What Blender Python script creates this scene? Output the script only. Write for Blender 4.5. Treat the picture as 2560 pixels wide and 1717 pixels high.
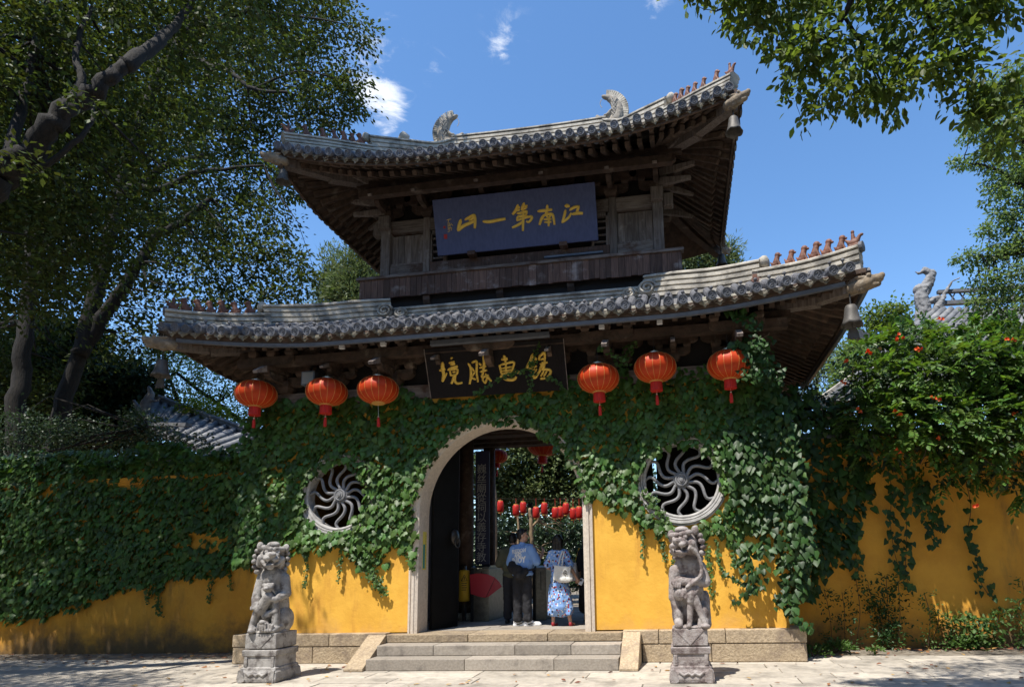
import bpy, math, random
import numpy as np
from mathutils import Vector, Matrix, Euler
from mathutils.bvhtree import BVHTree
for o in list(bpy.data.objects): bpy.data.objects.remove(o)
S = bpy.context.scene
COL = S.collection
R = math.radians
PI = math.pi

# ------------------------------------------------------------------ camera
# metres; X runs along the gate front, Y into the scene, Z up; the gate wall face is Y = 0
CF = 1546.43                     # focal length in photo pixels
CP = (1483.97, 1155.32)          # principal point in photo pixels (2560 x 1717)
CPOS = Vector((3.07, -10.4, 1.55))
CR = np.array([[0.989236, 0.1440504, -0.0257208], [-0.0486121, 0.1577279, -0.9862853], [-0.1380179, 0.9769193, 0.1630327]])
cam = bpy.data.cameras.new('camera')
camo = bpy.data.objects.new('camera', cam); COL.objects.link(camo)
mw = Matrix.Identity(4)
for i in range(3):
    mw[i][0] = CR[0][i]; mw[i][1] = -CR[1][i]; mw[i][2] = -CR[2][i]; mw[i][3] = CPOS[i]
camo.matrix_world = mw
cam.sensor_width = 36; cam.lens = CF / 2560 * 36
cam.shift_x = (1280 - CP[0]) / 2560; cam.shift_y = (CP[1] - 858.5) / 2560
cam.clip_start = 0.1; cam.clip_end = 3000
S.camera = camo

def at(px, py, X=None, Y=None, Z=None, yz=None):
    """the point where the sight line of photo pixel (px, py) meets a plane of the place"""
    d = CR.T @ np.array([px - CP[0], py - CP[1], CF])
    if Y is not None: t = (Y - CPOS[1]) / d[1]
    elif Z is not None: t = (Z - CPOS[2]) / d[2]
    else: t = (X - CPOS[0]) / d[0]
    return Vector((CPOS[0] + t * d[0], CPOS[1] + t * d[1], CPOS[2] + t * d[2]))

# ------------------------------------------------------------------ sky, sun, exposure
SUN_AZ, SUN_EL = 28.0, 63.5      # degrees: towards the camera side, 28 deg to the left; height
W = bpy.data.worlds.new('World'); S.world = W; W.use_nodes = True
nt = W.node_tree; nt.nodes.clear()
wo = nt.nodes.new('ShaderNodeOutputWorld'); bg = nt.nodes.new('ShaderNodeBackground')
sky = nt.nodes.new('ShaderNodeTexSky'); sky.sky_type = 'NISHITA'; sky.sun_disc = False
sky.sun_elevation = R(SUN_EL); sky.sun_rotation = R(180 + SUN_AZ)
sky.air_density = 1.0; sky.dust_density = 0.3; sky.ozone_density = 2.0; sky.altitude = 0
bg.inputs['Strength'].default_value = 0.15
nt.links.new(bg.outputs[0], wo.inputs[0])
SKYMIX = (nt, sky, bg)
sun = bpy.data.lights.new('sun', 'SUN'); sun.energy = 5.0; sun.angle = R(0.55); sun.color = (1, 0.95, 0.87)
suno = bpy.data.objects.new('sun', sun); COL.objects.link(suno)
sdir = Vector((-math.sin(R(SUN_AZ)) * math.cos(R(SUN_EL)), -math.cos(R(SUN_AZ)) * math.cos(R(SUN_EL)), math.sin(R(SUN_EL))))
suno.rotation_euler = sdir.to_track_quat('Z', 'Y').to_euler()
suno.location = sdir * 60
S.view_settings.view_transform = 'Standard'; S.view_settings.look = 'None'
S.view_settings.exposure = 0.6; S.view_settings.gamma = 1.0; S.view_settings.use_curve_mapping = False
S.render.engine = 'CYCLES'
S.cycles.max_bounces = 7; S.cycles.diffuse_bounces = 3; S.cycles.glossy_bounces = 2
S.cycles.transmission_bounces = 4; S.cycles.transparent_max_bounces = 6
S.cycles.use_denoising = True
S.cycles.sample_clamp_indirect = 6.0

# clouds: a few small fair-weather wisps high on the left, scattered thinly over the whole sky
def sky_clouds():
    nt, sky, bg = SKYMIX
    N = nt.nodes.new; L = nt.links.new
    tc = N('ShaderNodeTexCoord')
    n1 = N('ShaderNodeTexNoise'); n1.inputs['Scale'].default_value = 7.0; n1.inputs['Distortion'].default_value = .8; n1.inputs['Detail'].default_value = 9; n1.inputs['Roughness'].default_value = .62
    mp = N('ShaderNodeMapping'); mp.inputs['Scale'].default_value = (1, 1, 2.3); mp.inputs['Rotation'].default_value = (.35, .25, 0); mp.inputs['Location'].default_value = (.35, .0, .1)
    L(tc.outputs['Generated'], mp.inputs[0]); L(mp.outputs[0], n1.inputs['Vector'])
    n2 = N('ShaderNodeTexNoise'); n2.inputs['Scale'].default_value = 21; n2.inputs['Distortion'].default_value = .6; n2.inputs['Detail'].default_value = 9; n2.inputs['Roughness'].default_value = .65
    L(mp.outputs[0], n2.inputs['Vector'])
    total = None
    for px, py, w, amp in [(968, 262, .045, 1.0), (925, 185, .05, .62), (1253, 115, .028, .7), (1080, 165, .03, .3), (1270, 62, .04, .35), (975, 85, .045, .4), (1630, 8, .03, .5), (1630, 48, .025, .35), (975, 320, .03, .3), (1095, 160, .02, .35)]:
        d = (at(px, py, Y=60) - CPOS).normalized()
        dp = N('ShaderNodeVectorMath'); dp.operation = 'DISTANCE'; dp.inputs[1].default_value = d
        nv = N('ShaderNodeVectorMath'); nv.operation = 'NORMALIZE'; L(tc.outputs['Generated'], nv.inputs[0]); L(nv.outputs[0], dp.inputs[0])
        mr = N('ShaderNodeMapRange'); mr.interpolation_type = 'SMOOTHSTEP'
        mr.inputs['From Min'].default_value = w * 1.15; mr.inputs['From Max'].default_value = 0; mr.inputs['To Max'].default_value = amp
        L(dp.outputs['Value'], mr.inputs['Value'])
        if total is None: total = mr.outputs[0]
        else:
            ad = N('ShaderNodeMath'); ad.operation = 'ADD'; L(total, ad.inputs[0]); L(mr.outputs[0], ad.inputs[1]); total = ad.outputs[0]
    av = N('ShaderNodeMath'); av.operation = 'MULTIPLY_ADD'; L(n1.outputs['Fac'], av.inputs[0]); av.inputs[1].default_value = .45; hf = N('ShaderNodeMath'); hf.operation = 'MULTIPLY'; L(n2.outputs['Fac'], hf.inputs[0]); hf.inputs[1].default_value = .55; L(hf.outputs[0], av.inputs[2])
    mx = N('ShaderNodeMath'); mx.operation = 'MULTIPLY_ADD'; L(total, mx.inputs[0]); mx.inputs[1].default_value = .15; L(av.outputs[0], mx.inputs[2])
    c0 = N('ShaderNodeMapRange'); c0.interpolation_type = 'SMOOTHSTEP'; c0.inputs['From Min'].default_value = .535; c0.inputs['From Max'].default_value = .75; c0.inputs['To Max'].default_value = .95
    L(mx.outputs[0], c0.inputs['Value'])
    mm = N('ShaderNodeMath'); mm.operation = 'MULTIPLY'; mm.use_clamp = True; L(total, mm.inputs[0]); mm.inputs[1].default_value = 2.0
    cr = N('ShaderNodeMath'); cr.operation = 'MULTIPLY'; L(c0.outputs[0], cr.inputs[0]); L(mm.outputs[0], cr.inputs[1])
    hs = N('ShaderNodeHueSaturation'); hs.inputs['Saturation'].default_value = 1.17; hs.inputs['Value'].default_value = 1.12; L(sky.outputs[0], hs.inputs['Color']); sky = hs
    mix = N('ShaderNodeMix'); mix.data_type = 'RGBA'; L(cr.outputs[0], mix.inputs['Factor']); L(sky.outputs[0], mix.inputs['A'])
    mix.inputs['B'].default_value = (5.2, 5.4, 5.7, 1)
    L(mix.outputs['Result'], bg.inputs['Color'])
sky_clouds()

# ------------------------------------------------------------------ helpers
rnd = random.Random(7)
class MB:
    def __init__(s): s.v = []; s.f = []; s.m = []
    def add(s, vs, fs, mi=0):
        b = len(s.v); s.v += [tuple(v) for v in vs]; s.f += [tuple(i + b for i in f) for f in fs]; s.m += [mi] * len(fs); return s
    def box(s, x0, x1, y0, y1, z0, z1, mi=0):
        return s.add([(x0, y0, z0), (x1, y0, z0), (x1, y1, z0), (x0, y1, z0), (x0, y0, z1), (x1, y0, z1), (x1, y1, z1), (x0, y1, z1)],
                     [(0, 3, 2, 1), (4, 5, 6, 7), (0, 1, 5, 4), (1, 2, 6, 5), (2, 3, 7, 6), (3, 0, 4, 7)], mi)
    def bar(s, p0, p1, w, h, up=(0, 0, 1), w1=None, h1=None, mi=0):
        p0 = Vector(p0); p1 = Vector(p1); d = (p1 - p0).normalized(); u = Vector(up); sd = d.cross(u)
        if sd.length < 1e-4: sd = d.cross(Vector((0, 1, 0)))
        sd.normalize(); u = sd.cross(d); vs = []
        for p, ww, hh in ((p0, w, h), (p1, w1 or w, h1 or h)):
            for a, b in ((-1, -1), (1, -1), (1, 1), (-1, 1)): vs.append(p + sd * a * ww / 2 + u * b * hh / 2)
        return s.add(vs, [(3, 2, 1, 0), (4, 5, 6, 7), (0, 1, 5, 4), (1, 2, 6, 5), (2, 3, 7, 6), (3, 0, 4, 7)], mi)
    def tube(s, pts, r, n=8, mi=0, flat=1.0, nrm=None):
        pts = [Vector(p) for p in pts]; k = len(pts)
        if not hasattr(r, '__len__'): r = [r] * k
        vs = []; prev = None
        for i, p in enumerate(pts):
            d = (pts[min(i + 1, k - 1)] - pts[max(i - 1, 0)])
            d = d.normalized() if d.length > 1e-9 else Vector((0, 0, 1))
            if nrm is not None: a = Vector(nrm); a = (a - d * a.dot(d)).normalized()
            elif prev is None: a = d.orthogonal().normalized()
            else:
                a = prev - d * prev.dot(d)
                a = a.normalized() if a.length > 1e-6 else d.orthogonal().normalized()
            prev = a; b = d.cross(a)
            for j in range(n):
                t = 2 * PI * j / n; vs.append(p + (a * math.cos(t) * flat + b * math.sin(t)) * r[i])
        fs = [(i * n + j, i * n + (j + 1) % n, (i + 1) * n + (j + 1) % n, (i + 1) * n + j) for i in range(k - 1) for j in range(n)]
        fs += [tuple(range(n - 1, -1, -1)), tuple((k - 1) * n + j for j in range(n))]
        return s.add(vs, fs, mi)
    def lathe(s, prof, c=(0, 0, 0), n=24, mi=0, axis=None, sx=1, sy=1, wav=None):
        c = Vector(c); vs = []; M = Matrix.Identity(3)
        if axis is not None: M = Vector(axis).to_track_quat('Z', 'Y').to_matrix()
        for q in prof:
            r, z = q[0], q[1]
            for j in range(n):
                t = 2 * PI * j / n; zz = z + (wav(t) * q[2] if wav and len(q) > 2 else 0)
                vs.append(c + M @ Vector((r * math.cos(t) * sx, r * math.sin(t) * sy, zz)))
        k = len(prof)
        fs = [(i * n + j, i * n + (j + 1) % n, (i + 1) * n + (j + 1) % n, (i + 1) * n + j) for i in range(k - 1) for j in range(n)]
        if prof[0][0] > 1e-6: fs.append(tuple(range(n - 1, -1, -1)))
        if prof[-1][0] > 1e-6: fs.append(tuple((k - 1) * n + j for j in range(n)))
        return s.add(vs, fs, mi)
    def sweep(s, prof, path, up=(0, 0, 1), mi=0, side=None, closed=True):
        """prof = closed outline of (sideways, upwards) points carried along a path"""
        path = [Vector(p) for p in path]; n = len(prof); vs = []; k = len(path)
        for i, p in enumerate(path):
            d = (path[min(i + 1, k - 1)] - path[max(i - 1, 0)]).normalized(); u = Vector(up)
            sd = Vector(side) if side is not None else d.cross(u).normalized()
            uu = Vector(up) if side is not None else sd.cross(d)
            for a, b in prof: vs.append(p + sd * a + uu * b)
        fs = [(i * n + j, i * n + (j + 1) % n, (i + 1) * n + (j + 1) % n, (i + 1) * n + j) for i in range(k - 1) for j in range(n if closed else n - 1)]
        if closed: fs += [tuple(range(n - 1, -1, -1)), tuple((k - 1) * n + j for j in range(n))]
        return s.add(vs, fs, mi)
    def prism(s, poly, f0, f1, mi=0):
        """poly = 2-D outline; f0 / f1 map a 2-D point to the near / far face"""
        n = len(poly); vs = [f0(*p) for p in poly] + [f1(*p) for p in poly]
        fs = [tuple(range(n)), tuple(range(2 * n - 1, n - 1, -1))] + [(j, n + j, n + (j + 1) % n, (j + 1) % n) for j in range(n)]
        return s.add(vs, fs, mi)
    def xf(s, M, b=0):
        s.v = s.v[:b] + [tuple(M @ Vector(v)) for v in s.v[b:]]; return s
    def mesh(s, name, off=(0, 0, 0)):
        me = bpy.data.meshes.new(name)
        me.from_pydata([(v[0] - off[0], v[1] - off[1], v[2] - off[2]) for v in s.v], [], s.f); me.validate()
        if any(s.m) and len(me.polygons) == len(s.m): me.polygons.foreach_set('material_index', s.m)
        return me

ORG = {}
def org(o): return ORG.get(o.name, Vector((0, 0, 0))) if o is not None else Vector((0, 0, 0))
def fixn(me):
    import bmesh
    b = bmesh.new(); b.from_mesh(me); bmesh.ops.recalc_face_normals(b, faces=b.faces); b.to_mesh(me); b.free()
def link(name, me, mat, parent=None, loc=None, smooth=False, kind=None, label=None, cat=None, group=None, bevel=0, rot=None):
    o = bpy.data.objects.new(name, me); COL.objects.link(o)
    if mat is not None:
        for m in (mat if isinstance(mat, (list, tuple)) else [mat]):
            if len(me.materials) < (len(mat) if isinstance(mat, (list, tuple)) else 1): me.materials.append(m)
    w = Vector(loc) if loc is not None else org(parent)
    if parent is not None: o.parent = parent
    o.location = w - org(parent)
    if rot is not None: o.rotation_euler = rot
    ORG[o.name] = w
    if smooth: me.polygons.foreach_set('use_smooth', [True] * len(me.polygons))
    if kind: o['kind'] = kind
    if label: o['label'] = label
    if cat: o['category'] = cat
    if group: o['group'] = group
    if bevel:
        b = o.modifiers.new('edge', 'BEVEL'); b.width = bevel; b.segments = 2; b.limit_method = 'ANGLE'
    return o
def obj(name, mb, mat, parent=None, smooth=False, fix=True, **k):
    """world-space builder -> one mesh object; a part's mesh is stored relative to its parent"""
    off = k.pop('base', None)
    if off is None: off = org(parent)
    me = mb.mesh(name, off)
    if fix: fixn(me)
    return link(name, me, mat, parent, loc=off, smooth=smooth, **k)
def thing(name, label, cat, loc=(0, 0, 0), group=None):
    o = bpy.data.objects.new(name, None); COL.objects.link(o); o.location = loc; ORG[o.name] = Vector(loc)
    o.empty_display_size = .2
    o['label'] = label; o['category'] = cat
    if group: o['group'] = group
    return o
def npmesh(name, V, F, mi=None):
    me = bpy.data.meshes.new(name); V = np.asarray(V, np.float32).reshape(-1, 3); F = np.asarray(F, np.int32)
    n = F.shape[1]; me.vertices.add(len(V)); me.vertices.foreach_set('co', V.ravel())
    me.loops.add(F.size); me.loops.foreach_set('vertex_index', F.ravel())
    me.polygons.add(len(F)); me.polygons.foreach_set('loop_start', np.arange(0, F.size, n, dtype=np.int32))
    me.update(calc_edges=True); return me

def sculpt(shapes, voxel=.015, smooth=3, disp=0, dscale=.15, factor=.5):
    """union of tapered capsules and ellipsoids as one continuous surface"""
    mb = MB()
    for sh in shapes:
        if sh[0] == 'c':
            p0, r0, p1, r1 = Vector(sh[1]), sh[2], Vector(sh[3]), sh[4]
            d = p1 - p0; L = d.length or 1e-6; pr = []
            for i in range(6): t = -PI / 2 + PI / 2 * i / 5; pr.append((max(r0 * math.cos(t), 1e-7), r0 * math.sin(t)))
            for i in range(6): t = PI / 2 * i / 5; pr.append((max(r1 * math.cos(t), 1e-7), L + r1 * math.sin(t)))
            mb.lathe(pr, p0, 14, axis=d)
        elif sh[0] == 'e':
            c, r = Vector(sh[1]), sh[2]; M = Euler(sh[3]).to_matrix() if len(sh) > 3 else Matrix.Identity(3)
            b = len(mb.v); mb.lathe([(max(math.cos(-PI / 2 + PI * i / 12), 1e-7), math.sin(-PI / 2 + PI * i / 12)) for i in range(13)], (0, 0, 0), 18)
            mb.xf(Matrix.Translation(c) @ (M @ Matrix.Diagonal(r)).to_4x4(), b)
        elif sh[0] == 'b':
            c, r = Vector(sh[1]), sh[2]; M = Euler(sh[3]).to_matrix() if len(sh) > 3 else Matrix.Identity(3)
            b = len(mb.v); mb.box(-1, 1, -1, 1, -1, 1); mb.xf(Matrix.Translation(c) @ (M @ Matrix.Diagonal(r)).to_4x4(), b)
        elif sh[0] == 't':
            mb.tube(sh[1], sh[2], 8)
    me = mb.mesh('tmp'); fixn(me)
    o = bpy.data.objects.new('tmp', me); COL.objects.link(o)
    m = o.modifiers.new('r', 'REMESH'); m.mode = 'VOXEL'; m.voxel_size = voxel
    if smooth: m = o.modifiers.new('s', 'SMOOTH'); m.iterations = smooth; m.factor = factor
    if disp:
        tx = bpy.data.textures.new('n', 'CLOUDS'); tx.noise_scale = dscale; tx.noise_depth = 4
        m = o.modifiers.new('d', 'DISPLACE'); m.texture = tx; m.strength = disp; m.mid_level = .5; m.texture_coords = 'LOCAL'
    dg = bpy.context.evaluated_depsgraph_get(); dg.update()
    out = bpy.data.meshes.new_from_object(o.evaluated_get(dg)); bpy.data.objects.remove(o); bpy.data.meshes.remove(me)
    out.materials.clear(); out.polygons.foreach_set('use_smooth', [True] * len(out.polygons)); return out
def shift(me, off):
    me.transform(Matrix.Translation(-Vector(off))); return me
def text_mesh(body, size, extrude=0, name='text', bold=0):
    c = bpy.data.curves.new(name, 'FONT'); c.body = body; c.size = size; c.align_x = 'CENTER'; c.align_y = 'CENTER'; c.extrude = extrude; c.resolution_u = 3; c.offset = bold * size
    o = bpy.data.objects.new(name, c); COL.objects.link(o)
    dg = bpy.context.evaluated_depsgraph_get(); dg.update()
    me = bpy.data.meshes.new_from_object(o.evaluated_get(dg)); bpy.data.objects.remove(o); bpy.data.curves.remove(c); me.materials.clear(); return me
# ------------------------------------------------------------------ materials
def mat(name, c1, c2=None, rough=.7, scale=4, detail=6, stretch=(1, 1, 1), bump=0, bscale=None, rnd_amt=0, island=False, spec=.4, metal=0,
        transl=0, c3=None, s3=1.2, t3=(.5, .62), coat=0, hue=0, warp=0, st3=(1, 1, 1), damp=None):
    """noise mix of c1/c2, optional blotches of c3, optional random value per object or per leaf"""
    m = bpy.data.materials.new(name); m.use_nodes = True; nt = m.node_tree; N = nt.nodes.new; L = nt.links.new
    P = nt.nodes['Principled BSDF']; P.inputs['Roughness'].default_value = rough; P.inputs['Metallic'].default_value = metal
    P.inputs['Specular IOR Level'].default_value = spec
    tc = N('ShaderNodeTexCoord'); geo = N('ShaderNodeNewGeometry')
    mp = N('ShaderNodeMapping'); mp.inputs['Scale'].default_value = stretch
    L(geo.outputs['Position'] if not name.startswith('o_') else tc.outputs['Object'], mp.inputs[0])
    col = None
    rgb = N('ShaderNodeRGB'); rgb.outputs[0].default_value = (*c1, 1); col = rgb.outputs[0]
    def noise(sc, det=detail, r=.6):
        n = N('ShaderNodeTexNoise'); n.inputs['Scale'].default_value = sc; n.inputs['Detail'].default_value = det; n.inputs['Roughness'].default_value = r
        n.inputs['Distortion'].default_value = warp
        L(mp.outputs[0], n.inputs['Vector']); return n.outputs['Fac']
    def mixc(f, a, b):
        x = N('ShaderNodeMix'); x.data_type = 'RGBA'; L(f, x.inputs['Factor']); L(a, x.inputs['A'])
        if isinstance(b, tuple): x.inputs['B'].default_value = (*b, 1)
        else: L(b, x.inputs['B'])
        return x.outputs['Result']
    def ramp(f, a, b):
        r = N('ShaderNodeMapRange'); r.interpolation_type = 'SMOOTHSTEP'; r.inputs['From Min'].default_value = a; r.inputs['From Max'].default_value = b; L(f, r.inputs['Value']); return r.outputs[0]
    if c2 is not None: col = mixc(ramp(noise(scale), .36, .64), col, c2)
    if c3 is not None:
        g = N('ShaderNodeTexNoise'); g.inputs['Scale'].default_value = s3; g.inputs['Detail'].default_value = 7; g.inputs['Roughness'].default_value = .65; m3 = N('ShaderNodeMapping'); m3.inputs['Scale'].default_value = st3; L(geo.outputs['Position'], m3.inputs[0]); L(m3.outputs[0], g.inputs['Vector'])
        col = mixc(ramp(g.outputs['Fac'], *t3), col, c3)
    if damp:      # splash and mildew stains along the foot of a wall
        sx = N('ShaderNodeSeparateXYZ'); L(geo.outputs['Position'], sx.inputs[0]); dn = noise(1.7, 8, .7)
        ad = N('ShaderNodeMath'); ad.operation = 'MULTIPLY_ADD'; ad.inputs[1].default_value = -1.6; L(dn, ad.inputs[0]); L(sx.outputs['Z'], ad.inputs[2])
        col = mixc(ramp(ad.outputs[0], damp[1], damp[0]), col, damp[2])
    if rnd_amt:
        oi = N('ShaderNodeObjectInfo'); rr = N('ShaderNodeMapRange'); rr.inputs['To Min'].default_value = 1 - rnd_amt; rr.inputs['To Max'].default_value = 1 + rnd_amt
        L(geo.outputs['Random Per Island'] if island else oi.outputs['Random'], rr.inputs['Value'])
        hs = N('ShaderNodeHueSaturation'); L(rr.outputs[0], hs.inputs['Value']); L(col, hs.inputs['Color'])
        if hue:
            h2 = N('ShaderNodeMath'); h2.operation = 'MULTIPLY_ADD'; L(rr.outputs[0], h2.inputs[0]); h2.inputs[1].default_value = hue; h2.inputs[2].default_value = .5 - hue; L(h2.outputs[0], hs.inputs['Hue'])
        col = hs.outputs[0]
    L(col, P.inputs['Base Color'])
    if bump:
        b = N('ShaderNodeBump'); b.inputs['Strength'].default_value = 1; b.inputs['Distance'].default_value = bump
        L(noise(bscale or scale * 3, 8, .65), b.inputs['Height']); L(b.outputs[0], P.inputs['Normal'])
    if coat: P.inputs['Coat Weight'].default_value = coat
    if transl:
        tr = N('ShaderNodeBsdfTranslucent'); ms = N('ShaderNodeMixShader'); ms.inputs[0].default_value = transl
        br = N('ShaderNodeHueSaturation'); br.inputs['Value'].default_value = 1.7; br.inputs['Saturation'].default_value = 1.15; br.inputs['Hue'].default_value = .485
        L(col, br.inputs['Color']); L(br.outputs[0], tr.inputs['Color'])
        if name.startswith('lantern'): br.inputs['Value'].default_value = 1.0; br.inputs['Saturation'].default_value = 1; br.inputs['Hue'].default_value = .5
        L(P.outputs[0], ms.inputs[1]); L(tr.outputs[0], ms.inputs[2]); L(ms.outputs[0], nt.nodes['Material Output'].inputs[0])
    return m
M = {}
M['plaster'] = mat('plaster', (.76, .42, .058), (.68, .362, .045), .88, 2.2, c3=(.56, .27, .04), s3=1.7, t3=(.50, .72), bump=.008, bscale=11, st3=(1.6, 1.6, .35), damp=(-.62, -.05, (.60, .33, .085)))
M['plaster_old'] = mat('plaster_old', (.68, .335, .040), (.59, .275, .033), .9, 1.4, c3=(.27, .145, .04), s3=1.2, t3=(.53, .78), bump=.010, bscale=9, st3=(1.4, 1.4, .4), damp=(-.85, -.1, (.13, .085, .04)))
M['granite'] = mat('granite', (.42, .33, .22), (.30, .23, .15), .85, 30, c3=(.21, .16, .115), s3=2.6, t3=(.46, .68), bump=.02, bscale=24, rnd_amt=.22)
M['step'] = mat('step', (.34, .30, .25), (.27, .235, .195), .85, 30, c3=(.15, .13, .11), s3=2.5, t3=(.52, .74), bump=.006, bscale=38, rnd_amt=.16)
M['paver'] = mat('paver', (.44, .395, .325), (.36, .32, .265), .85, 9, c3=(.23, .205, .17), s3=1.9, t3=(.48, .70), bump=.004, bscale=30, rnd_amt=.17)
M['joint'] = mat('joint', (.10, .09, .07), (.16, .14, .11), .95, 8)
M['soil'] = mat('soil', (.14, .115, .085), (.22, .19, .15), .95, 6, bump=.01, bscale=30)
M['jamb'] = mat('jamb', (.60, .52, .43), (.50, .43, .355), .8, 22, bump=.003, bscale=50, c3=(.33, .27, .21), s3=3, t3=(.55, .75))
M['lion'] = mat('lion', (.37, .35, .325), (.25, .232, .215), .85, 9, c3=(.115, .10, .092), s3=6.5, t3=(.48, .66), bump=.012, bscale=45, warp=.4)
M['lion_red'] = mat('lion_red', (.36, .325, .305), (.235, .195, .182), .85, 8, c3=(.115, .086, .08), s3=5.4, t3=(.47, .64), bump=.012, bscale=45, warp=.4)
M['wood'] = mat('wood', (.072, .044, .031), (.040, .025, .018), .8, 7, stretch=(1, 1, 1), c3=(.15, .115, .09), s3=3, t3=(.55, .75), bump=.006, bscale=24, rnd_amt=.3)
M['rafter'] = mat('rafter', (.092, .057, .039), (.050, .033, .023), .8, 9, c3=(.19, .15, .115), s3=4, t3=(.55, .75), bump=.005, bscale=30, rnd_amt=.3)
M['wood_grey'] = mat('wood_grey', (.20, .165, .145), (.115, .088, .075), .85, 5, stretch=(6, 6, .55), c3=(.31, .27, .24), s3=4, t3=(.55, .75), bump=.004, bscale=10, rnd_amt=.22)
M['wood_h'] = mat('wood_h', (.21, .175, .152), (.12, .092, .078), .85, 5, stretch=(.55, 6, 6), c3=(.085, .045, .03), s3=2, t3=(.5, .65), bump=.004, bscale=10, rnd_amt=.2)
M['plank'] = mat('plank', (.145, .082, .058), (.085, .048, .036), .8, 6, stretch=(7, 7, .5), c3=(.28, .225, .20), s3=2.8, t3=(.54, .70), bump=.004, bscale=11, rnd_amt=.4)
M['shade_black'] = mat('shade_black', (.014, .011, .010), None, .9)  # near-black: the darkness of recesses and rooms put into the colour
M['tile'] = mat('tile', (.155, .155, .165), (.10, .10, .11), .75, 8, c3=(.27, .265, .25), s3=5, t3=(.55, .75), bump=.003, bscale=40, rnd_amt=.25)
M['tile_face'] = mat('tile_face', (.135, .144, .168), (.095, .102, .122), .7, 10, bump=.004, bscale=40, rnd_amt=.2)
M['drip'] = mat('drip', (.25, .235, .195), (.16, .15, .125), .85, 9, c3=(.14, .15, .07), s3=6, t3=(.55, .75), bump=.008, bscale=50, rnd_amt=.25)
M['ridge'] = mat('ridge', (.54, .495, .415), (.40, .365, .305), .85, 4, c3=(.19, .175, .15), s3=2.8, t3=(.45, .66), bump=.01, bscale=22)
M['mortar'] = mat('mortar', (.40, .375, .335), (.30, .28, .25), .9, 7, c3=(.17, .165, .15), s3=3.5, t3=(.5, .7), bump=.01, bscale=24)
M['beast'] = mat('beast', (.33, .29, .235), (.24, .21, .17), .85, 8, c3=(.17, .155, .14), s3=7, t3=(.5, .68), bump=.006, bscale=35)
M['terracotta'] = mat('terracotta', (.20, .078, .042), (.13, .052, .032), .65, 14, c3=(.11, .055, .045), s3=9, t3=(.5, .7), rnd_amt=.2, spec=.5)
M['beast_corner'] = mat('beast_corner', (.24, .185, .125), (.16, .125, .09), .85, 9, c3=(.33, .28, .21), s3=8, t3=(.5, .7), bump=.006, bscale=35)
M['bell'] = mat('bell', (.11, .10, .09), (.08, .074, .066), .6, 10, metal=.3, bump=.002)
M['steel'] = mat('steel', (.22, .205, .18), (.16, .15, .13), .36, 12, metal=.9)
M['gutter'] = mat('gutter', (.14, .152, .178), (.11, .12, .142), .5, 6, metal=.2)
M['blue_board'] = mat('blue_board', (.085, .100, .205), (.068, .082, .175), .55, 5, stretch=(5, 5, .5), bump=.0015, bscale=14)
M['black_board'] = mat('black_board', (.013, .010, .010), (.009, .007, .007), .75, 6, spec=.15, stretch=(5, 5, .5))
M['gold'] = mat('gold', (.95, .62, .11), (.85, .52, .08), .4, 14, metal=.05, bump=.004, bscale=60)
M['gold_dull'] = mat('gold_dull', (.78, .50, .075), (.55, .33, .045), .42, 30, metal=.1, bump=.004, bscale=80)
M['red_seal'] = mat('red_seal', (.42, .03, .025), None, .6)
M['lantern'] = mat('lantern', (.60, .060, .010), (.54, .048, .008), .5, 8, transl=.26, spec=.3, bump=.0008, bscale=90)
M['lantern_rib'] = mat('lantern_rib', (.70, .36, .10), None, .45, metal=.2)
M['phoenix'] = mat('phoenix', (.26, .26, .265), (.19, .19, .195), .85, 8, c3=(.12, .12, .12), s3=5, t3=(.5, .65), bump=.008, bscale=30)
M['lantern_fringe'] = mat('lantern_fringe', (.55, .022, .012), (.40, .014, .010), .65, 60, stretch=(1, 1, .1))
M['lantern_cap'] = mat('lantern_cap', (.62, .57, .44), None, .35, metal=.8)
M['lantern_red'] = mat('lantern_red', (.62, .03, .02), (.5, .02, .015), .5, 8, transl=.35)
M['door'] = mat('door', (.009, .0085, .008), (.007, .0065, .006), .7, 4, spec=.1, bump=.002)
M['iron'] = mat('iron', (.06, .055, .05), None, .45, metal=.6)
M['winstone'] = mat('winstone', (.23, .23, .235), (.165, .165, .17), .75, 9, bump=.004, bscale=40, c3=(.15, .15, .15), s3=6, t3=(.55, .75))
M['winring'] = mat('winring', (.40, .385, .365), (.28, .27, .255), .75, 9, bump=.004, bscale=40)
M['bark'] = mat('bark', (.020, .016, .012), (.010, .0085, .007), .9, 6, stretch=(3, 3, .7), bump=.03, bscale=9)
M['bark_pale'] = mat('bark_pale', (.30, .22, .13), (.17, .12, .075), .9, 5, stretch=(3, 3, .7), bump=.02, bscale=9)
M['stem'] = mat('stem', (.085, .05, .03), (.05, .035, .022), .85, 20)
def leafm(n, c, c2, tr=.35, rough=.5, spec=.28, amt=.35, hue=.03): M[n] = mat(n, c, c2, rough, 3, 3, transl=tr, spec=spec, rnd_amt=amt, island=True, hue=hue)
leafm('leaf_camphor', (.056, .076, .018), (.038, .054, .014), .32, .55, .22, .5, .04)
leafm('leaf_near', (.098, .140, .030), (.066, .102, .024), .45, .5, .25)
leafm('leaf_ginkgo', (.13, .19, .062), (.095, .15, .05), .45, .5)
leafm('leaf_conifer', (.085, .125, .050), (.120, .150, .058), .25, .6, .3)
leafm('leaf_dark', (.035, .060, .024), (.022, .042, .018), .25, .5, .35)
leafm('leaf_bright', (.16, .20, .03), (.10, .15, .03), .45, .5)
leafm('leaf_creeper', (.105, .180, .034), (.055, .112, .024), .34, .42, .38, .45, .04)
leafm('ivy', (.072, .138, .026), (.044, .096, .020), .22, .46, .30, .42, .05)
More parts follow.
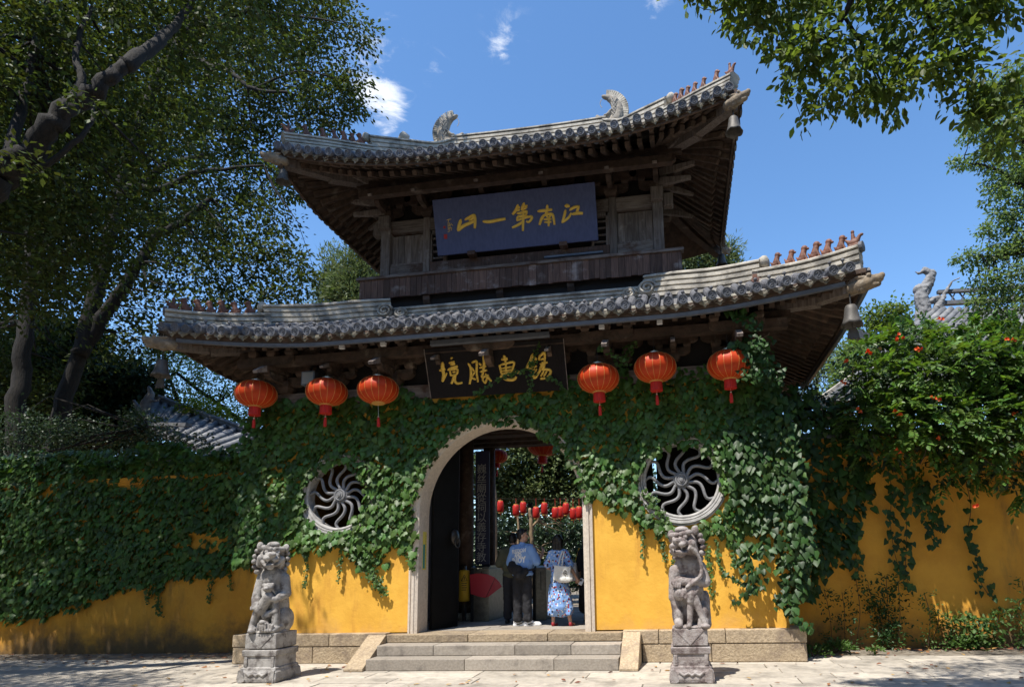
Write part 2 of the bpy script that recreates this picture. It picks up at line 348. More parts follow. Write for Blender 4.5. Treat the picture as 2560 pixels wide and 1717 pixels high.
leafm('ivy_young', (.085, .150, .035), (.055, .110, .024), .3, .5, .3, .3)
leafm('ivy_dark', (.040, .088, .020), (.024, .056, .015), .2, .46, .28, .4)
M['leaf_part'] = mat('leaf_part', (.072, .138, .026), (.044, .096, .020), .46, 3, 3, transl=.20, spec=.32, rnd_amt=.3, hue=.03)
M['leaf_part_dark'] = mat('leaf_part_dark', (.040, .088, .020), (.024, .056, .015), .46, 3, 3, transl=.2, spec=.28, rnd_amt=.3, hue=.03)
M['fallen'] = mat('fallen', (.30, .14, .05), (.22, .10, .04), .8, 3, rnd_amt=.6, island=True, hue=.06)
M['flower'] = mat('flower', (.78, .16, .03), (.62, .09, .02), .5, 20, transl=.3)
M['skin'] = mat('skin', (.50, .30, .21), (.46, .27, .185), .55, 12)
M['hair'] = mat('hair', (.012, .010, .009), None, .45, bump=.004, bscale=70)
M['olive'] = mat('olive', (.085, .085, .052), (.07, .07, .043), .9, 10, bump=.008, bscale=11)
M['tee'] = mat('tee', (.20, .34, .62), (.18, .31, .58), .9, 8, bump=.010, bscale=10)
M['pants'] = mat('pants', (.016, .016, .019), (.022, .022, .026), .9, 9, bump=.012, bscale=9)
M['white_cloth'] = mat('white_cloth', (.70, .69, .65), (.62, .61, .57), .85, 8, bump=.008, bscale=14)
M['white'] = mat('white', (.72, .72, .72), None, .5)
M['shoe_red'] = mat('shoe_red', (.28, .02, .025), None, .5)
M['black'] = mat('black', (.012, .012, .013), None, .55)
M['blackcloth'] = mat('blackcloth', (.010, .010, .012), (.016, .016, .018), .9, 14, bump=.01, bscale=16)
M['yellow_pad'] = mat('yellow_pad', (.72, .42, .03), None, .6)
M['red_flap'] = mat('red_flap', (.45, .03, .045), None, .4, coat=.3)
M['teal'] = mat('teal', (.02, .22, .20), None, .6)
M['chart_yellow'] = mat('chart_yellow', (.62, .52, .08), None, .6)
M['planter'] = mat('planter', (.27, .25, .27), (.23, .215, .23), .7, 8)
M['paper'] = mat('paper', (.26, .26, .25), None, .7)
M['couplet'] = mat('couplet', (.014, .016, .045), None, .6)
M['roof_grey'] = mat('roof_grey', (.16, .165, .175), (.10, .105, .115), .8, 6, c3=(.28, .28, .27), s3=2, t3=(.5, .7), rnd_amt=.2)
def dress():
    m = mat('dress', (.22, .38, .70), (.20, .35, .66), .85, 8, bump=.008, bscale=10); nt = m.node_tree; N = nt.nodes.new; L = nt.links.new
    P = nt.nodes['Principled BSDF']; src = P.inputs['Base Color'].links[0].from_socket; tc = N('ShaderNodeTexCoord'); prev = src
    for sc, th, c, off in [(15, .30, (.03, .02, .04), 0), (17, .26, (.35, .03, .03), 3.3), (19, .25, (.75, .7, .6), 7.1)]:
        mp = N('ShaderNodeMapping'); mp.inputs['Location'].default_value = (off, off, off); mp.inputs['Scale'].default_value = (1, 1, .8); L(tc.outputs['Object'], mp.inputs[0])
        v = N('ShaderNodeTexVoronoi'); v.inputs['Scale'].default_value = sc; L(mp.outputs[0], v.inputs['Vector'])
        lt = N('ShaderNodeMath'); lt.operation = 'LESS_THAN'; lt.inputs[1].default_value = th; L(v.outputs['Distance'], lt.inputs[0])
        x = N('ShaderNodeMix'); x.data_type = 'RGBA'; L(lt.outputs[0], x.inputs['Factor']); L(prev, x.inputs['A']); x.inputs['B'].default_value = (*c, 1); prev = x.outputs['Result']
    L(prev, P.inputs['Base Color']); return m
M['dress'] = dress()
# ------------------------------------------------------------------ ground
g = MB(); n = 24
for j in range(n + 1):
    for i in range(n + 1): g.v.append((-260 + 520 * i / n, -120 + 620 * j / n, -.03))
for j in range(n):
    for i in range(n): a = j * (n + 1) + i; g.f.append((a, a + 1, a + n + 2, a + n + 1)); g.m.append(0)
obj('ground', g, M['soil'], kind='structure')
pave = obj('pavement', MB().box(-14, 13, -6.2, .42, -.029, -.012), M['joint'], kind='structure')
rs = random.Random(3); y = -5.6; slabs = 0; row = 0
while y < .38:
    d = rs.choice([.36, .40, .44]); d = min(d, .41 - y); x = -13.5 + rs.random() * .8
    while x < 12.4 and slabs < 296:
        w = rs.uniform(.95, 1.75) if y > -3 else rs.uniform(1.6, 2.4); gp = rs.uniform(.008, .018); dz = rs.uniform(-.006, .004)
        mb = MB(); z = dz; e = .006; tl = [rs.uniform(-.004, .004) for _ in range(4)]
        x0, x1, y0, y1 = x + gp / 2, x + w - gp / 2, y + gp / 2, y + d - gp / 2
        mb.add([(x0, y0, -.012), (x1, y0, -.012), (x1, y1, -.012), (x0, y1, -.012), (x0, y0, z - e), (x1, y0, z - e), (x1, y1, z - e), (x0, y1, z - e),
                (x0 + e, y0 + e, z + tl[0]), (x1 - e, y0 + e, z + tl[1]), (x1 - e, y1 - e, z + tl[2]), (x0 + e, y1 - e, z + tl[3])],
               [(0, 1, 5, 4), (1, 2, 6, 5), (2, 3, 7, 6), (3, 0, 4, 7), (4, 5, 9, 8), (5, 6, 10, 9), (6, 7, 11, 10), (7, 4, 8, 11), (8, 9, 10, 11)])
        obj('paving_slab', mb, M['paver'], pave, fix=False); slabs += 1; x += w
    y += d; row += 1
    if d < .05: break

# ------------------------------------------------------------------ gatehouse
G = thing('gatehouse', 'two-tiered timber and yellow plaster temple gatehouse with upturned grey tile roofs', 'gatehouse', (0, 0, 0))
AXC, AHW, AZC, AH = -.065, 1.46, 2.5, 1.55
def arch_pts(off=0, n=28, z0=.47):
    a = AHW + off; h = AH + off; pts = [(AXC - a, z0)]
    for i in range(n + 1): t = PI - PI * i / n; pts.append((AXC + a * math.cos(t), AZC + h * math.sin(t)))
    return pts + [(AXC + a, z0)]
def filled(name, outer, holes, y0, y1):
    """flat slab in the XZ plane with holes, thickness y0..y1"""
    c = bpy.data.curves.new(name, 'CURVE'); c.dimensions = '2D'; c.fill_mode = 'BOTH'; c.extrude = (y1 - y0) / 2
    for p in [outer] + holes:
        s = c.splines.new('POLY'); s.points.add(len(p) - 1); s.use_cyclic_u = True
        for q, (x, z) in zip(s.points, p): q.co = (x, z, 0, 1)
    o = bpy.data.objects.new(name, c); COL.objects.link(o); dg = bpy.context.evaluated_depsgraph_get(); dg.update()
    me = bpy.data.meshes.new_from_object(o.evaluated_get(dg)); bpy.data.objects.remove(o); bpy.data.curves.remove(c)
    me.transform(Matrix(((1, 0, 0, 0), (0, 0, -1, (y0 + y1) / 2), (0, 1, 0, 0), (0, 0, 0, 1)))); me.materials.clear(); fixn(me); return me
WX, WZ, WR = 3.08, 2.92, .735
circ = lambda cx, cz, r, n=40: [(cx + r * math.cos(2 * PI * i / n), cz + r * math.sin(2 * PI * i / n)) for i in range(n)]
me = filled('front_wall', [(-4.66, .49)] + arch_pts(.08, z0=.49) + [(4.66, .49), (4.66, 4.6), (-4.66, 4.6)], [circ(-WX, WZ, WR), circ(WX, WZ, WR)], 0, .36)
link('front_wall', me, M['plaster'], G)
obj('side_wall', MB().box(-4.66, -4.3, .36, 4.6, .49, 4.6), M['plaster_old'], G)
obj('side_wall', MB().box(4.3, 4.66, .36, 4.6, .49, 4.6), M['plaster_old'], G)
for a, b in ((-4.3, -2.3), (2.62, 4.3)): obj('back_wall', MB().box(a, b, 4.25, 4.6, .49, 4.6), M['wood'], G)
for a, b in ((2.35, 2.5), (2.62, 4.28)): obj('window_dark_panel', MB().box(a, b, 1.3, 1.36, .5, 4.6), M['shade_black'], G)  # near-black sheets added so the right window looks dark with bright slivers
obj('partition', MB().box(-2.35, -2.25, .36, 4.25, .49, 4.6), M['wood'], G)
obj('partition', MB().box(2.25, 2.33, .36, 1.2, .49, 4.6), M['wood'], G)
obj('ceiling', MB().box(-4.66, 4.66, .0, 4.6, 4.6, 4.72), M['wood'], G)
bz = at(1290, 1116, Y=4.25).z
obj('rear_lintel', MB().box(-2.25, 3.9, 4.1, 4.4, bz, bz + .42), M['wood'], G)
obj('rear_lintel', MB().box(-2.25, 3.9, 2.4, 2.6, bz - .1, bz + .2), M['wood'], G)
for x, y in [(-1.62, 4.25), (-1.55, 2.45), (1.95, 4.25), (1.95, 2.45)]:
    mb = MB(); mb.lathe([(.15, .62), (.155, 2.5), (.145, 4.6)], (x, y, 0), 18); obj('column', mb, M['wood'], G, smooth=True)
    mb = MB(); mb.lathe([(.24, .47), (.26, .53), (.2, .62), (.15, .63)], (x, y, 0), 18); obj('column_base', mb, M['granite'], G)
for i in range(4): obj('window_bar', MB().box(2.5 + i * .36, 2.55 + i * .36, 1.25, 1.3, .5, 4.6), M['shade_black'], G)
for i in range(7):
    obj('ceiling_beam', MB().box(-2.25, 2.25, .75 + i * .5, .87 + i * .5, 4.42, 4.6), M['wood'], G)
# arch surround: straight jambs carried round the arch
path = [(x, 0, z) for x, z in arch_pts(0, 32)]
prof = [(0, .40), (0, -.03), (.05, -.045), (.062, -.06), (.10, -.06), (.108, -.035), (.122, -.035), (.13, -.055), (.165, -.05), (.165, .06), (.12, .40)]
obj('arch_surround', MB().sweep(prof, path, up=(0, 1, 0)), M['jamb'], G)
# sill and inner floor flags
fl = obj('floor', MB().box(-4.5, 4.5, .40, 4.75, .30, .458), M['joint'], G)
rs = random.Random(11); y = .40
while y < 4.7:
    x = -2.2 - rs.random() * .5
    while x < 2.6:
        w = rs.uniform(.7, 1.2); obj('flagstone', MB().box(x + .006, x + w - .006, y + .006, y + .53, .44, .47 + rs.uniform(-.003, .003)), M['step'], fl); x += w
    y += .54
# stone base in two courses
base = obj('stone_base', MB().box(-4.86, 4.86, -.14, .38, -.02, .44), M['joint'], G)
rs = random.Random(5)
def course(x0, x1, z0, z1, cuts, yf):
    xs = [x0] + cuts + [x1]
    for a, b in zip(xs, xs[1:]):
        mb = MB(); mb.box(a + .005, b - .005, yf, .39 if z1 > .4 else .2, z0, z1)
        o = obj('stone_block', mb, M['granite'], base, bevel=.012)
course(-4.88, -2.02, .285, .492, [-4.0, -3.05], -.185); course(2.02, 4.88, .285, .492, [2.6, 3.65], -.185)
course(-4.87, -2.32, 0, .278, [-4.15, -3.35], -.175); course(2.33, 4.87, 0, .278, [3.42], -.175)
course(-2.02, 2.02, .34, .47, [-.55, .8], -.225)
# steps
st = thing('stone_steps', 'three worn granite steps rising to the arched doorway between slanting side slabs', 'steps', (0, -.9, 0))
for z0, z1, yf, cuts in [(0, .172, -.93, [-.35, 1.05]), (.176, .334, -.58, [-1.0, .35, 1.25])]:
    xs = [-1.97] + cuts + [2.03]
    for a, b in zip(xs, xs[1:]):
        obj('step_stone', MB().box(a + .003, b - .003, yf, -.19, z0, z1 + rs.uniform(-.004, .004)), M['step'], st, bevel=.01)
for x0, x1 in ((-2.3, -1.98), (2.04, 2.32)):
    poly = [(-1.0, 0), (-.86, 0), (-.2, .36), (-.2, .475), (-.215, .475), (-1.0, .035)]
    obj('side_slab', MB().prism([(-1.0, 0), (-.2, 0), (-.2, .475), (-.24, .475), (-1.0, .04)], lambda a, b, x=x0: (x, a, b), lambda a, b, x=x1: (x, a, b)), M['granite'], st, bevel=.008)
# round windows
for sx in (-1, 1):
    cx = sx * WX
    mb = MB(); pr = [(.60, .20), (.60, -.01), (.625, -.03), (.64, -.03), (.645, -.015), (.66, -.035), (.68, -.04), (.685, -.02), (.70, -.05), (.735, -.055), (.745, -.03), (.775, -.03), (.775, .03), (.735, .03), (.735, .2), (.60, .2)]
    mb.lathe([(r, 0) for r, z in pr[:1]], (0, 0, 0), 3); mb = MB()
    nn = 48; vs = []
    for r, yy in pr[:-1]:
        for j in range(nn): t = 2 * PI * j / nn; vs.append((cx + r * math.cos(t), yy, WZ + r * math.sin(t)))
    k = len(pr) - 1
    mb.add(vs, [(i * nn + j, i * nn + (j + 1) % nn, ((i + 1) % k) * nn + (j + 1) % nn, ((i + 1) % k) * nn + j) for i in range(k) for j in range(nn)])
    w = obj('round_window', mb, M['winring'], G, smooth=False)
    hub = MB(); hub.lathe([(1e-6, .085), (.03, .08), (.035, .06), (.06, .062), (.07, .045), (.09, .055), (.105, .05), (.11, .02), (.13, .03), (.145, 0), (.145, -.05)], (cx, .06, WZ), 32, axis=(0, -1, 0))
    obj('hub', hub, M['winstone'], w)
    for k in range(12):
        a0 = 2 * PI * (k + .3) / 12; pts = []
        for i in range(15):
            s = i / 14; r = .12 + .5 * s; a = a0 + .22 * math.sin(s * 2 * PI * .95) - .1 * s
            pts.append((cx + r * math.cos(a), .07, WZ + r * math.sin(a)))
        mb = MB(); mb.tube(pts, [.030 - .004 * i / 14 for i in range(15)], 8, nrm=(0, 1, 0), flat=1.2)
        obj('wavy_spoke', mb, M['winstone'], w, smooth=True)
# door leaf: black, swung inwards on the left
h0 = Vector((-1.47, .42)); ang = R(72); dv = Vector((math.cos(ang), math.sin(ang))); nv = Vector((-dv.y, dv.x))
L_ = .72
poly = []
for i in range(13):
    s = L_ * i / 12; zt = AZC + (AH + .05) * math.sqrt(max(0, 1 - ((L_ - s) / 1.5) ** 2)) if True else 0
    poly.append((s, zt))
poly = [(0, .48), (L_, .48)] + poly[::-1]
mb = MB(); mb.prism(poly, lambda s, z: (h0.x + dv.x * s - nv.x * .03, h0.y + dv.y * s - nv.y * .03, z), lambda s, z: (h0.x + dv.x * s + nv.x * .03, h0.y + dv.y * s + nv.y * .03, z))
dl = obj('door_leaf', mb, M['door'], G)
kp = h0 + dv * .60; kz = at(1140, 1342, Y=kp.y).z
kn = MB(); ax = Vector((-nv.x, -nv.y, 0)); kc = Vector((kp.x, kp.y, kz)) + ax * .03
kn.lathe([(.12, 0), (.11, .03), (.06, .06), (.03, .075), (1e-6, .08)], kc, 16, axis=ax, sx=1, sy=1.3)
ring = [kc + ax * .07 + Vector((dv.x * .07 * math.sin(t), dv.y * .07 * math.sin(t), -.11 + .09 * math.cos(t))) for t in np.linspace(0, 2 * PI, 17)]
kn.tube(ring, .012, 6); obj('door_knocker', kn, M['iron'], dl, smooth=True)
# right leaf, swung out of sight behind the jamb
mb = MB(); mb.prism(poly, lambda s, z: (1.62 + .05 * s, .44 + s, z), lambda s, z: (1.68 + .05 * s, .44 + s, z)); obj('door_leaf', mb, M['door'], G)

# ------------------------------------------------------------------ roofs
class Roof:
    def __init__(s, xe, yf, yb, z0, rise, xs, p, ext, xi, yi, yi2, zi, sag=.62):
        s.__dict__.update(locals()); s.yc = (yf + yb) / 2; s.hy = (yb - yf) / 2
    def lift(s, a, half, start):
        q = max(0, (abs(a) - start) / (half - start)); return q ** s.p
    def outer(s, side, u):
        """eave point; side 0 front, 1 right, 2 back, 3 left; u in -1..1"""
        if side in (0, 2):
            q = s.lift(u * s.xe, s.xe, s.xs); y = s.yf - s.ext * q if side == 0 else s.yb + s.ext * q
            return Vector((u * s.xe, y, s.z0 + s.rise * q))
        q = s.lift(u * s.hy, s.hy, s.hy * .45); x = (s.xe + s.ext * q) * (1 if side == 1 else -1)
        return Vector((x, s.yc + u * s.hy, s.z0 + s.rise * q))
    def inner(s, side, u):
        if side == 0: return Vector((u * s.xi, s.yi, s.zi))
        if side == 2: return Vector((u * s.xi, s.yi2, s.zi))
        return Vector((s.xi * (1 if side == 1 else -1), (s.yi + s.yi2) / 2 + u * (s.yi2 - s.yi) / 2, s.zi))
    def P(s, side, u, v):
        a, b = s.outer(side, u), s.inner(side, u); q = a.lerp(b, v); f = s.sag * v + (1 - s.sag) * v * v
        q.z = a.z + (b.z - a.z) * f; return q
    def col(s, side, c, v):
        """point of the tile column that meets the eave at coordinate c (x or y), at slope fraction v"""
        if side in (0, 2): u = c / ((1 - v) * s.xe + v * s.xi)
        else:
            yc2 = (s.yi + s.yi2) / 2; u = (c - ((1 - v) * s.yc + v * yc2)) / ((1 - v) * s.hy + v * (s.yi2 - s.yi) / 2 + 1e-9)
        return u, s.P(side, max(-1, min(1, u)), v)
LR = Roof(6.0, -1.02, 5.05, 5.60, .30, 3.0, 1.5, .10, 2.75, .8, 3.3, 6.52)
UR = Roof(4.36, -.5, 4.75, 9.16, .46, 1.5, 1.7, .12, 1.9, 2.09, 2.11, 11.05)

def tile_meshes(r, ln):
    mb = MB(); nn = 14
    mb.lathe([(r * .94, ln), (r, 0), (r * 1.0, -.02), (r * .97, -.028), (r * .82, -.028), (r * .80, -.016), (1e-6, -.016)], (0, 0, 0), 18)
    b = len(mb.v)   # raised S on the round face
    pts = []
    for i in range(13):
        t = i / 12; a = PI * 1.35 * (t * 2) if t < .5 else 0
        if t < .5: ang = -.3 + t * 2 * 4.2; pts.append((r * .28 * math.cos(ang), r * .27 + r * .26 * math.sin(ang)))
        else: ang = PI / 2 - (t - .5) * 2 * 4.2; pts.append((r * .28 * math.cos(ang) * 1, -r * .25 + r * .26 * math.sin(ang)))
    mb.tube([(x, y, -.02) for x, y in pts], r * .09, 5)
    me = mb.mesh('eave_tile'); fixn(me); me.transform(Matrix.Rotation(R(-90), 4, 'X')); me.materials.append(M['tile_face']); return me
def drip_mesh(w):
    poly = [(-w, .02), (-w, -.03), (-w * .72, -.075), (-w * .35, -.085), (0, -.125), (w * .35, -.085), (w * .72, -.075), (w, -.03), (w, .02), (w * .5, -.022), (0, -.035), (-w * .5, -.022)]
    mb = MB(); mb.prism(poly, lambda a, b: (a, -.012 - .15 * b, b), lambda a, b: (a, .012 - .15 * b, b))
    mb.prism([(-w, .02), (-w * .5, -.022), (0, -.035), (w * .5, -.022), (w, .02), (w, .005), (w * .5, -.04), (0, -.053), (-w * .5, -.04), (-w, .005)], lambda a, b: (a, 0, b), lambda a, b: (a, .3, b + .17))
    mb.tube([(-w * .4, -.018, -.055), (0, -.012, -.075), (w * .4, -.018, -.055)], .008, 5)
    me = mb.mesh('drip_tile'); fixn(me); me.materials.append(M['drip']); return me
def knob_mesh():
    mb = MB(); mb.lathe([(.012, 0), (.014, .04), (.03, .05), (.032, .065), (.02, .085), (1e-6, .09)], (0, 0, 0), 8); me = mb.mesh('cap_nail'); me.materials.append(M['tile']); return me

def build_roof(r, name, xpos, rtile, spacing, wallx, wally, wally2, zw, knobs, gut):
    rf = MB(); nu, nv_ = 40, 10
    for side in range(4):
        g = [[r.P(side, -1 + 2 * i / nu, j / nv_) for i in range(nu + 1)] for j in range(nv_ + 1)]
        for dz in (0, -.07):
            b = len(rf.v)
            for row in g:
                for q in row: rf.v.append((q.x, q.y, q.z + dz - .02))
            for j in range(nv_):
                for i in range(nu):
                    a = b + j * (nu + 1) + i; rf.f.append((a, a + 1, a + nu + 2, a + nu + 1)); rf.m.append(0 if dz == 0 else 1)
        b0 = b - (nu + 1) * (nv_ + 1)
        for i in range(nu): rf.f.append((b0 + i, b0 + i + 1, b + i + 1, b + i)); rf.m.append(1)
    root = obj(name, rf, [M['tile'], M['rafter']], G, fix=False)
    te = tile_meshes(rtile, .42); td = drip_mesh(spacing * (.47 if knobs else .40)); kn = knob_mesh(); cols = MB(); rs = random.Random(hash(name) % 97 if False else len(name))
    def column(side, c, end=False):
        pts = []
        for k in range(12):
            v = k / 11 * .97; u, q = r.col(side, c, v)
            if abs(u) > 1.0: break
            pts.append(q + Vector((0, 0, rtile * .55)))
        if len(pts) < 2: return
        for a, b in zip(pts, pts[1:]):
            cols.tube([a, a.lerp(b, .5), b], [rtile, rtile * .97, rtile * .94], 12)
    for c in xpos:
        u, q = r.col(0, c, 0); u2, q2 = r.col(0, c, .12); d = (q2 - q).normalized(); q = q + Vector((0, 0, rtile * .55))
        pitch = math.atan2(d.z, d.y)
        yaw = rs.uniform(-.06, .06); jz = rs.uniform(-.008, .008)
        o = link('eave_tile', te, None, root, loc=q + Vector((0, -.05, jz - .012)) - d * rs.uniform(0, .035), smooth=False, rot=(pitch * .45, rs.uniform(-.4, .4), yaw))
        if knobs and rs.random() < .8: link('cap_nail', kn, None, root, loc=q + d * .09 + Vector((0, 0, rtile * .95)), rot=(rs.uniform(-.1, .2), rs.uniform(-.15, .15), 0))
        column(0, c)
    for a, b in zip(xpos, xpos[1:]):
        u, q = r.col(0, (a + b) / 2, 0); q = q + Vector((0, .0 + rs.uniform(-.01, .015), -.005))
        sl = (r.col(0, b, 0)[1].z - r.col(0, a, 0)[1].z) / (b - a)
        link('drip_tile', td, None, root, loc=q, rot=(rs.uniform(-.12, .1), -math.atan(sl) + rs.uniform(-.04, .04), rs.uniform(-.05, .05)))
    ny = int((r.yb - r.yf - .3) / spacing)
    for side in (1, 3):
        for k in range(ny + 1): column(side, r.yf + .15 + (r.yb - r.yf - .3) * k / ny)
    for k in range(len(xpos) // 2): column(2, xpos[k * 2])
    obj('tile_columns', cols, M['tile'], root, smooth=False, fix=False, kind='stuff')
    # eave tile ends of the flanks, too foreshortened to single out
    ends = MB()
    for side in (1, 3):
        for k in range(ny + 1):
            u, q = r.col(side, r.yf + .15 + (r.yb - r.yf - .3) * k / ny, 0); sx = 1 if side == 1 else -1
            ends.lathe([(rtile, -.05), (rtile * 1.02, .03), (1e-6, .03)], q + Vector((0, 0, rtile * .55)), 12, axis=(sx, 0, 0))
            if k < ny:
                u, q = r.col(side, r.yf + .15 + (r.yb - r.yf - .3) * (k + .5) / ny, 0); ends.box(q.x - .02, q.x + .02, q.y - spacing * .3, q.y + spacing * .3, q.z - .1, q.z + .02)
    obj('flank_eave_tiles', ends, M['tile'], root, fix=False, kind='stuff')
    # eave boards
    for side in (0, 1, 3):
        pth = [r.outer(side, -1 + 2 * i / 30) for i in range(31)]
        inw = {0: Vector((0, .06, -.10)), 1: Vector((-.06, 0, -.10)), 3: Vector((.06, 0, -.10))}[side]
        mb = MB(); mb.sweep([(-.02, -.035), (.02, -.035), (.02, .035), (-.02, .035)], [p + inw for p in pth]); obj('eave_board', mb, M['rafter'], root)
    if gut:
        pth = [r.outer(0, -1 + 2 * i / 40) + Vector((0, .08, -.175)) for i in range(1, 40)]
        mb = MB(); mb.sweep([(-.03, -.03), (.03, -.03), (.035, .03), (-.035, .03)], pth); obj('gutter', mb, M['gutter'], root)
        pth = [r.outer(1, -1 + 2 * i / 40) + Vector((-.02, 0, -.18)) for i in range(0, 36)]
        mb = MB(); mb.sweep([(-.03, -.04), (.03, -.04), (.03, .04), (-.03, .04)], pth); obj('gutter', mb, M['gutter'], root)
    # rafters in two tiers, fanned towards the corners
    def rafters(side, cs, half, wallhalf, cen):
        for c in cs:
            u = (c - cen) / half; q = r.outer(side, u); wc = cen + max(-wallhalf, min(wallhalf, (c - cen)))
            over = abs(c - cen) - wallhalf
            if over > 0: wc = cen + math.copysign(wallhalf - .12 * (1 - over / (half - wallhalf)), c - cen)
            if side == 0: w = Vector((wc, wally, zw))
            else: w = Vector((wallx * (1 if side == 1 else -1), wc, zw))
            if over > 0: w.z += .1 * over / (half - wallhalf)
            a = q + Vector((0, 0, -.155)); d = (w - a); L = d.length; d.normalize()
            a1 = a + d * .12; b1 = a + d * min(.95, L * .55); mb = MB(); mb.bar(a1, b1, .075, .085); obj('flying_rafter', mb, M['rafter'], root)
            a2 = a + d * .40 + Vector((0, 0, -.14)); b2 = w + Vector((0, 0, -.07)); mb = MB(); mb.bar(a2, b2, .085, .095); obj('rafter', mb, M['rafter'], root)
    k = int(2 * r.xe / .235); rafters(0, [-r.xe + .14 + (2 * r.xe - .28) * i / k for i in range(k + 1)], r.xe, wallx, 0)
    k = int(2 * r.hy / .22); cy = r.yc; rafters(1, [cy - r.hy + .14 + (2 * r.hy - .28) * i / k for i in range(k + 1)], r.hy, (wally2 - wally) / 2, cy)
    k = int(2 * r.hy / .26); rafters(3, [cy - r.hy + .14 + (2 * r.hy - .28) * i / k for i in range(k + 1)], r.hy, (wally2 - wally) / 2, cy)
    # purlins under the rafters
    pz = zw - .34
    f = .42; px_ = r.xe - (r.xe - wallx) * (1 - f) * 1.0
    yy = wally + (r.yf - wally) * f; zz = zw + (r.z0 - .16 - zw) * f - .33
    obj('eave_purlin', MB().box(-wallx - .25, wallx + .25, yy - .07, yy + .07, zz - .16, zz), M['wood'], root)
    # corner beams
    for sx in (-1, 1):
        for fy in (0, 1):
            c = r.outer(0 if fy == 0 else 2, sx); w = Vector((sx * wallx, wally if fy == 0 else wally2, zw - .15)); d = (c - w).normalized()
            mb = MB(); m1 = w.lerp(c, .55) + Vector((0, 0, -.22)); mb.bar(w, m1, .2, .26); mb.bar(m1, c + Vector((0, 0, -.26)) - d * .10, .17, .20); pass
            obj('corner_beam', mb, M['wood_grey'] if fy == 0 else M['wood'], root)
    return root
lower = build_roof(LR, 'lower_roof', [-5.86 + i * (11.60 / 51) for i in range(52)], .079, .2275, 4.66, .0, 4.6, 6.0, True, True)
upper = build_roof(UR, 'upper_roof', [-4.22 + i * (8.44 / 42) for i in range(43)], .076, .201, 2.95, 1.25, 3.0, 10.02, False, False)

def ridge(path, h, w, parent, name='ridge', layers=3, foot=.3, m='ridge', cap=True):
    """stacked courses of tile and mortar, with a rounded cap, following a path along its top edge"""
    prof = []; n = layers; lh = (h - .07) / n; left = []
    z = -h
    for i in range(n):
        left += [(w * .5, z), (w * .5, z + lh * .62), (w * .40, z + lh * .66), (w * .40, z + lh)]; z += lh
    left += [(w * .56, z), (w * .56, z + .03), (w * .35, z + .065), (0, z + .075)]
    prof = left + [(-a, b) for a, b in left[::-1][1:]]
    mb = MB(); mb.sweep(prof, path); o = obj(name, mb, M[m], parent)
    if foot:
        mb = MB(); mb.sweep([(w * .36, -h - foot), (w * .36, -h + .004), (-w * .36, -h + .004), (-w * .36, -h - foot)], path); obj('ridge_bed', mb, M['mortar'], parent)
    return o
def spline(pts, n=24):
    pts = [Vector(p) for p in pts]; out = []; k = len(pts)
    for i in range(n + 1):
        t = i / n * (k - 1); j = min(int(t), k - 2); f = t - j
        p0, p1, p2, p3 = pts[max(j - 1, 0)], pts[j], pts[j + 1], pts[min(j + 2, k - 1)]
        out.append(.5 * ((2 * p1) + (p2 - p0) * f + (2 * p0 - 5 * p1 + 4 * p2 - p3) * f * f + (3 * p1 - p0 - 3 * p2 + p3) * f ** 3))
    return out
# lower roof: band under the balcony, scrolls, hip ridges in two stages
ridge([(x, .74, 6.74) for x in np.linspace(-2.62, 2.62, 12)], .30, .22, lower, layers=3, foot=.12)
for s in (-1, 1):
    ridge(spline([(s * 2.62, .80, 6.98), (s * 3.2, .50, 6.86), (s * 3.9, .12, 6.68), (s * 4.62, -.26, 6.57)], 16), .46, .26, lower, layers=4, foot=.3)
    ridge(spline([(s * 4.5, -.20, 6.42), (s * 5.1, -.52, 6.33), (s * 5.55, -.76, 6.30), (s * 5.98, -1.0, 6.30)], 14), .26, .25, lower, layers=2, foot=.32)
    mb = MB(); e = Vector((s * 6.0, -1.02, 6.27)); mb.lathe([(.09, 0), (.085, .05), (1e-6, .06)], e - Vector((s * .02, -.01, 0)), 14, axis=(s * .83, -.55, 0)); obj('ridge_end_disc', mb, M['tile_face'], lower)
    mb = MB(); mb.lathe([(.10, -.02), (.115, .05), (.1, .09), (.05, .11), (1e-6, .11)], (s * 4.62, -.26, 6.52), 14, axis=(s * .85, -.5, .1)); obj('ridge_end_disc', mb, M['ridge'], lower, smooth=True)
    for (x, z, rr) in ((2.62, 6.66, .17), (2.28, 6.58, .13)):
        mb = MB(); mb.tube([(s * x + rr * (1 - .85 * t) * math.cos(t * 13) , .60 - .02, z + rr * (1 - .85 * t) * .8 * math.sin(t * 13)) for t in np.linspace(0, 1, 40)], .026, 6, nrm=(0, 1, 0))
        mb.lathe([(rr * 1.08, .0), (rr * 1.05, .03), (1e-6, .03)], (s * x, .63, z), 20, axis=(0, -1, 0), sx=1, sy=.85); obj('scroll_ornament', mb, M['ridge'], lower, smooth=True)
    # upper roof
    ridge(spline([(s * 1.75, 2.1, 11.48), (s * 2.15, 1.85, 11.22), (s * 2.65, 1.34, 10.98), (s * 3.22, .78, 10.74)], 16), .36, .24, upper, layers=3, foot=.3)
    ridge(spline([(s * 3.1, .90, 10.56), (s * 3.5, .5, 10.42), (s * 3.85, .15, 10.30), (s * 4.38, -.40, 10.08)], 14), .27, .23, upper, layers=3, foot=.3)
    mb = MB(); mb.lathe([(.085, -.02), (.10, .05), (.09, .09), (.05, .11), (1e-6, .11)], (s * 3.22, .78, 10.70), 14, axis=(s * .7, -.7, 0)); obj('ridge_end_disc', mb, M['ridge'], upper, smooth=True)
mb = MB(); mb.lathe([(.11, -.05), (.13, .05), (.12, .12), (.06, .15), (1e-6, .15)], (-2.64, 1.36, 11.02), 14, axis=(-.7, -.7, .2)); obj('ridge_end_disc', mb, M['ridge'], upper, smooth=True)
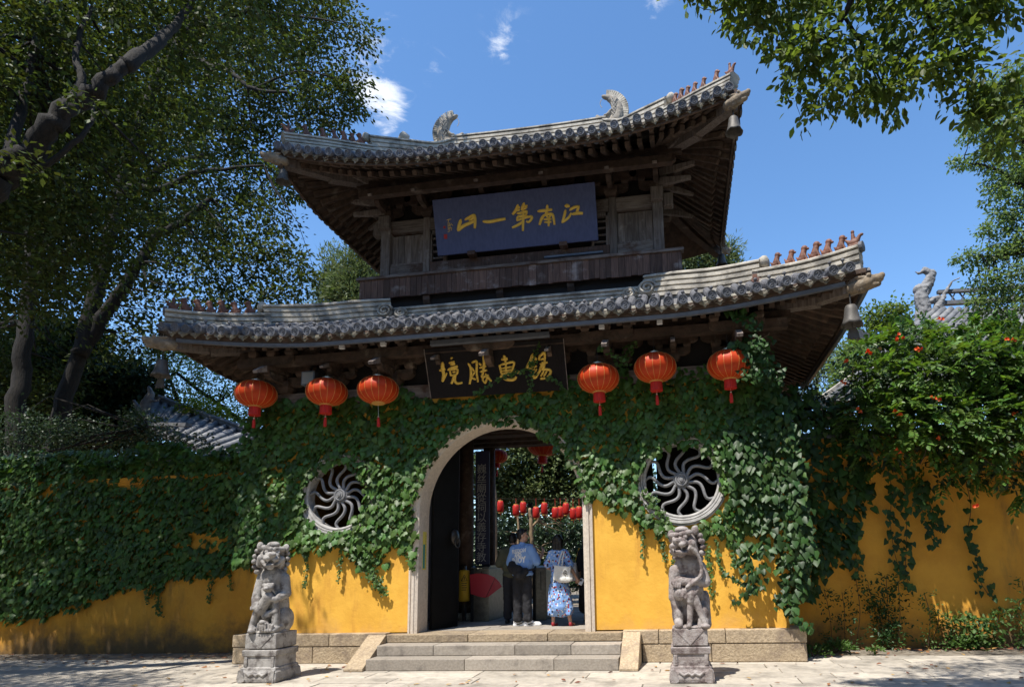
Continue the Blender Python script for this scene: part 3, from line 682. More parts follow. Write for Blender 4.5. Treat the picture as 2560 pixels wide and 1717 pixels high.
ridge([(x, 2.1, 11.47 + .03 * (abs(x) / 1.8) ** 2) for x in np.linspace(-1.8, 1.8, 14)], .34, .26, upper, layers=3, foot=.2)
mb = MB()
for k, (x, z) in enumerate([(4.42, 6.12), (4.5, 6.12), (4.45, 6.19), (4.53, 6.2), (4.47, 6.26), (4.52, 6.06)]): mb.box(x - .04, x + .035, -.36, -.28, z - .03, z + .03)
obj('bare_bricks', mb, M['terracotta'], lower, label='broken ridge section showing bare red bricks')
# chiwen: dragon ends of the main ridge, facing inwards
def chiwen(s):
    X = lambda a, z: Vector((s * a, 2.1, z))
    poly_out = [(2.24, 11.30), (2.27, 11.6), (2.24, 11.85), (2.14, 12.02), (1.98, 12.12), (1.84, 12.14)]
    sh = []
    spine = spline([X(1.98, 11.30), X(2.05, 11.5), X(2.06, 11.72), X(1.98, 11.92), X(1.84, 12.03)], 10)
    rad = [.20, .205, .20, .19, .18, .17, .155, .14, .12, .10, .075]
    for i in range(10): sh.append(('c', spine[i], rad[i] * .8, spine[i + 1], rad[i + 1] * .8))
    sh += [('e', X(1.80, 12.03), (.11, .06, .05), (0, s * .5, 0)), ('c', X(1.92, 11.40), .11, X(1.62, 11.52), .06), ('c', X(1.92, 11.32), .08, X(1.64, 11.38), .045), ('e', X(1.60, 11.55), (.055, .06, .05)),
           ('c', X(1.85, 11.52) + Vector((0, -.1, 0)), .045, X(1.95, 11.64) + Vector((0, -.12, 0)), .02), ('e', X(1.78, 11.50) + Vector((0, -.10, 0)), (.04, .04, .035)), ('e', X(2.0, 11.25), (.25, .15, .12))]
    me = sculpt(sh, .018, 2, .02, .06); shift(me, org(upper)); o = link('dragon_ridge_end', me, M['beast'], upper)
    # crest of fins along the outer back
    b = spline([X(2.16, 11.24), X(2.24, 11.5), X(2.26, 11.74), X(2.16, 11.96), X(1.98, 12.10), X(1.82, 12.13)], 22)
    for i in range(22):
        p = b[i].lerp(b[i + 1], .5); d = (b[i + 1] - b[i]).normalized(); nrm_ = Vector((d.z, 0, -d.x)) * (1 if s > 0 else -1)
        if nrm_.x * s < -.5: nrm_ = -nrm_
        mb = MB(); mb.bar(p - nrm_ * .09, p + nrm_ * .05, .11, (b[i + 1] - b[i]).length * .8, up=d); obj('fin', mb, M['ridge'], o)
    # scale lattice
    mb = MB()
    for k in range(5):
        for sg in (1, -1):
            q = [X(2.0 + .10 * t * sg, 11.42 + .11 * k + .2 * t) + Vector((0, -.165 + .05 * abs(t), 0)) for t in np.linspace(-.7, .7, 6)]
            mb.tube(q, .007, 4)
    mb.tube([X(1.72 - .05 * math.sin(t * 3), 11.98 - .22 * t) + Vector((0, -.03, 0)) for t in np.linspace(0, 1, 8)], .008, 5)
    obj('scale_lattice', mb, M['mortar'], o)
chiwen(-1); chiwen(1)
# seated ridge figures and the rider at each tip
def figure_mesh(k):
    w = [0, .02, -.015, .03, .01, -.02][k % 6]
    sh = [('e', (0, 0, .075), (.064, .058, .08)), ('c', (.0, 0, .10), .062, (.035, 0, .20), .050), ('e', (.045, 0, .245), (.060, .052, .056)), ('c', (.06, 0, .235), .032, (.112, 0, .222), .022),
          ('c', (.04, .03, .14), .022, (.085, .03, .02), .019), ('c', (.04, -.03, .14), .022, (.085, -.03, .02), .019), ('e', (-.03, .035, .05), (.04, .025, .045)), ('e', (-.03, -.035, .05), (.04, .025, .045)),
          ('c', (.03, .022, .26), .013, (.02, .028, .285 + w * .3), .006), ('c', (.03, -.022, .26), .013, (.02, -.028, .285), .006), ('e', (-.05, 0, .06), (.05, .045, .055)), ('c', (-.07, 0, .06), .026, (-.105, 0, .13 + w), .014), ('b', (0, 0, .005), (.08, .05, .012))]
    me = sculpt(sh, .009, 2); me.materials.append(M['terracotta']); return me
def rider_mesh():
    sh = [('e', (0, 0, .08), (.10, .05, .06)), ('c', (-.06, 0, .10), .04, (-.13, 0, .17), .012), ('c', (.06, 0, .10), .04, (.10, 0, .17), .028), ('e', (.125, 0, .18), (.04, .025, .025)), ('c', (0, 0, .13), .035, (0, 0, .22), .028),
          ('e', (0, 0, .265), (.03, .03, .034)), ('c', (.01, 0, .19), .012, (.05, .02, .15), .01), ('b', (0, 0, .02), (.09, .045, .02))]
    me = sculpt(sh, .009, 2); me.materials.append(M['terracotta']); return me
FIG = [figure_mesh(k) for k in range(3)]; RID = rider_mesh()
def along(path, zoff, parent, s, n, f0, f1, sc, ang):
    for i in range(n + 1):
        f = f0 + (f1 - f0) * i / n; t = f * (len(path) - 1); j = min(int(t), len(path) - 2); p = path[j].lerp(path[j + 1], t - j) + Vector((0, 0, zoff))
        me = RID if i == n else FIG[i % 3]
        o = link('rider_figure' if i == n else 'ridge_figure', me, None, parent, loc=p, rot=(0, 0, ang if s > 0 else PI - ang)); k = sc * rnd.uniform(.92, 1.1); o.scale = (k, k, k)
for s in (-1, 1):
    along(spline([(s * 4.62, -.26, 6.41), (s * 5.1, -.52, 6.33), (s * 5.55, -.76, 6.30), (s * 5.98, -1.0, 6.30)], 14), 0, lower, s, 6, .16, .92, .88, R(-29))
    along(spline([(s * 3.25, .75, 10.52), (s * 3.5, .5, 10.42), (s * 3.85, .15, 10.30), (s * 4.38, -.40, 10.08)], 14), .0, upper, s, 6, .12, .93, .82, R(-45))
for i in range(3): link('ridge_figure', FIG[i % 3], None, upper, loc=(4.35 - .12 * i, 4.55 - .13 * i, 10.1 + .03 * i), rot=(0, 0, R(50)))
ridge([(4.4, 4.65, 10.05), (3.9, 4.1, 10.25), (3.3, 3.5, 10.5)], .27, .23, upper, layers=3, foot=.3)
# beast heads on the corner beams
def corner_beast(s, c, parent, sc, fy=-1):
    d = Vector((s * .80, fy * .45, .03)).normalized(); sd = Vector((-d.y, d.x, 0)).normalized(); u = sd.cross(d)
    if u.z < 0: u = -u; sd = -sd
    P = lambda a, b, z: c + (d * a + sd * b + u * z) * sc
    sh = [('c', P(-.22, 0, -.02), .12 * sc, P(.08, 0, .0), .125 * sc), ('c', P(.06, 0, .04), .105 * sc, P(.27, 0, .03), .085 * sc), ('c', P(.06, 0, -.06), .085 * sc, P(.24, 0, -.075), .055 * sc), ('e', P(.32, 0, .065), (.06 * sc,) * 3),
          ('e', P(.12, .085, .11), (.045 * sc,) * 3), ('e', P(.12, -.085, .11), (.045 * sc,) * 3), ('c', P(.02, .07, .10), .04 * sc, P(-.12, .10, .13), .022 * sc), ('c', P(.02, -.07, .10), .04 * sc, P(-.12, -.10, .13), .022 * sc), ('e', P(-.05, .0, -.11), (.09 * sc, .09 * sc, .06 * sc))]
    me = sculpt(sh, .012, 1, .010, .04); shift(me, org(parent)); link('corner_beast', me, M['beast_corner'], parent)
for s in (-1, 1):
    corner_beast(s, LR.outer(0, s) + Vector((-s * .04, .03, -.27)), lower, .80)
    corner_beast(s, UR.outer(0, s) + Vector((-s * .03, .02, -.24)), upper, .72)
corner_beast(1, UR.outer(2, 1) + Vector((.05, .04, -.1)), upper, .8, 1)

# ------------------------------------------------------------------ balcony
bal = obj('balcony', MB().box(-3.30, 3.25, .92, 3.45, 7.10, 7.16), M['wood'], G)
obj('gap_dark_board', MB().box(-3.32, 3.27, .9155, .925, 7.10, 7.48), M['shade_black'], bal)  # added near-black sheet that turns the gaps between planks dark
rs = random.Random(9); x = -3.34
while x < 3.27:
    w = min(rs.uniform(.09, .15), 3.285 - x)
    obj('plank', MB().box(x + .003, x + w - .003, .885 - rs.uniform(0, .008), .915, 7.07 + rs.uniform(-.012, .012), 7.49), M['plank'], bal); x += w
    if w < .03: break
for sx, xx in ((1, 3.285), (-1, -3.34)):
    y = .92
    while y < 3.3: obj('plank', MB().box(xx - .015, xx + .015, y + .003, y + .137, 7.07, 7.49), M['plank'], bal); y += .14
for a, b in [(-3.40, -1.1), (-1.095, 1.3), (1.305, 3.345)]: obj('cap_rail', MB().box(a, b, .845, .985, 7.49, 7.545), M['ridge'] if False else M['wood_h'], bal)
for a, b, y, z in [(-2.72, -1.3, 1.09, 7.60), (-1.25, -.2, 1.08, 7.61), (.0, 1.2, 1.08, 7.62), (.55, 1.75, 1.07, 7.72), (1.3, 2.4, 1.09, 7.61)]: obj('light_strip', MB().box(a, b, y - .02, y + .02, z - .02, z + .02), M['gutter'], bal)
obj('recess_wall', MB().box(-3.0, 2.95, 1.0, 1.08, 6.3, 7.10), M['shade_black'], G)
for x in (-1.9, -.35, 1.1, 2.7):
    mb = MB(); mb.prism([(.95, 7.07), (.95, 6.98), (1.02, 6.86), (1.1, 6.86), (1.1, 7.07)], lambda a, b: (x - .07, a - .02, b), lambda a, b: (x + .07, a - .02, b)); obj('bracket_block', mb, M['wood'], bal)
# ------------------------------------------------------------------ upper storey
us = obj('upper_storey', MB().box(-2.85, 2.8, 1.34, 2.9, 7.16, 10.2), M['shade_black'], G)
for x in (-2.93, 2.87): obj('post', MB().box(x - .105, x + .105, 1.13, 1.36, 7.55, 8.93), M['wood_grey'], us, bevel=.02)
for x in (-2.02, 1.96): obj('post', MB().box(x - .075, x + .075, 1.16, 1.35, 7.70, 8.95), M['wood_grey'], us, bevel=.01)
for a, b in [(-2.82, -2.10), (-1.94, 1.88), (2.04, 2.76)]:
    obj('lintel', MB().box(a, b, 1.17, 1.35, 8.66, 8.93), M['wood_h'], us); obj('rail', MB().box(a, b, 1.17, 1.35, 7.66, 7.92), M['plank'] if b - a > 2 else M['wood_h'], us)
    obj('rail', MB().box(a - .05, b + .05, 1.10, 1.36, 7.55, 7.655), M['wood_h'], us)
for s in (-1, 1):
    x0, x1 = sorted((s * 2.08 + (-.02 if s < 0 else -.03), s * 2.80 - .04)); k = 5
    for i in range(k): obj('panel_board', MB().box(x0 + (x1 - x0) * i / k + .003, x0 + (x1 - x0) * (i + 1) / k - .003, 1.245 + rs.uniform(0, .006), 1.30, 7.97, 8.62), M['wood_grey'], us)
    obj('panel_frame', MB().box(x0 - .04, x0 - .005, 1.19, 1.3, 7.925, 8.655).box(x1 + .005, x1 + .04, 1.19, 1.3, 7.925, 8.655).box(x0, x1, 1.2, 1.3, 7.925, 7.965), M['wood_grey'], us)
    lx0, lx1 = sorted((s * 1.57 - .04, s * 1.9 - .04)); obj('lattice_frame', MB().box(lx0 - .02, lx0 + .03, 1.2, 1.3, 7.93, 8.65).box(lx1 - .05, lx1 + .02, 1.2, 1.3, 7.93, 8.65).box(lx0, lx1, 1.2, 1.3, 8.58, 8.65), M['wood_grey'], us)
    for i in range(4): obj('lattice_bar', MB().box(lx0 + .03, lx1 - .05, 1.24, 1.27, 8.02 + i * .15, 8.055 + i * .15), M['wood_grey'], us)
# lintel ends and light coloured post caps
for s in (-1, 1):
    x = s * 2.9 - .03
    obj('post_cap', MB().box(x - .12, x + .12, 1.02, 1.13, 8.72, 9.0), M['ridge'] if False else M['wood_grey'], us, bevel=.01)
    obj('post_cap', MB().box(x + s * .12 - .0, x + s * .32, 1.18, 1.36, 8.66, 8.94) if s > 0 else MB().box(x - .32, x - .12, 1.18, 1.36, 8.66, 8.94), M['wood_grey'], us, bevel=.02)

# ------------------------------------------------------------------ bracket sets
def gong(mb, c, L, h, t, ax='x'):
    poly = [(-L / 2, h), (-L / 2, h * .45), (-L / 2 + h * .25, h * .2), (-L / 2 + h * .7, 0), (L / 2 - h * .7, 0), (L / 2 - h * .25, h * .2), (L / 2, h * .45), (L / 2, h)]
    if ax == 'x': mb.prism(poly, lambda a, b: (c[0] + a, c[1] - t / 2, c[2] + b), lambda a, b: (c[0] + a, c[1] + t / 2, c[2] + b))
    else: mb.prism(poly, lambda a, b: (c[0] - t / 2, c[1] + a, c[2] + b), lambda a, b: (c[0] + t / 2, c[1] + a, c[2] + b))
def dou(c, w, h):
    mb = MB(); b = w * .34; t = w * .5
    mb.add([(c[0] - b, c[1] - b, c[2]), (c[0] + b, c[1] - b, c[2]), (c[0] + b, c[1] + b, c[2]), (c[0] - b, c[1] + b, c[2]),
            (c[0] - t, c[1] - t, c[2] + h * .45), (c[0] + t, c[1] - t, c[2] + h * .45), (c[0] + t, c[1] + t, c[2] + h * .45), (c[0] - t, c[1] + t, c[2] + h * .45),
            (c[0] - t, c[1] - t, c[2] + h), (c[0] + t, c[1] - t, c[2] + h), (c[0] + t, c[1] + t, c[2] + h), (c[0] - t, c[1] + t, c[2] + h)],
           [(3, 2, 1, 0), (0, 1, 5, 4), (1, 2, 6, 5), (2, 3, 7, 6), (3, 0, 4, 7), (4, 5, 9, 8), (5, 6, 10, 9), (6, 7, 11, 10), (7, 4, 8, 11), (8, 9, 10, 11)]); return mb
def bracket_set(x, y, z, k=1.0, m='rafter', tip='wood_grey', side=0):
    b = obj('bracket_set', dou((x, y, z), .30 * k, .2 * k), M[m], G)
    def arm(L, zz, yy, h=.17, t=.12, ax='x'): mb = MB(); gong(mb, (x, yy, zz), L * k, h * k, t * k, ax); obj('bracket_arm', mb, M[m], b)
    arm(.78, z + .12 * k, y); arm(1.16, z + .40 * k, y); arm(.9, z + .40 * k, y - .42 * k)
    for dx in (-.32, 0, .32): obj('bracket_block', dou((x + dx * k, y, z + .29 * k), .17 * k, .11 * k), M[m], b)
    for dx in (-.5, 0, .5): obj('bracket_block', dou((x + dx * k, y, z + .57 * k), .17 * k, .11 * k), M[m], b)
    for dx in (-.36, 0, .36): obj('bracket_block', dou((x + dx * k, y - .42 * k, z + .57 * k), .16 * k, .11 * k), M[m], b)
    arm(.9, z + .14 * k, y - .1 * k, .15, .11, 'y')
    mb = MB(); mb.bar((x, y + .1, z + .44 * k), (x, y - .62 * k, z + .30 * k), .11 * k, .15 * k, h1=.10 * k); obj('slanting_arm', mb, M[m], b)
    mb = MB(); mb.bar((x, y - .60 * k, z + .30 * k), (x, y - .86 * k, z + .17 * k), .10 * k, .11 * k, w1=.09 * k, h1=.05 * k); obj('beak', mb, M[tip], b)
    return b
for x in (-4.2, -2.05, -.1, 1.95, 4.1): bracket_set(x, -.08, 4.86, 1.0)
for x in (-3.1, 3.05, .95, -1.05): bracket_set(x, -.06, 4.98, .75)
obj('frieze_beam', MB().box(-4.7, 4.7, -.06, .16, 4.62, 4.86), M['wood_h'], G)
obj('frieze_wall', MB().box(-4.6, 4.6, .06, .2, 4.86, 6.0), M['shade_black'], G)  # near-black sheet: the dark voids between the brackets put into its colour
obj('frieze_beam', MB().box(-5.0, 5.0, -.34, -.22, 5.46, 5.62), M['rafter'], G)
obj('frieze_beam', MB().box(-4.75, 4.75, -.13, .05, 5.46, 5.66), M['rafter'], G)
for s in (-1, 1): obj('frieze_wall', MB().box(s * 4.56 - .08, s * 4.56 + .08, .2, 4.6, 4.6, 6.0), M['shade_black'], G)
for x in (-2.93, -2.0, 1.94, 2.87): bracket_set(x, 1.2, 8.95, .92, 'wood', 'wood_grey')
for x in (-.68, .64): bracket_set(x, 1.2, 9.0, .92, 'wood', 'wood_grey')
obj('frieze_beam', MB().box(-3.0, 2.95, 1.1, 1.3, 9.62, 9.80), M['wood'], G)
obj('frieze_beam', MB().box(-3.4, 3.4, .72, .86, 9.50, 9.64), M['wood'], G)
for s in (-1, 1):      # arms that reach out sideways and diagonally at the upper corners
    for (a, b, w) in [((2.95, 1.15, 9.35), (3.78, 1.0, 9.42), .1), ((2.95, 1.1, 9.12), (3.55, .9, 9.02), .1), ((2.95, 1.5, 9.30), (3.62, 1.7, 9.15), .09), ((2.95, 2.2, 9.15), (3.6, 2.25, 8.98), .09), ((2.95, .95, 9.6), (3.62, .35, 9.72), .11)]:
        mb = MB(); mb.bar((s * a[0], a[1], a[2]), (s * b[0], b[1], b[2]), w, w * 1.6, w1=w * .8, h1=w * .6); obj('slanting_arm', mb, M['wood_grey'], G)
    for y in (1.7, 2.5): obj('bracket_set', dou((s * 3.0, y, 9.1), .3, .2), M['wood'], G)
# ------------------------------------------------------------------ name boards
def board_frame(tl, tr, br, bl):
    tl, tr, br, bl = map(Vector, (tl, tr, br, bl)); n = (tr - tl).cross(bl - tl).normalized()
    if n.y > 0: n = -n
    return lambda u, v, d=0: (tl.lerp(tr, u)).lerp(bl.lerp(br, u), v) + n * d
def quadmap(q, p):
    """inverse bilinear: point p in the quad q (tl,tr,br,bl) -> u,v"""
    a = np.linalg.solve(np.array([[q[0][0], q[0][1], q[0][0] * q[0][1], 1], [q[1][0], q[1][1], q[1][0] * q[1][1], 1], [q[2][0], q[2][1], q[2][0] * q[2][1], 1], [q[3][0], q[3][1], q[3][0] * q[3][1], 1]], float), np.array([[0, 0], [1, 0], [1, 1], [0, 1]], float))
    r = np.array([p[0], p[1], p[0] * p[1], 1]) @ a; return float(r[0]), float(r[1])
def strokes(name, data, quad, bf, wscale, m, parent, d=.012, flat=.45):
    for ch in data:
        mb = MB()
        for st_ in ch:
            w = st_[0]; pts = st_[1:]; uv = [quadmap(quad, p) for p in pts]; P3 = [bf(u, v, d) for u, v in uv]
            if len(P3) > 2: P3 = spline(P3, (len(P3) - 1) * 4)
            else: P3 = [P3[0].lerp(P3[1], t / 4) for t in range(5)]
            k = len(P3); rr = [w * wscale * (.62 + .38 * math.sin(PI * (.18 + .72 * i / (k - 1)))) * (1.0 if i else .8) for i in range(k)]
            nn = (bf(0, 0, 1) - bf(0, 0, 0)); b0 = len(mb.v); mb.tube(P3, rr, 8, nrm=nn, flat=flat)
            e = P3[0]; mb.lathe([(1e-6, -rr[0]), (rr[0] * .7, -rr[0] * .7), (rr[0], 0), (rr[0] * .7, rr[0] * .7), (1e-6, rr[0])], e, 8, axis=nn); 
        obj(name, mb, m, parent, smooth=True)
c = [(-1.715, .74, 9.04), (1.665, .74, 9.04), (1.665, 1.08, 7.985), (-1.715, 1.08, 7.985)]
sg = thing('name_board', 'large tilted dark blue board with gold calligraphy on the upper storey', 'sign', (0, .95, 7.99))
bf = board_frame(*c); mb = MB()
mb.add([bf(0, 0, .03), bf(1, 0, .03), bf(1, 1, .03), bf(0, 1, .03), bf(0, 0, -.03), bf(1, 0, -.03), bf(1, 1, -.03), bf(0, 1, -.03)], [(0, 1, 2, 3), (7, 6, 5, 4), (0, 4, 5, 1), (1, 5, 6, 2), (2, 6, 7, 3), (3, 7, 4, 0)])
obj('board', mb, M['blue_board'], sg, bevel=.006)
Q1 = [(95, 315), (2172, 90), (2230, 808), (150, 1005)]
JIANG = [[20, (1815, 385), (1845, 388), (1850, 405)], [15, (1815, 440), (1800, 510), (1775, 590)], [13, (1775, 592), (1850, 535), (1888, 470)], [16, (1872, 435), (1925, 402), (1990, 392)], [15, (1982, 395), (1965, 440), (1952, 478)], [17, (1905, 487), (1970, 476), (2035, 478)]]
NAN = [[16, (1470, 452), (1560, 442), (1648, 430)], [16, (1585, 382), (1580, 450), (1562, 500)], [16, (1545, 498), (1510, 550), (1487, 622)], [15, (1532, 508), (1600, 487), (1650, 492), (1668, 550), (1678, 620)], [11, (1578, 508), (1592, 530)], [11, (1628, 505), (1606, 532)], [11, (1545, 552), (1640, 547)], [11, (1552, 588), (1640, 582)], [13, (1606, 525), (1602, 640)]]
DI = [[17, (1210, 378), (1185, 440), (1140, 492)], [12, (1195, 420), (1238, 398)], [12, (1190, 445), (1238, 432)], [16, (1290, 355), (1272, 400), (1258, 445)], [12, (1285, 395), (1335, 382)], [12, (1285, 425), (1330, 400)],
      [14, (1205, 480), (1270, 468), (1322, 452), (1312, 505)], [14, (1312, 505), (1250, 512), (1208, 525), (1200, 566)], [14, (1200, 566), (1290, 535), (1375, 515), (1388, 540), (1350, 585), (1318, 572)], [15, (1285, 440), (1278, 560), (1274, 698)], [15, (1280, 578), (1210, 622), (1135, 656)]]
YI = [[18, (765, 578), (850, 580), (960, 560), (1052, 545)]]
SHAN = [[20, (468, 562), (448, 620), (430, 690)], [19, (432, 690), (500, 635), (580, 600), (648, 572)], [15, (528, 555), (590, 520), (640, 494)], [15, (640, 494), (620, 540), (572, 562)], [17, (650, 498), (656, 570), (650, 665)]]
strokes('gold_character', [JIANG, NAN, DI, YI, SHAN], Q1, bf, .00195, M['gold'], sg, .035)
SIG = [[6, (282, 562), (342, 548)], [5, (312, 555), (300, 600), (300, 690)], [5, (318, 590), (325, 650), (318, 690)], [5, (335, 600), (365, 630)], [5, (300, 630), (340, 620)], [5, (300, 665), (345, 655), (340, 690)], [5, (292, 708), (325, 695)]]
strokes('signature', [SIG], Q1, bf, .0011, M['gold'], sg, .034)
for (x, y, w, h) in [(250, 650, 14, 14), (262, 765, 22, 28)]:
    mb = MB(); p = [quadmap(Q1, q) for q in [(x - w, y - h), (x + w, y - h - 2), (x + w, y + h), (x - w, y + h)]]
    mb.add([bf(u, v, .031) for u, v in p] + [bf(u, v, .036) for u, v in p], [(0, 1, 2, 3), (4, 5, 6, 7), (0, 4, 5, 1), (1, 5, 6, 2), (2, 6, 7, 3), (3, 7, 4, 0)]); obj('red_seal', mb, M['red_seal'], sg)
for u in (.22, .79):
    p = bf(u, 1, 0); obj('support_block', MB().box(p.x - .08, p.x + .08, p.y - .10, p.y + .06, p.z - .085, p.z - .004), M['plank'], sg)
# lower board
c = [(-1.62, -.52, 5.36), (1.30, -.52, 5.36), (1.34, -.14, 4.52), (-1.58, -.14, 4.52)]
a0, a1 = at(1068, 872, Y=-.50), at(1412, 846, Y=-.50); b0, b1 = at(1073, 997, Y=-.16), at(1418, 973, Y=-.16)
zt = (a0.z + a1.z) / 2; zb = (b0.z + b1.z) / 2; xl = (a0.x + b0.x) / 2; xr = (a1.x + b1.x) / 2
c = [(xl, -.50, zt), (xr, -.50, zt), (xr, -.16, zb), (xl, -.16, zb)]
sg2 = thing('name_board', 'black board with gold calligraphy hanging over the arch among ivy', 'sign', ((xl + xr) / 2, -.16, zb))
bf2 = board_frame(*c); mb = MB()
mb.add([bf2(0, 0, .025), bf2(1, 0, .025), bf2(1, 1, .025), bf2(0, 1, .025), bf2(0, 0, -.025), bf2(1, 0, -.025), bf2(1, 1, -.025), bf2(0, 1, -.025)], [(0, 1, 2, 3), (7, 6, 5, 4), (0, 4, 5, 1), (1, 5, 6, 2), (2, 6, 7, 3), (3, 7, 4, 0)])
obj('board', mb, M['black_board'], sg2, bevel=.005)
for e in (0, 1): mb = MB(); mb.bar(bf2(e, 0, .03), bf2(e, 1, .03), .012, .012); obj('edge_strip', mb, M['wood_grey'], sg2)
Q2 = [(145, 245), (2160, 95), (2210, 840), (195, 980)]
JING = [[26, (405, 445), (402, 520), (410, 610)], [22, (410, 600), (400, 670), (385, 720)], [20, (358, 555), (440, 530)], [13, (385, 720), (425, 655), (460, 590)], [20, (538, 372), (550, 385)], [17, (505, 445), (585, 425)], [16, (525, 472), (590, 455)], [18, (480, 548), (550, 512), (628, 492)], [14, (505, 555), (515, 640)], [15, (520, 550), (612, 532), (605, 605), (520, 632)], [12, (545, 582), (592, 572)], [18, (560, 635), (545, 690), (515, 755)], [17, (588, 620), (570, 700), (600, 748), (682, 735)]]
SHENG = [[18, (785, 455), (815, 520), (812, 640), (785, 760)], [17, (840, 440), (908, 425), (898, 570), (912, 730)], [12, (830, 510), (868, 575)], [12, (832, 640), (872, 580)], [14, (820, 660), (880, 690)], [19, (1010, 340), (1016, 440), (1000, 540), (985, 620)], [15, (945, 450), (972, 480)], [15, (1065, 438), (1028, 405)], [16, (948, 518), (1042, 490)], [16, (955, 575), (1055, 548)], [16, (990, 600), (975, 655), (1075, 625)], [18, (1030, 610), (1060, 655), (1110, 718)], [14, (980, 690), (1015, 740), (1042, 680), (1050, 640)], [13, (975, 700), (1000, 650)]]
HUI = [[26, (1310, 345), (1325, 410)], [24, (1280, 392), (1362, 382)], [14, (1322, 350), (1335, 600)], [17, (1238, 480), (1250, 540), (1262, 610)], [17, (1260, 472), (1350, 448), (1450, 440), (1405, 580)], [13, (1270, 525), (1425, 500)], [13, (1268, 565), (1415, 545)], [14, (1272, 600), (1400, 580)], [17, (1310, 595), (1265, 630), (1230, 685)], [20, (1285, 665), (1340, 692), (1435, 690), (1475, 645)], [14, (1340, 595), (1365, 622), (1400, 592), (1450, 580)], [22, (1475, 572), (1525, 588)]]
XI = [[26, (1720, 325), (1685, 430), (1615, 540)], [22, (1715, 345), (1775, 405)], [16, (1685, 445), (1755, 425)], [17, (1655, 525), (1775, 490)], [19, (1720, 440), (1728, 600)], [13, (1690, 565), (1710, 595)], [13, (1768, 535), (1748, 575)], [20, (1705, 600), (1735, 665), (1792, 600)], [17, (1818, 335), (1808, 410)], [18, (1825, 345), (1890, 298), (1885, 430)], [14, (1830, 400), (1890, 375)], [16, (1825, 460), (1930, 435)], [18, (1855, 440), (1820, 545), (1788, 605)], [18, (1835, 545), (1955, 545), (1962, 600), (1915, 660), (1815, 678)], [14, (1872, 560), (1825, 645)], [14, (1915, 565), (1868, 645)], [22, (1885, 430), (1860, 545)]]
strokes('gold_character', [JING, SHENG, HUI, XI], Q2, bf2, .0014, M['gold_dull'], sg2, .028)
ls = thing('light_strip', 'long grey metal lamp strip mounted above the black board', 'lamp', (xl + 1.3, -.62, zt + .05))
mb = MB(); mb.box(xl + .16, xr - .22, -.66, -.58, zt + .0, zt + .09); obj('lamp_housing', mb, M['gutter'], ls, bevel=.008)
for u in (.3, .62, .85):
    x = xl + (xr - xl) * u; mb = MB(); mb.bar((x, -.60, zt + .05), (x - .08, -.45, zt + .2), .05, .05); obj('lamp_arm', mb, M['gutter'], ls)
# dark boards with characters hung on the inner columns
def couplet(px0, px1, py0, py1, y, chars, label):
    a, b = at(px0, py0, Y=y), at(px1, py1, Y=y)
    t = thing('couplet_board', label, 'board', ((a.x + b.x) / 2, y, b.z))
    obj('board', MB().box(a.x, b.x, y, y + .04, b.z, a.z), M['couplet'], t, bevel=.006)
    h = (a.z - b.z - .34) / len(chars)
    for i, ch in enumerate(chars):
        me = text_mesh(ch, h * 1.06, .004, 'character'); me.transform(Matrix.Translation(Vector(((a.x * .55 + b.x * .45), y - .006, a.z - .30 - h * (i + .5))) - org(t)) @ Matrix.Rotation(PI / 2, 4, 'X')); link('character', me, M['paper'], t)
couplet(1189, 1223, 1128, 1410, 2.27, '巍丝廟從祠以義存寺教', 'tall dark blue vertical board with grey characters on an inner column')

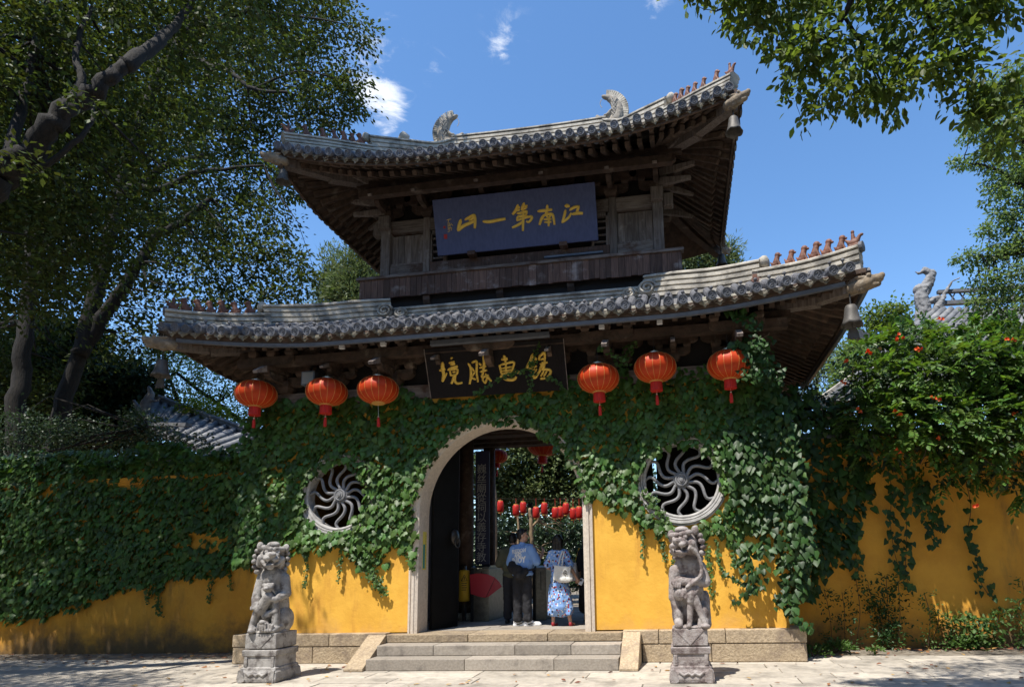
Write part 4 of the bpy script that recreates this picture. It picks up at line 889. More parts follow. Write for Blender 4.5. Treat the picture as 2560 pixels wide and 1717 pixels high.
# ------------------------------------------------------------------ lanterns
def lantern(pos, R0, label, group, fringe=True, cordtop=None, k=1.0, tass=True):
    x, y, z = pos; t = thing('red_lantern', label, 'lantern', (x, y, z), group); h = R0 * .68
    pr = []; nseg = 14
    for i in range(nseg + 1): a = -PI / 2 * .88 + PI * .88 * i / nseg; pr.append((R0 * math.cos(a) ** .80, h * math.sin(a) * 1.0))
    mb = MB(); n = 72; vs = []
    for r, zz in pr:
        for j in range(n): tt = 2 * PI * j / n; q = r * (1 - .020 * abs(math.sin(tt * 9))); vs.append((x + q * math.cos(tt), y + q * math.sin(tt), z + zz))
    mb.add(vs, [(i * n + j, i * n + (j + 1) % n, (i + 1) * n + (j + 1) % n, (i + 1) * n + j) for i in range(nseg) for j in range(n)]); obj('lantern_shade', mb, M['lantern'], t, smooth=True, fix=False)
    for kx in range(18):
        a = 2 * PI * kx / 18; mb = MB(); mb.tube([(x + (r + .003) * math.cos(a), y + (r + .003) * math.sin(a), z + zz) for r, zz in pr], .0026, 4); obj('rib', mb, M['lantern_rib'], t)
    rt = pr[-1][0]; mb = MB(); mb.lathe([(rt * 1.15, h * .93), (rt * 1.15, h * .99), (rt * .95, h * 1.03), (rt * .95, h * 1.12), (rt * .3, h * 1.14), (.012, h * 1.28), (.01, h * 1.3)], (x, y, z), 24); obj('cap', mb, M['lantern_cap'], t, smooth=False)
    mb = MB(); mb.lathe([(rt * 1.0, -h * .93), (rt * 1.22, -h * .97), (rt * 1.22, -h * 1.05), (rt * 1.0, -h * 1.06)], (x, y, z), 24); obj('collar', mb, M['lantern_rib'], t)
    zb = z - h * 1.06
    if fringe:
        mb = MB(); nn = 40; vs = []
        for zz, rr in ((0, .27), (-.12, .275), (-.40, .285)):
            for j in range(nn): q = R0 * rr * (1 + .03 * (j % 2)); vs.append((x + q * math.cos(2 * PI * j / nn), y + q * math.sin(2 * PI * j / nn), zb + zz * R0 * 1.05))
        mb.add(vs, [(i * nn + j, i * nn + (j + 1) % nn, (i + 1) * nn + (j + 1) % nn, (i + 1) * nn + j) for i in range(2) for j in range(nn)] + [tuple(range(2 * nn, 3 * nn))]); obj('fringe', mb, M['lantern_fringe'], t); zb -= .42 * R0
    if tass:
        L = .06 if fringe else .24
        mb = MB(); mb.tube([(x, y, zb + .02), (x, y, zb - L)], .004, 5); mb.lathe([(.012, -L - .01), (.016, -L + .01), (.006, -L + .03)], (x, y, zb), 8); obj('tassel_cord', mb, M['lantern_cap'], t)
        mb = MB(); mb.lathe([(.028, -L - .17), (.026, -L - .05), (.016, -L - .01), (.008, -L)], (x, y, zb), 12); obj('tassel', mb, M['lantern_fringe'], t)
    if cordtop:
        mb = MB(); mb.tube([(x, y, z + h * 1.25), (x, y, cordtop)], .005, 5); obj('cord', mb, M['iron'], t)
    t.rotation_euler = (rnd.uniform(-.05, .05), rnd.uniform(-.06, .06), rnd.uniform(0, 1))
    return t
LY = -.44; GL = 'round red lanterns hanging under the lower eave'
LL = [(640, 985, 'round red lantern hanging leftmost, below the far left end of the lower eave', True), (817, 980, 'round red lantern with fringe, second from the left, nearest the small metal box', True),
      (945, 975, 'round red lantern without a fringe collar, only a thin tassel, left of the black board', False), (1496, 946, 'round red lantern hanging just right of the black board', True),
      (1638, 919, 'round red lantern in the middle of the three right of the black board', True), (1822, 912, 'highest round red lantern, rightmost under the lower eave', True)]
for px, py, lab, fr in LL:
    p = at(px, py, Y=LY); lantern(p, .352, lab, GL, fr, 5.55)
GI = 'round red lanterns at the rear eave'
p = at(1244, 1140, Y=4.9); lantern(p, .26, 'round red lantern seen through the arch beside the blue vertical board', GI, True, p.z + .6)
p = at(1358, 1112, Y=4.9); lantern(p, .42, 'round red lantern half hidden by the beam at the top of the arch', GI, True, p.z + .7)
def drum_lantern(p, r, h, label, top):
    t = thing('drum_lantern', label, 'lantern', p, 'small cylindrical red lanterns strung across the inner garden'); x, y, z = p
    mb = MB(); mb.lathe([(r * .75, -h / 2), (r, -h * .36), (r, h * .36), (r * .75, h / 2)], p, 20); obj('lantern_shade', mb, M['lantern_red'], t, smooth=True)
    mb = MB(); mb.lathe([(r * .7, h / 2), (r * .7, h / 2 + .03), (.01, h / 2 + .035)], p, 14); mb.lathe([(r * .7, -h / 2 - .03), (r * .7, -h / 2)], p, 14); obj('cap', mb, M['lantern_rib'], t)
    mb = MB(); mb.tube([(x, y, z + h / 2), (x, y, top)], .006, 4); mb.tube([(x, y, z - h / 2), (x, y, z - h / 2 - .10)], .018, 5); obj('cord', mb, M['lantern_fringe'], t)
DL = [(1251, 1266, 8, 'small red drum lantern nearest the blue vertical board'), (1290, 1275, 9, 'small dim red drum lantern second from the left in the garden'), (1308, 1269, 8, 'small red drum lantern directly above the man in the blue shirt'), (1340, 1281, 9.2, 'low dim red drum lantern left of the pale tree fork'), (1361, 1271, 8, 'small red drum lantern above the gap between the couple'),
      (1388, 1282, 9.2, 'dim low red drum lantern above the woman in the floral dress'), (1401, 1280, 9.6, 'farthest dim red drum lantern half behind a brighter one'), (1415, 1272, 8, 'brightest red drum lantern, right of the farthest dim one'), (1433, 1284, 8.8, 'low red drum lantern near the right jamb'), (1448, 1281, 8.1, 'narrow bright red drum lantern touching the right jamb')]
for px, py, y, lab in DL:
    p = at(px, py, Y=y); drum_lantern(p, .10 if y < 8.6 else .11, .34, lab, at(px, 1245, Y=y).z)
for y, a, b in ((8, 1200, 1500), (9.2, 1200, 1500)):
    t = thing('cable', 'thin overhead wire carrying ' + ('the nearer row of small lanterns' if y == 8 else 'the farther row of small lanterns'), 'wire', at(a, 1245, Y=y)); mb = MB(); mb.tube([at(a, 1245, Y=y), at((a + b) / 2, 1247, Y=y), at(b, 1245, Y=y)], .008, 4); obj('wire', mb, M['iron'], t)

# ------------------------------------------------------------------ wind bells
def bell(p, k, label, plate=True, chain=.25):
    t = thing('wind_bell', label, 'bell', p, 'wind bells at the roof corners'); x, y, z = p; k *= 1.0
    wav = lambda a: abs(math.sin(a * 3)) * -1 + .4
    pr = [(.04, 0), (.07, -.012), (.088, -.04), (.098, -.10), (.112, -.19), (.135, -.27, .02), (.165, -.325, .028), (.160, -.325, .028), (.128, -.265, .02), (.10, -.18), (.06, -.05)]
    mb = MB(); mb.lathe([(q[0] * k, q[1] * k) + ((q[2] * k,) if len(q) > 2 else ()) for q in pr], p, 36, wav=wav); obj('bell_body', mb, M['bell'], t, smooth=True)
    mb = MB(); mb.tube([(x, y, z - .02 * k), (x, y, z + chain * .5), (x + .012, y, z + chain)], .012, 6); obj('hanger', mb, M['iron'], t)
    if plate:
        mb = MB(); mb.prism([(-.05, -.37), (.05, -.37), (.075, -.44), (.095, -.56), (.06, -.535), (.03, -.56), (0, -.535), (-.03, -.56), (-.06, -.535), (-.095, -.56), (-.075, -.44)], lambda a, b: (x + a * k, y - .008, z + b * k), lambda a, b: (x + a * k, y + .008, z + b * k)); mb.tube([(x, y, z - .2 * k), (x, y, z - .38 * k)], .008, 5); obj('wind_plate', mb, M['bell'], t)
bell(at(1833, 293, Y=-.5), .92, 'grey bronze bell under the upper right roof corner against open sky', False, .22)
bell(at(709, 425, Y=-.5), .80, 'dark bronze bell under the upper left roof corner before leaves', False, .2)
bell(at(2126, 762, Y=-1.0), 1.0, 'bronze bell with wind plate under the lower right roof corner')
bell(at(406, 898, Y=-1.0), .96, 'shaded bronze bell with wind plate under the lower left roof corner')
bell(at(1803, 636, Y=4.6), .95, 'small dark bell under the rear corner of the upper roof', False, .3)

# ------------------------------------------------------------------ stone lions
def pedestal(parent, cx, y0, w, d, z1, z2, m):
    yb = y0 + d
    mb = MB()
    def ring(z, o): return [(cx - w / 2 - o, y0 - o, z), (cx + w / 2 + o, y0 - o, z), (cx + w / 2 + o, yb + o, z), (cx - w / 2 - o, yb + o, z)]
    lv = [(0, .035), (.05, .045), (.14, .035), (.17, .015), (.20, .012), (.21, -.012), (z1 - .10, -.015), (z1 - .09, .005), (z1 - .012, .010), (z1 - .004, 0)]
    vs = []
    for z, o in lv: vs += ring(z, o)
    k = len(lv); mb.add(vs, [(i * 4 + j, i * 4 + (j + 1) % 4, (i + 1) * 4 + (j + 1) % 4, (i + 1) * 4 + j) for i in range(k - 1) for j in range(4)] + [(3, 2, 1, 0), (4 * k - 4, 4 * k - 3, 4 * k - 2, 4 * k - 1)])
    for s in (-1, 1):   # carved feet and panel frame
        mb.prism([(s * w * .5, 0), (s * w * .5, .17), (s * w * .42, .19), (s * w * .34, .12), (s * w * .30, .02), (s * w * .38, 0)], lambda a, b: (cx + a * 1.08, y0 - .055, b), lambda a, b: (cx + a * 1.06, y0 + .05, b))
        mb.box(cx + s * w * .40 - .025, cx + s * w * .40 + .025, y0 - .004, y0 + .03, .215, z1 - .10)
    mb.tube([(cx - w * .32, y0 - .035, .14), (cx - w * .2, y0 - .045, .10), (cx - w * .08, y0 - .04, .125), (cx, y0 - .045, .10), (cx + w * .08, y0 - .04, .125), (cx + w * .2, y0 - .045, .10), (cx + w * .32, y0 - .035, .14)], .022, 6)
    obj('pedestal', mb, m, parent, bevel=.008)
    w2 = w * .93; mb = MB(); mb.box(cx - w2 / 2, cx + w2 / 2, y0 + .01, yb - .01, z1 + .008, z2); o = obj('plinth', mb, m, parent, bevel=.012)
    mb = MB(); mb.prism([(-w2 * .42, z2 - .012), (w2 * .42, z2 - .012), (0, z1 + .02)], lambda a, b: (cx + a, y0 + .002, b), lambda a, b: (cx + a, y0 + .03, b)); obj('cloth_carving', mb, m, parent)
def lion(kind, cx, y0, zb, parent, m):
    O = Vector((cx, y0 + .25, zb)); sh = []
    c = lambda a, ra, b, rb: sh.append(('c', O + Vector(a), ra, O + Vector(b), rb)); e = lambda a, r, *q: sh.append(('e', O + Vector(a), r, *q))
    e((0, .10, .16), (.22, .20, .18)); c((0, .08, .22), .20, (0, .0, .80), .175); e((0, -.02, .80), (.20, .16, .20))
    for s in (-1, 1): e((s * .16, .05, .17), (.10, .20, .19)); c((s * .17, -.02, .10), .07, (s * .17, -.20, .04), .055)
    e((0, .0, .012), (.25, .25, .03))
    # mane of curls
    rs = random.Random(5)
    hx, hy, hz, ty = (-.02, -.07, 1.10, .62) if kind == 'cubs' else (-.03, -.09, 1.12, -.38)
    H = O + Vector((hx, hy, hz)); T = Euler((0, .10 if kind == 'cubs' else -.12, ty)).to_matrix()
    def he(a, r): sh.append(('e', H + T @ (Vector(a) * 1.14), tuple(q * 1.14 for q in r)))
    def hc(a, ra, b, rb): sh.append(('c', H + T @ (Vector(a) * 1.14), ra * 1.14, H + T @ (Vector(b) * 1.14), rb * 1.14))
    he((0, .02, .02), (.150, .150, .155)); he((0, .10, -.05), (.18, .13, .18))
    he((0, -.16, .005), (.098, .105, .052)); he((0, -.255, .030), (.058, .040, .034)); he((-.052, -.235, -.022), (.048, .045, .036)); he((.052, -.235, -.022), (.048, .045, .036)); he((0, -.06, -.03), (.13, .09, .10))
    he((0, -.165, -.108), (.080, .085, .027)); he((0, -.225, -.100), (.05, .03, .022)); he((0, -.19, -.135), (.05, .04, .03))
    for s in (-1, 1):
        hc((s * .025, -.165, .105), .030, (s * .115, -.105, .115), .036); he((s * .068, -.152, .062), (.030, .026, .026)); hc((s * .02, -.2, .05), .022, (s * .07, -.2, .03), .018)
        he((s * .155, -.02, .135), (.046, .03, .058)); hc((s * .12, -.10, -.02), .05, (s * .125, -.06, -.10), .045); hc((s * .10, -.13, -.06), .026, (s * .07, -.17, -.10), .02); hc((s * .040, -.245, -.05), .013, (s * .040, -.25, -.085), .006)
    he((0, -.05, .165), (.085, .07, .045))
    for ring_, (zz, rr, n_) in enumerate([(.13, .13, 9), (.07, .175, 12), (.0, .19, 12), (-.07, .19, 12), (-.14, .175, 11), (-.2, .14, 9)]):
        for k in range(n_):
            a = PI * (-.06 + 1.12 * (k + .5 * (ring_ % 2)) / n_); he((rr * 1.05 * math.cos(a), .03 + rr * .92 * math.sin(a), zz), (.033, .033, .033))
    if kind == 'cubs':
        c((-.16, -.05, .80), .085, (-.185, -.12, .50), .075); c((-.185, -.12, .50), .075, (-.13, -.21, .40), .06); e((-.11, -.22, .38), (.075, .05, .05))
        for k in range(4): c((-.165 + .04 * k, -.255, .375), .02, (-.165 + .04 * k, -.262, .35), .016)
        c((.17, -.02, .78), .085, (.235, -.04, .56), .07); c((.235, -.04, .56), .07, (.16, -.18, .48), .05); e((.13, -.20, .49), (.06, .05, .045))
        # cub climbing the chest
        c((-.06, -.20, .34), .085, (.07, -.22, .52), .075); e((.07, -.235, .655), (.075, .07, .07)); e((.08, -.295, .64), (.04, .035, .03)); e((-.01, -.215, .69), (.04, .02, .03)); e((.125, -.215, .70), (.03, .02, .028)); e((.05, -.28, .675), (.016, .012, .014)); e((.10, -.285, .675), (.016, .012, .014))
        c((-.11, -.18, .32), .065, (-.19, -.18, .12), .045); c((-.19, -.18, .12), .045, (-.17, -.24, .03), .04); e((-.14, -.26, .03), (.06, .05, .028))
        c((.15, -.14, .42), .055, (.16, -.15, .03), .055); c((.0, -.16, .25), .06, (.15, -.16, .30), .05)
        e((.03, -.22, .095), (.078, .07, .085)); e((.03, -.27, .16), (.05, .03, .035))
        for k in range(4): c((.03 + .04 * (k - 1.5), -.275, .14), .012, (.03 + .045 * (k - 1.5), -.28, .04), .012)
        for k in range(3): c((.10 + .04 * k, -.24, .13 - .01 * k), .02, (.085 + .04 * k, -.26, .03), .018)
        c((-.05, -.14, .62), .05, (-.02, -.17, .54), .045)
    else:
        c((.15, -.05, .80), .085, (.205, -.10, .60), .08); c((.20, -.10, .60), .075, (.0, -.20, .60), .058); c((.0, -.20, .60), .058, (-.15, -.19, .63), .055); e((-.19, -.19, .60), (.06, .055, .05))
        for k in range(4): c((-.215 + .03 * k, -.235, .58), .016, (-.215 + .03 * k, -.24, .54), .013)
        e((-.135, -.16, .46), (.095, .09, .105)); c((-.19, -.04, .75), .085, (-.215, -.05, .40), .08); c((-.205, -.05, .4), .075, (-.17, -.08, .02), .055)
        # ribbon from the mouth, cloth folds and the two thin legs below
        ribbon = [O + Vector(q) for q in [(.03, -.275, 1.06), (.09, -.26, 1.02), (.15, -.22, .90), (.17, -.21, .76), (.13, -.24, .66), (.02, -.265, .58), (-.05, -.26, .53)]]
        sp = spline(ribbon, 18); sh.append(('t', sp, [.026] * len(sp)))
        for k in range(4): c((.10 - .045 * k, -.20 - .01 * k, .52), .032, (.02 - .04 * k, -.235, .36 + .02 * k), .028)
        c((.02, -.21, .45), .07, (.0, -.21, .36), .06); c((.0, -.20, .36), .05, (-.02, -.20, .10), .036); c((-.02, -.20, .10), .036, (-.035, -.23, .03), .036)
        c((.05, -.20, .40), .06, (.14, -.20, .16), .045); c((.14, -.20, .16), .045, (.18, -.22, .04), .04); e((.185, -.245, .03), (.06, .05, .028)); c((.12, -.19, .1), .035, (.11, -.2, .02), .04)
        c((.20, .05, .4), .06, (.2, .0, .03), .07); e((.21, .08, .32), (.06, .1, .16))
    me = sculpt(sh, .0080, 1, .007, .05); shift(me, org(parent)); link('lion_body', me, m, parent)
t = thing('stone_lion', 'weathered grey stone lioness with a cub climbing her chest, on carved pedestal', 'statue', (-3.12, -1.62, 0), 'stone guardian lions before the gate')
pedestal(t, -3.12, -1.87, .53, .52, .455, .685, M['lion']); lion('cubs', -3.12, -1.87, .685, t, M['lion'])
t = thing('stone_lion', 'weathered reddish stone lion with a ribbon from its mouth and paw on ball', 'statue', (3.10, -1.65, 0), 'stone guardian lions before the gate')
pedestal(t, 3.09, -1.88, .50, .50, .455, .685, M['lion_red']); lion('ribbon', 3.12, -1.88, .685, t, M['lion_red'])

# ------------------------------------------------------------------ small things at the gate
t = thing('height_chart', 'narrow yellow and teal height chart on the left reveal of the arch', 'chart', (-1.50, .22, 1.3))
za, zb, zm = at(1060, 1328, X=-1.5).z, at(1060, 1423, X=-1.5).z, at(1060, 1360, X=-1.5).z
obj('chart_sheet', MB().box(-1.522, -1.517 + .0, .12, .20, zb, za) if False else MB().box(AXC - AHW + .001, AXC - AHW + .006, .14, .29, zb, za), M['chart_yellow'], t)
obj('chart_band', MB().box(AXC - AHW + .0065, AXC - AHW + .009, .145, .22, zb + .02, zm), M['teal'], t)
mb = MB()
for i in range(22): mb.box(AXC - AHW + .0065, AXC - AHW + .0085, .24, .24 + (.04 if i % 5 == 0 else .022), zb + .03 + i * (za - zb - .06) / 22, zb + .036 + i * (za - zb - .06) / 22)
obj('scale_marks', mb, M['black'], t)
p = at(1160, 1552, Z=.47); t = thing('bollard', 'steel post wrapped in a yellow warning pad beside the open door leaf', 'bollard', p)
zt = at(1160, 1415, Y=p.y).z; mb = MB(); mb.lathe([(.10, .47), (.10, .485), (.045, .49), (.045, zt), (.02, zt + .01)], (p.x, p.y, 0), 18); obj('post', mb, M['steel'], t, smooth=True)
z0, z1 = at(1160, 1502, Y=p.y).z, at(1160, 1424, Y=p.y).z; mb = MB(); mb.lathe([(.10, z0), (.112, z0 + .02), (.112, z1 - .03), (.09, z1)], (p.x, p.y, 0), 24); pad = obj('warning_pad', mb, M['yellow_pad'], t, smooth=True)
a = Vector((CPOS.x - p.x, CPOS.y - p.y, 0)).normalized(); sd = Vector((-a.y, a.x, 0)); sd = sd if sd.x > 0 else -sd
F = lambda u, z, d=.116: Vector((p.x, p.y, z)) + a * d + sd * u
tri = [F(-.06, z1 - .22), F(.06, z1 - .22), F(0, z1 - .10)]; mb = MB(); mb.tube(tri + [tri[0]], .009, 4); mb.bar(F(0, z1 - .195), F(0, z1 - .14), .012, .012); obj('warning_triangle', mb, M['black'], pad)
mb = MB()
for i in range(4): mb.bar(F(-.055, z1 - .27 - .045 * i), F(.05 - .012 * (i % 2), z1 - .27 - .045 * i), .01, .012)
mb.box(*[0] * 6) if False else None
obj('printed_lines', mb, M['black'], pad)
# turnstiles
def turnstile(x0, x1, y0, y1, ztop, label):
    t = thing('turnstile', label, 'turnstile', ((x0 + x1) / 2, y0, .47), 'steel ticket turnstiles inside the gate')
    obj('cabinet', MB().box(x0, x1, y0, y1, .47, ztop - .06), M['steel'], t, bevel=.01)
    obj('sloped_top', MB().prism([(y0 - .01, ztop - .055), (y1, ztop - .055), (y1, ztop), (y0 + .12, ztop), (y0 - .01, ztop - .04)], lambda a, b: (x0 - .01, a, b), lambda a, b: (x1 + .01, a, b)), M['steel'], t)
    obj('dark_edge', MB().box(x0 - .012, x0 + .05, y0 - .012, y0 - .002, .47, ztop - .06), M['black'], t)
    obj('card_slot', MB().box((x0 + x1) / 2 + .02, (x0 + x1) / 2 + .035, y0 - .006, y0 - .001, ztop - .5, ztop - .12), M['black'], t)
    return t
a, b = at(1178, 1540, Y=2.1), at(1222, 1540, Y=2.1); zt = at(1200, 1413, Y=2.1).z
turnstile(a.x, b.x, 2.1, 3.3, zt, 'steel turnstile with a red flap, left of the man in blue')
a, b = at(1334, 1545, Y=2.2), at(1366, 1545, Y=2.2); zt = at(1345, 1413, Y=2.2).z
tt = turnstile(a.x, b.x, 2.2, 3.4, zt, 'steel turnstile between the man in blue and the woman in floral dress')
t = thing('flap_barrier', 'red fan-shaped flap barrier sticking out from the left turnstile', 'barrier', at(1180, 1485, Y=2.05))
pl = [at(1060 + .325 * x, 1080 + .325 * y, Y=2.04) for x, y in [(352, 1095), (400, 1085), (440, 1084), (490, 1092), (540, 1112), (580, 1150), (600, 1186), (560, 1215), (500, 1262), (470, 1272), (420, 1262), (360, 1242)]]
mb = MB(); mb.prism([(q.x, q.z) for q in pl], lambda a, b: (a, 2.03, b), lambda a, b: (a, 2.055, b)); obj('flap', mb, M['red_flap'], t, bevel=.004)
q0, q1 = at(1060 + .325 * 478, 1080 + .325 * 1268, Y=2.02), at(1060 + .325 * 548, 1080 + .325 * 1118, Y=2.02); mb = MB(); mb.bar(q0, q1, .008, .006, up=(0, 1, 0)); obj('fold_line', mb, M['black'], t)
a, b = at(1242, 1523, Y=4.9), at(1300, 1523, Y=4.9); zt = at(1260, 1440, Y=4.9).z
t = thing('planter', 'pale grey planter box at the garden side behind the men', 'planter', ((a.x + b.x) / 2, 5.1, .3))
mb = MB(); mb.add([(a.x + .04, 4.9, .3), (b.x, 4.9, .3), (b.x, 5.5, .3), (a.x + .04, 5.5, .3), (a.x - .04, 4.88, zt), (b.x + .04, 4.88, zt), (b.x + .04, 5.52, zt), (a.x - .04, 5.52, zt)], [(3, 2, 1, 0), (4, 5, 6, 7), (0, 1, 5, 4), (1, 2, 6, 5), (2, 3, 7, 6), (3, 0, 4, 7)]); obj('box', mb, M['planter'], t)
zm = at(1260, 1483, Y=4.9).z; obj('band', MB().box(a.x - .02, b.x + .03, 4.87, 5.5, zm - .03, zm + .02), M['black'], t)
obj('courtyard', MB().box(-30, 30, 4.76, 40, .0, .30), M['soil'], kind='structure')
# metal box under the eave
p = at(774, 947, Y=-.35); t = thing('metal_box', 'small pale metal box fixed under the lower eave between two lanterns', 'box', p); mb = MB(); mb.box(p.x - .13, p.x + .13, p.y - .06, p.y + .06, p.z - .13, p.z + .13); obj('housing', mb, M['gutter'], t, bevel=.01)
obj('box_face', MB().box(p.x - .105, p.x + .105, p.y - .066, p.y - .058, p.z - .105, p.z + .105), M['paper'], t); mb = MB(); mb.bar((p.x, p.y, p.z + .13), (p.x, p.y + .2, p.z + .5), .03, .03); obj('bracket', mb, M['iron'], t)
for i, (px, py, lb) in enumerate([(1504, 818, 'small white floodlight under the eave above the lantern right of the black board'), (1649, 806, 'small white floodlight under the eave above the middle right lantern'), (855, 868, 'small white floodlight under the eave left of the black board'), (958, 861, 'small white floodlight under the eave above the fringeless lantern')]):
    p = at(px, py, Y=-.72); t = thing('floodlight', lb, 'lamp', p, 'small floodlights under the lower eave'); obj('lamp_face', MB().box(p.x - .045, p.x + .045, p.y - .03, p.y + .03, p.z - .03, p.z + .035), M['white'], t, bevel=.004); mb = MB(); mb.bar((p.x, p.y, p.z + .03), (p.x, p.y + .03, p.z + .12), .02, .02); obj('mount', mb, M['iron'], t)
# ------------------------------------------------------------------ people
def hand(sh, wr, d, n, k=1.0, curl=.5):
    """palm, four unequal bent fingers and a thumb from the side of the palm; d = along the hand, n = out of the palm"""
    d = Vector(d).normalized(); n = Vector(n); n = (n - d * n.dot(d)).normalized(); s = d.cross(n)
    P = lambda a, b, c: Vector(wr) + (d * a + s * b + n * c) * k
    sh.append(('e', P(.045, 0, 0), (.030 * k, .030 * k, .030 * k))); sh.append(('c', P(0, 0, 0), .024 * k, P(.075, .012, 0), .022 * k)); sh.append(('c', P(0.01, 0, 0), .022 * k, P(.075, -.016, 0), .02 * k))
    for i, (b, L) in enumerate([(-.030, .068), (-.010, .078), (.011, .072), (.030, .055)]):
        a0 = P(.078, b, 0); a1 = P(.078 + L * .5, b * 1.08, L * .5 * curl * .6); a2 = P(.078 + L * (.95 - .25 * curl), b * 1.1, L * curl * .95)
        sh.append(('c', a0, .0098 * k, a1, .0092 * k)); sh.append(('c', a1, .0092 * k, a2, .0078 * k))
    a0, a1, a2 = P(.02, -.028, .004), P(.05, -.052, .018), P(.082, -.050, .032); sh.append(('c', a0, .013 * k, a1, .011 * k)); sh.append(('c', a1, .011 * k, a2, .009 * k))
class Person:
    def __init__(s, pos, yaw, H, label):
        s.pos = Vector((pos[0], pos[1], .47)); s.k = H / 1.75; s.yaw = yaw; s.rot = Matrix.Rotation(yaw, 3, 'Z')
        s.t = thing('person', label, 'person', s.pos)
    def W(s, p): return s.pos + s.rot @ (Vector(p) * s.k)
    def conv(s, shapes):
        out = []
        for sh in shapes:
            if sh[0] == 'c': out.append(('c', s.W(sh[1]), sh[2] * s.k, s.W(sh[3]), sh[4] * s.k))
            elif sh[0] in 'eb':
                r = sh[3] if len(sh) > 3 else (0, 0, 0); out.append((sh[0], s.W(sh[1]), Vector(sh[2]) * s.k, (r[0], r[1], r[2] + s.yaw)))
            elif sh[0] == 't': out.append(('t', [s.W(p) for p in sh[1]], [r * s.k for r in sh[2]]))
        return out
    def part(s, name, shapes, m, voxel=.010, smooth=3, parent=None, disp=0, ds=.1, **k):
        me = sculpt(s.conv(shapes), voxel, smooth, disp, ds); par = parent or s.t; shift(me, org(par)); return link(name, me, m, par, **k)
def headshapes(c, yaw=0, tilt=0):
    """face looks along local +Y before the yaw"""
    Rz = Matrix.Rotation(yaw, 3, 'Z') @ Matrix.Rotation(tilt, 3, 'X'); C = Vector(c); P = lambda a: tuple(C + Rz @ Vector(a))
    return [('e', P((0, -.005, .02)), (.074, .090, .098), (0, 0, yaw)), ('e', P((0, .035, -.045)), (.055, .055, .062), (0, 0, yaw)), ('c', P((0, .088, .005)), .011, P((0, .104, -.022)), .014), ('e', P((0, .078, -.062)), (.024, .016, .009), (0, 0, yaw)), ('e', P((0, .080, -.075)), (.020, .014, .008), (0, 0, yaw)),
            ('e', P((.030, .078, .012)), (.016, .010, .009), (0, 0, yaw)), ('e', P((-.030, .078, .012)), (.016, .010, .009), (0, 0, yaw)), ('e', P((.076, -.005, -.005)), (.012, .022, .032), (0, 0, yaw)), ('e', P((-.076, -.005, -.005)), (.012, .022, .032), (0, 0, yaw)), ('e', P((0, .058, -.098)), (.026, .022, .016), (0, 0, yaw))]
def hairshapes(c, yaw=0, long=0):
    Rz = Matrix.Rotation(yaw, 3, 'Z'); C = Vector(c); P = lambda a: tuple(C + Rz @ Vector(a)); out = [('e', P((0, -.022, .048)), (.084, .094, .088), (0, 0, yaw)), ('e', P((0, -.045, .005)), (.080, .065, .080), (0, 0, yaw)), ('e', P((0, .045, .095)), (.062, .045, .035), (0, 0, yaw))]
    if long:
        for a in (-.055, 0, .055): out.append(('c', P((a, -.045, .02)), .055, P((a * 1.15, -.055, -.05 - long)), .042))
        for sg in (-1, 1): out.append(('c', P((sg * .074, .0, .02)), .028, P((sg * .078, -.01, -.05 - long * .9)), .024))
    return out
# man in the blue T-shirt: back to us, head turned to the right, right forearm raised
m1 = Person((.06, 1.02), R(-14), 1.79, 'man in light blue printed T-shirt, black trousers and white trainers, back turned')
hc_ = (0, .02, 1.615); hy_ = R(-62)
sk = headshapes(hc_, hy_, 0) + [('c', (0, .0, 1.40), .055, (0, .012, 1.53), .052), ('c', (-.21, 0, 1.385), .05, (-.245, .02, 1.12), .042), ('c', (-.245, .02, 1.12), .041, (-.20, .20, .98), .03), ('c', (.21, 0, 1.385), .05, (.265, .04, 1.13), .043), ('c', (.265, .04, 1.13), .041, (.29, .24, 1.27), .031), ('e', (0, 0, 1.2), (.16, .09, .2))]
hand(sk, (-.20, .20, .98), (.1, .9, -.3), (1, 0, 0)); hand(sk, (.29, .24, 1.27), (.05, .3, .9), (-1, .2, 0))
m1.part('body', sk, M['skin'], .0075, 2)
m1.part('hair', hairshapes(hc_, hy_), M['hair'], .010, 2, disp=.03, ds=.04)
for sg in (-1, 1):
    b = hc_; e1 = Matrix.Rotation(hy_, 3, 'Z') @ Vector((sg * .030, .088, .012)); m1.part('eye', [('e', tuple(Vector(b) + e1), (.009, .005, .005), (0, 0, hy_))], M['black'], .0025, 0)
tee = [('e', (0, 0, 1.28), (.215, .130, .19)), ('e', (0, .0, 1.08), (.205, .135, .20)), ('c', (-.10, 0, 1.385), .085, (.10, 0, 1.385), .085), ('e', (0, 0, .93), (.205, .14, .09)), ('c', (-.17, 0, 1.375), .085, (-.255, .015, 1.14), .085), ('c', (.17, 0, 1.375), .085, (.275, .03, 1.14), .085), ('c', (0, -.01, 1.42), .066, (0, 0, 1.46), .062)]
shirt = m1.part('t_shirt', tee, M['tee'], .010, 3, disp=.03, ds=.13)
pn = [('e', (0, 0, .93), (.165, .12, .10)), ('c', (-.085, 0, .88), .105, (-.095, -.005, .14), .080), ('c', (.085, .0, .88), .105, (.095, .02, .14), .080), ('b', (-.092, 0, .12), (.07, .07, .03)), ('b', (.095, .02, .12), (.07, .07, .03))]
m1.part('trousers', pn, M['pants'], .011, 3, disp=.035, ds=.11)
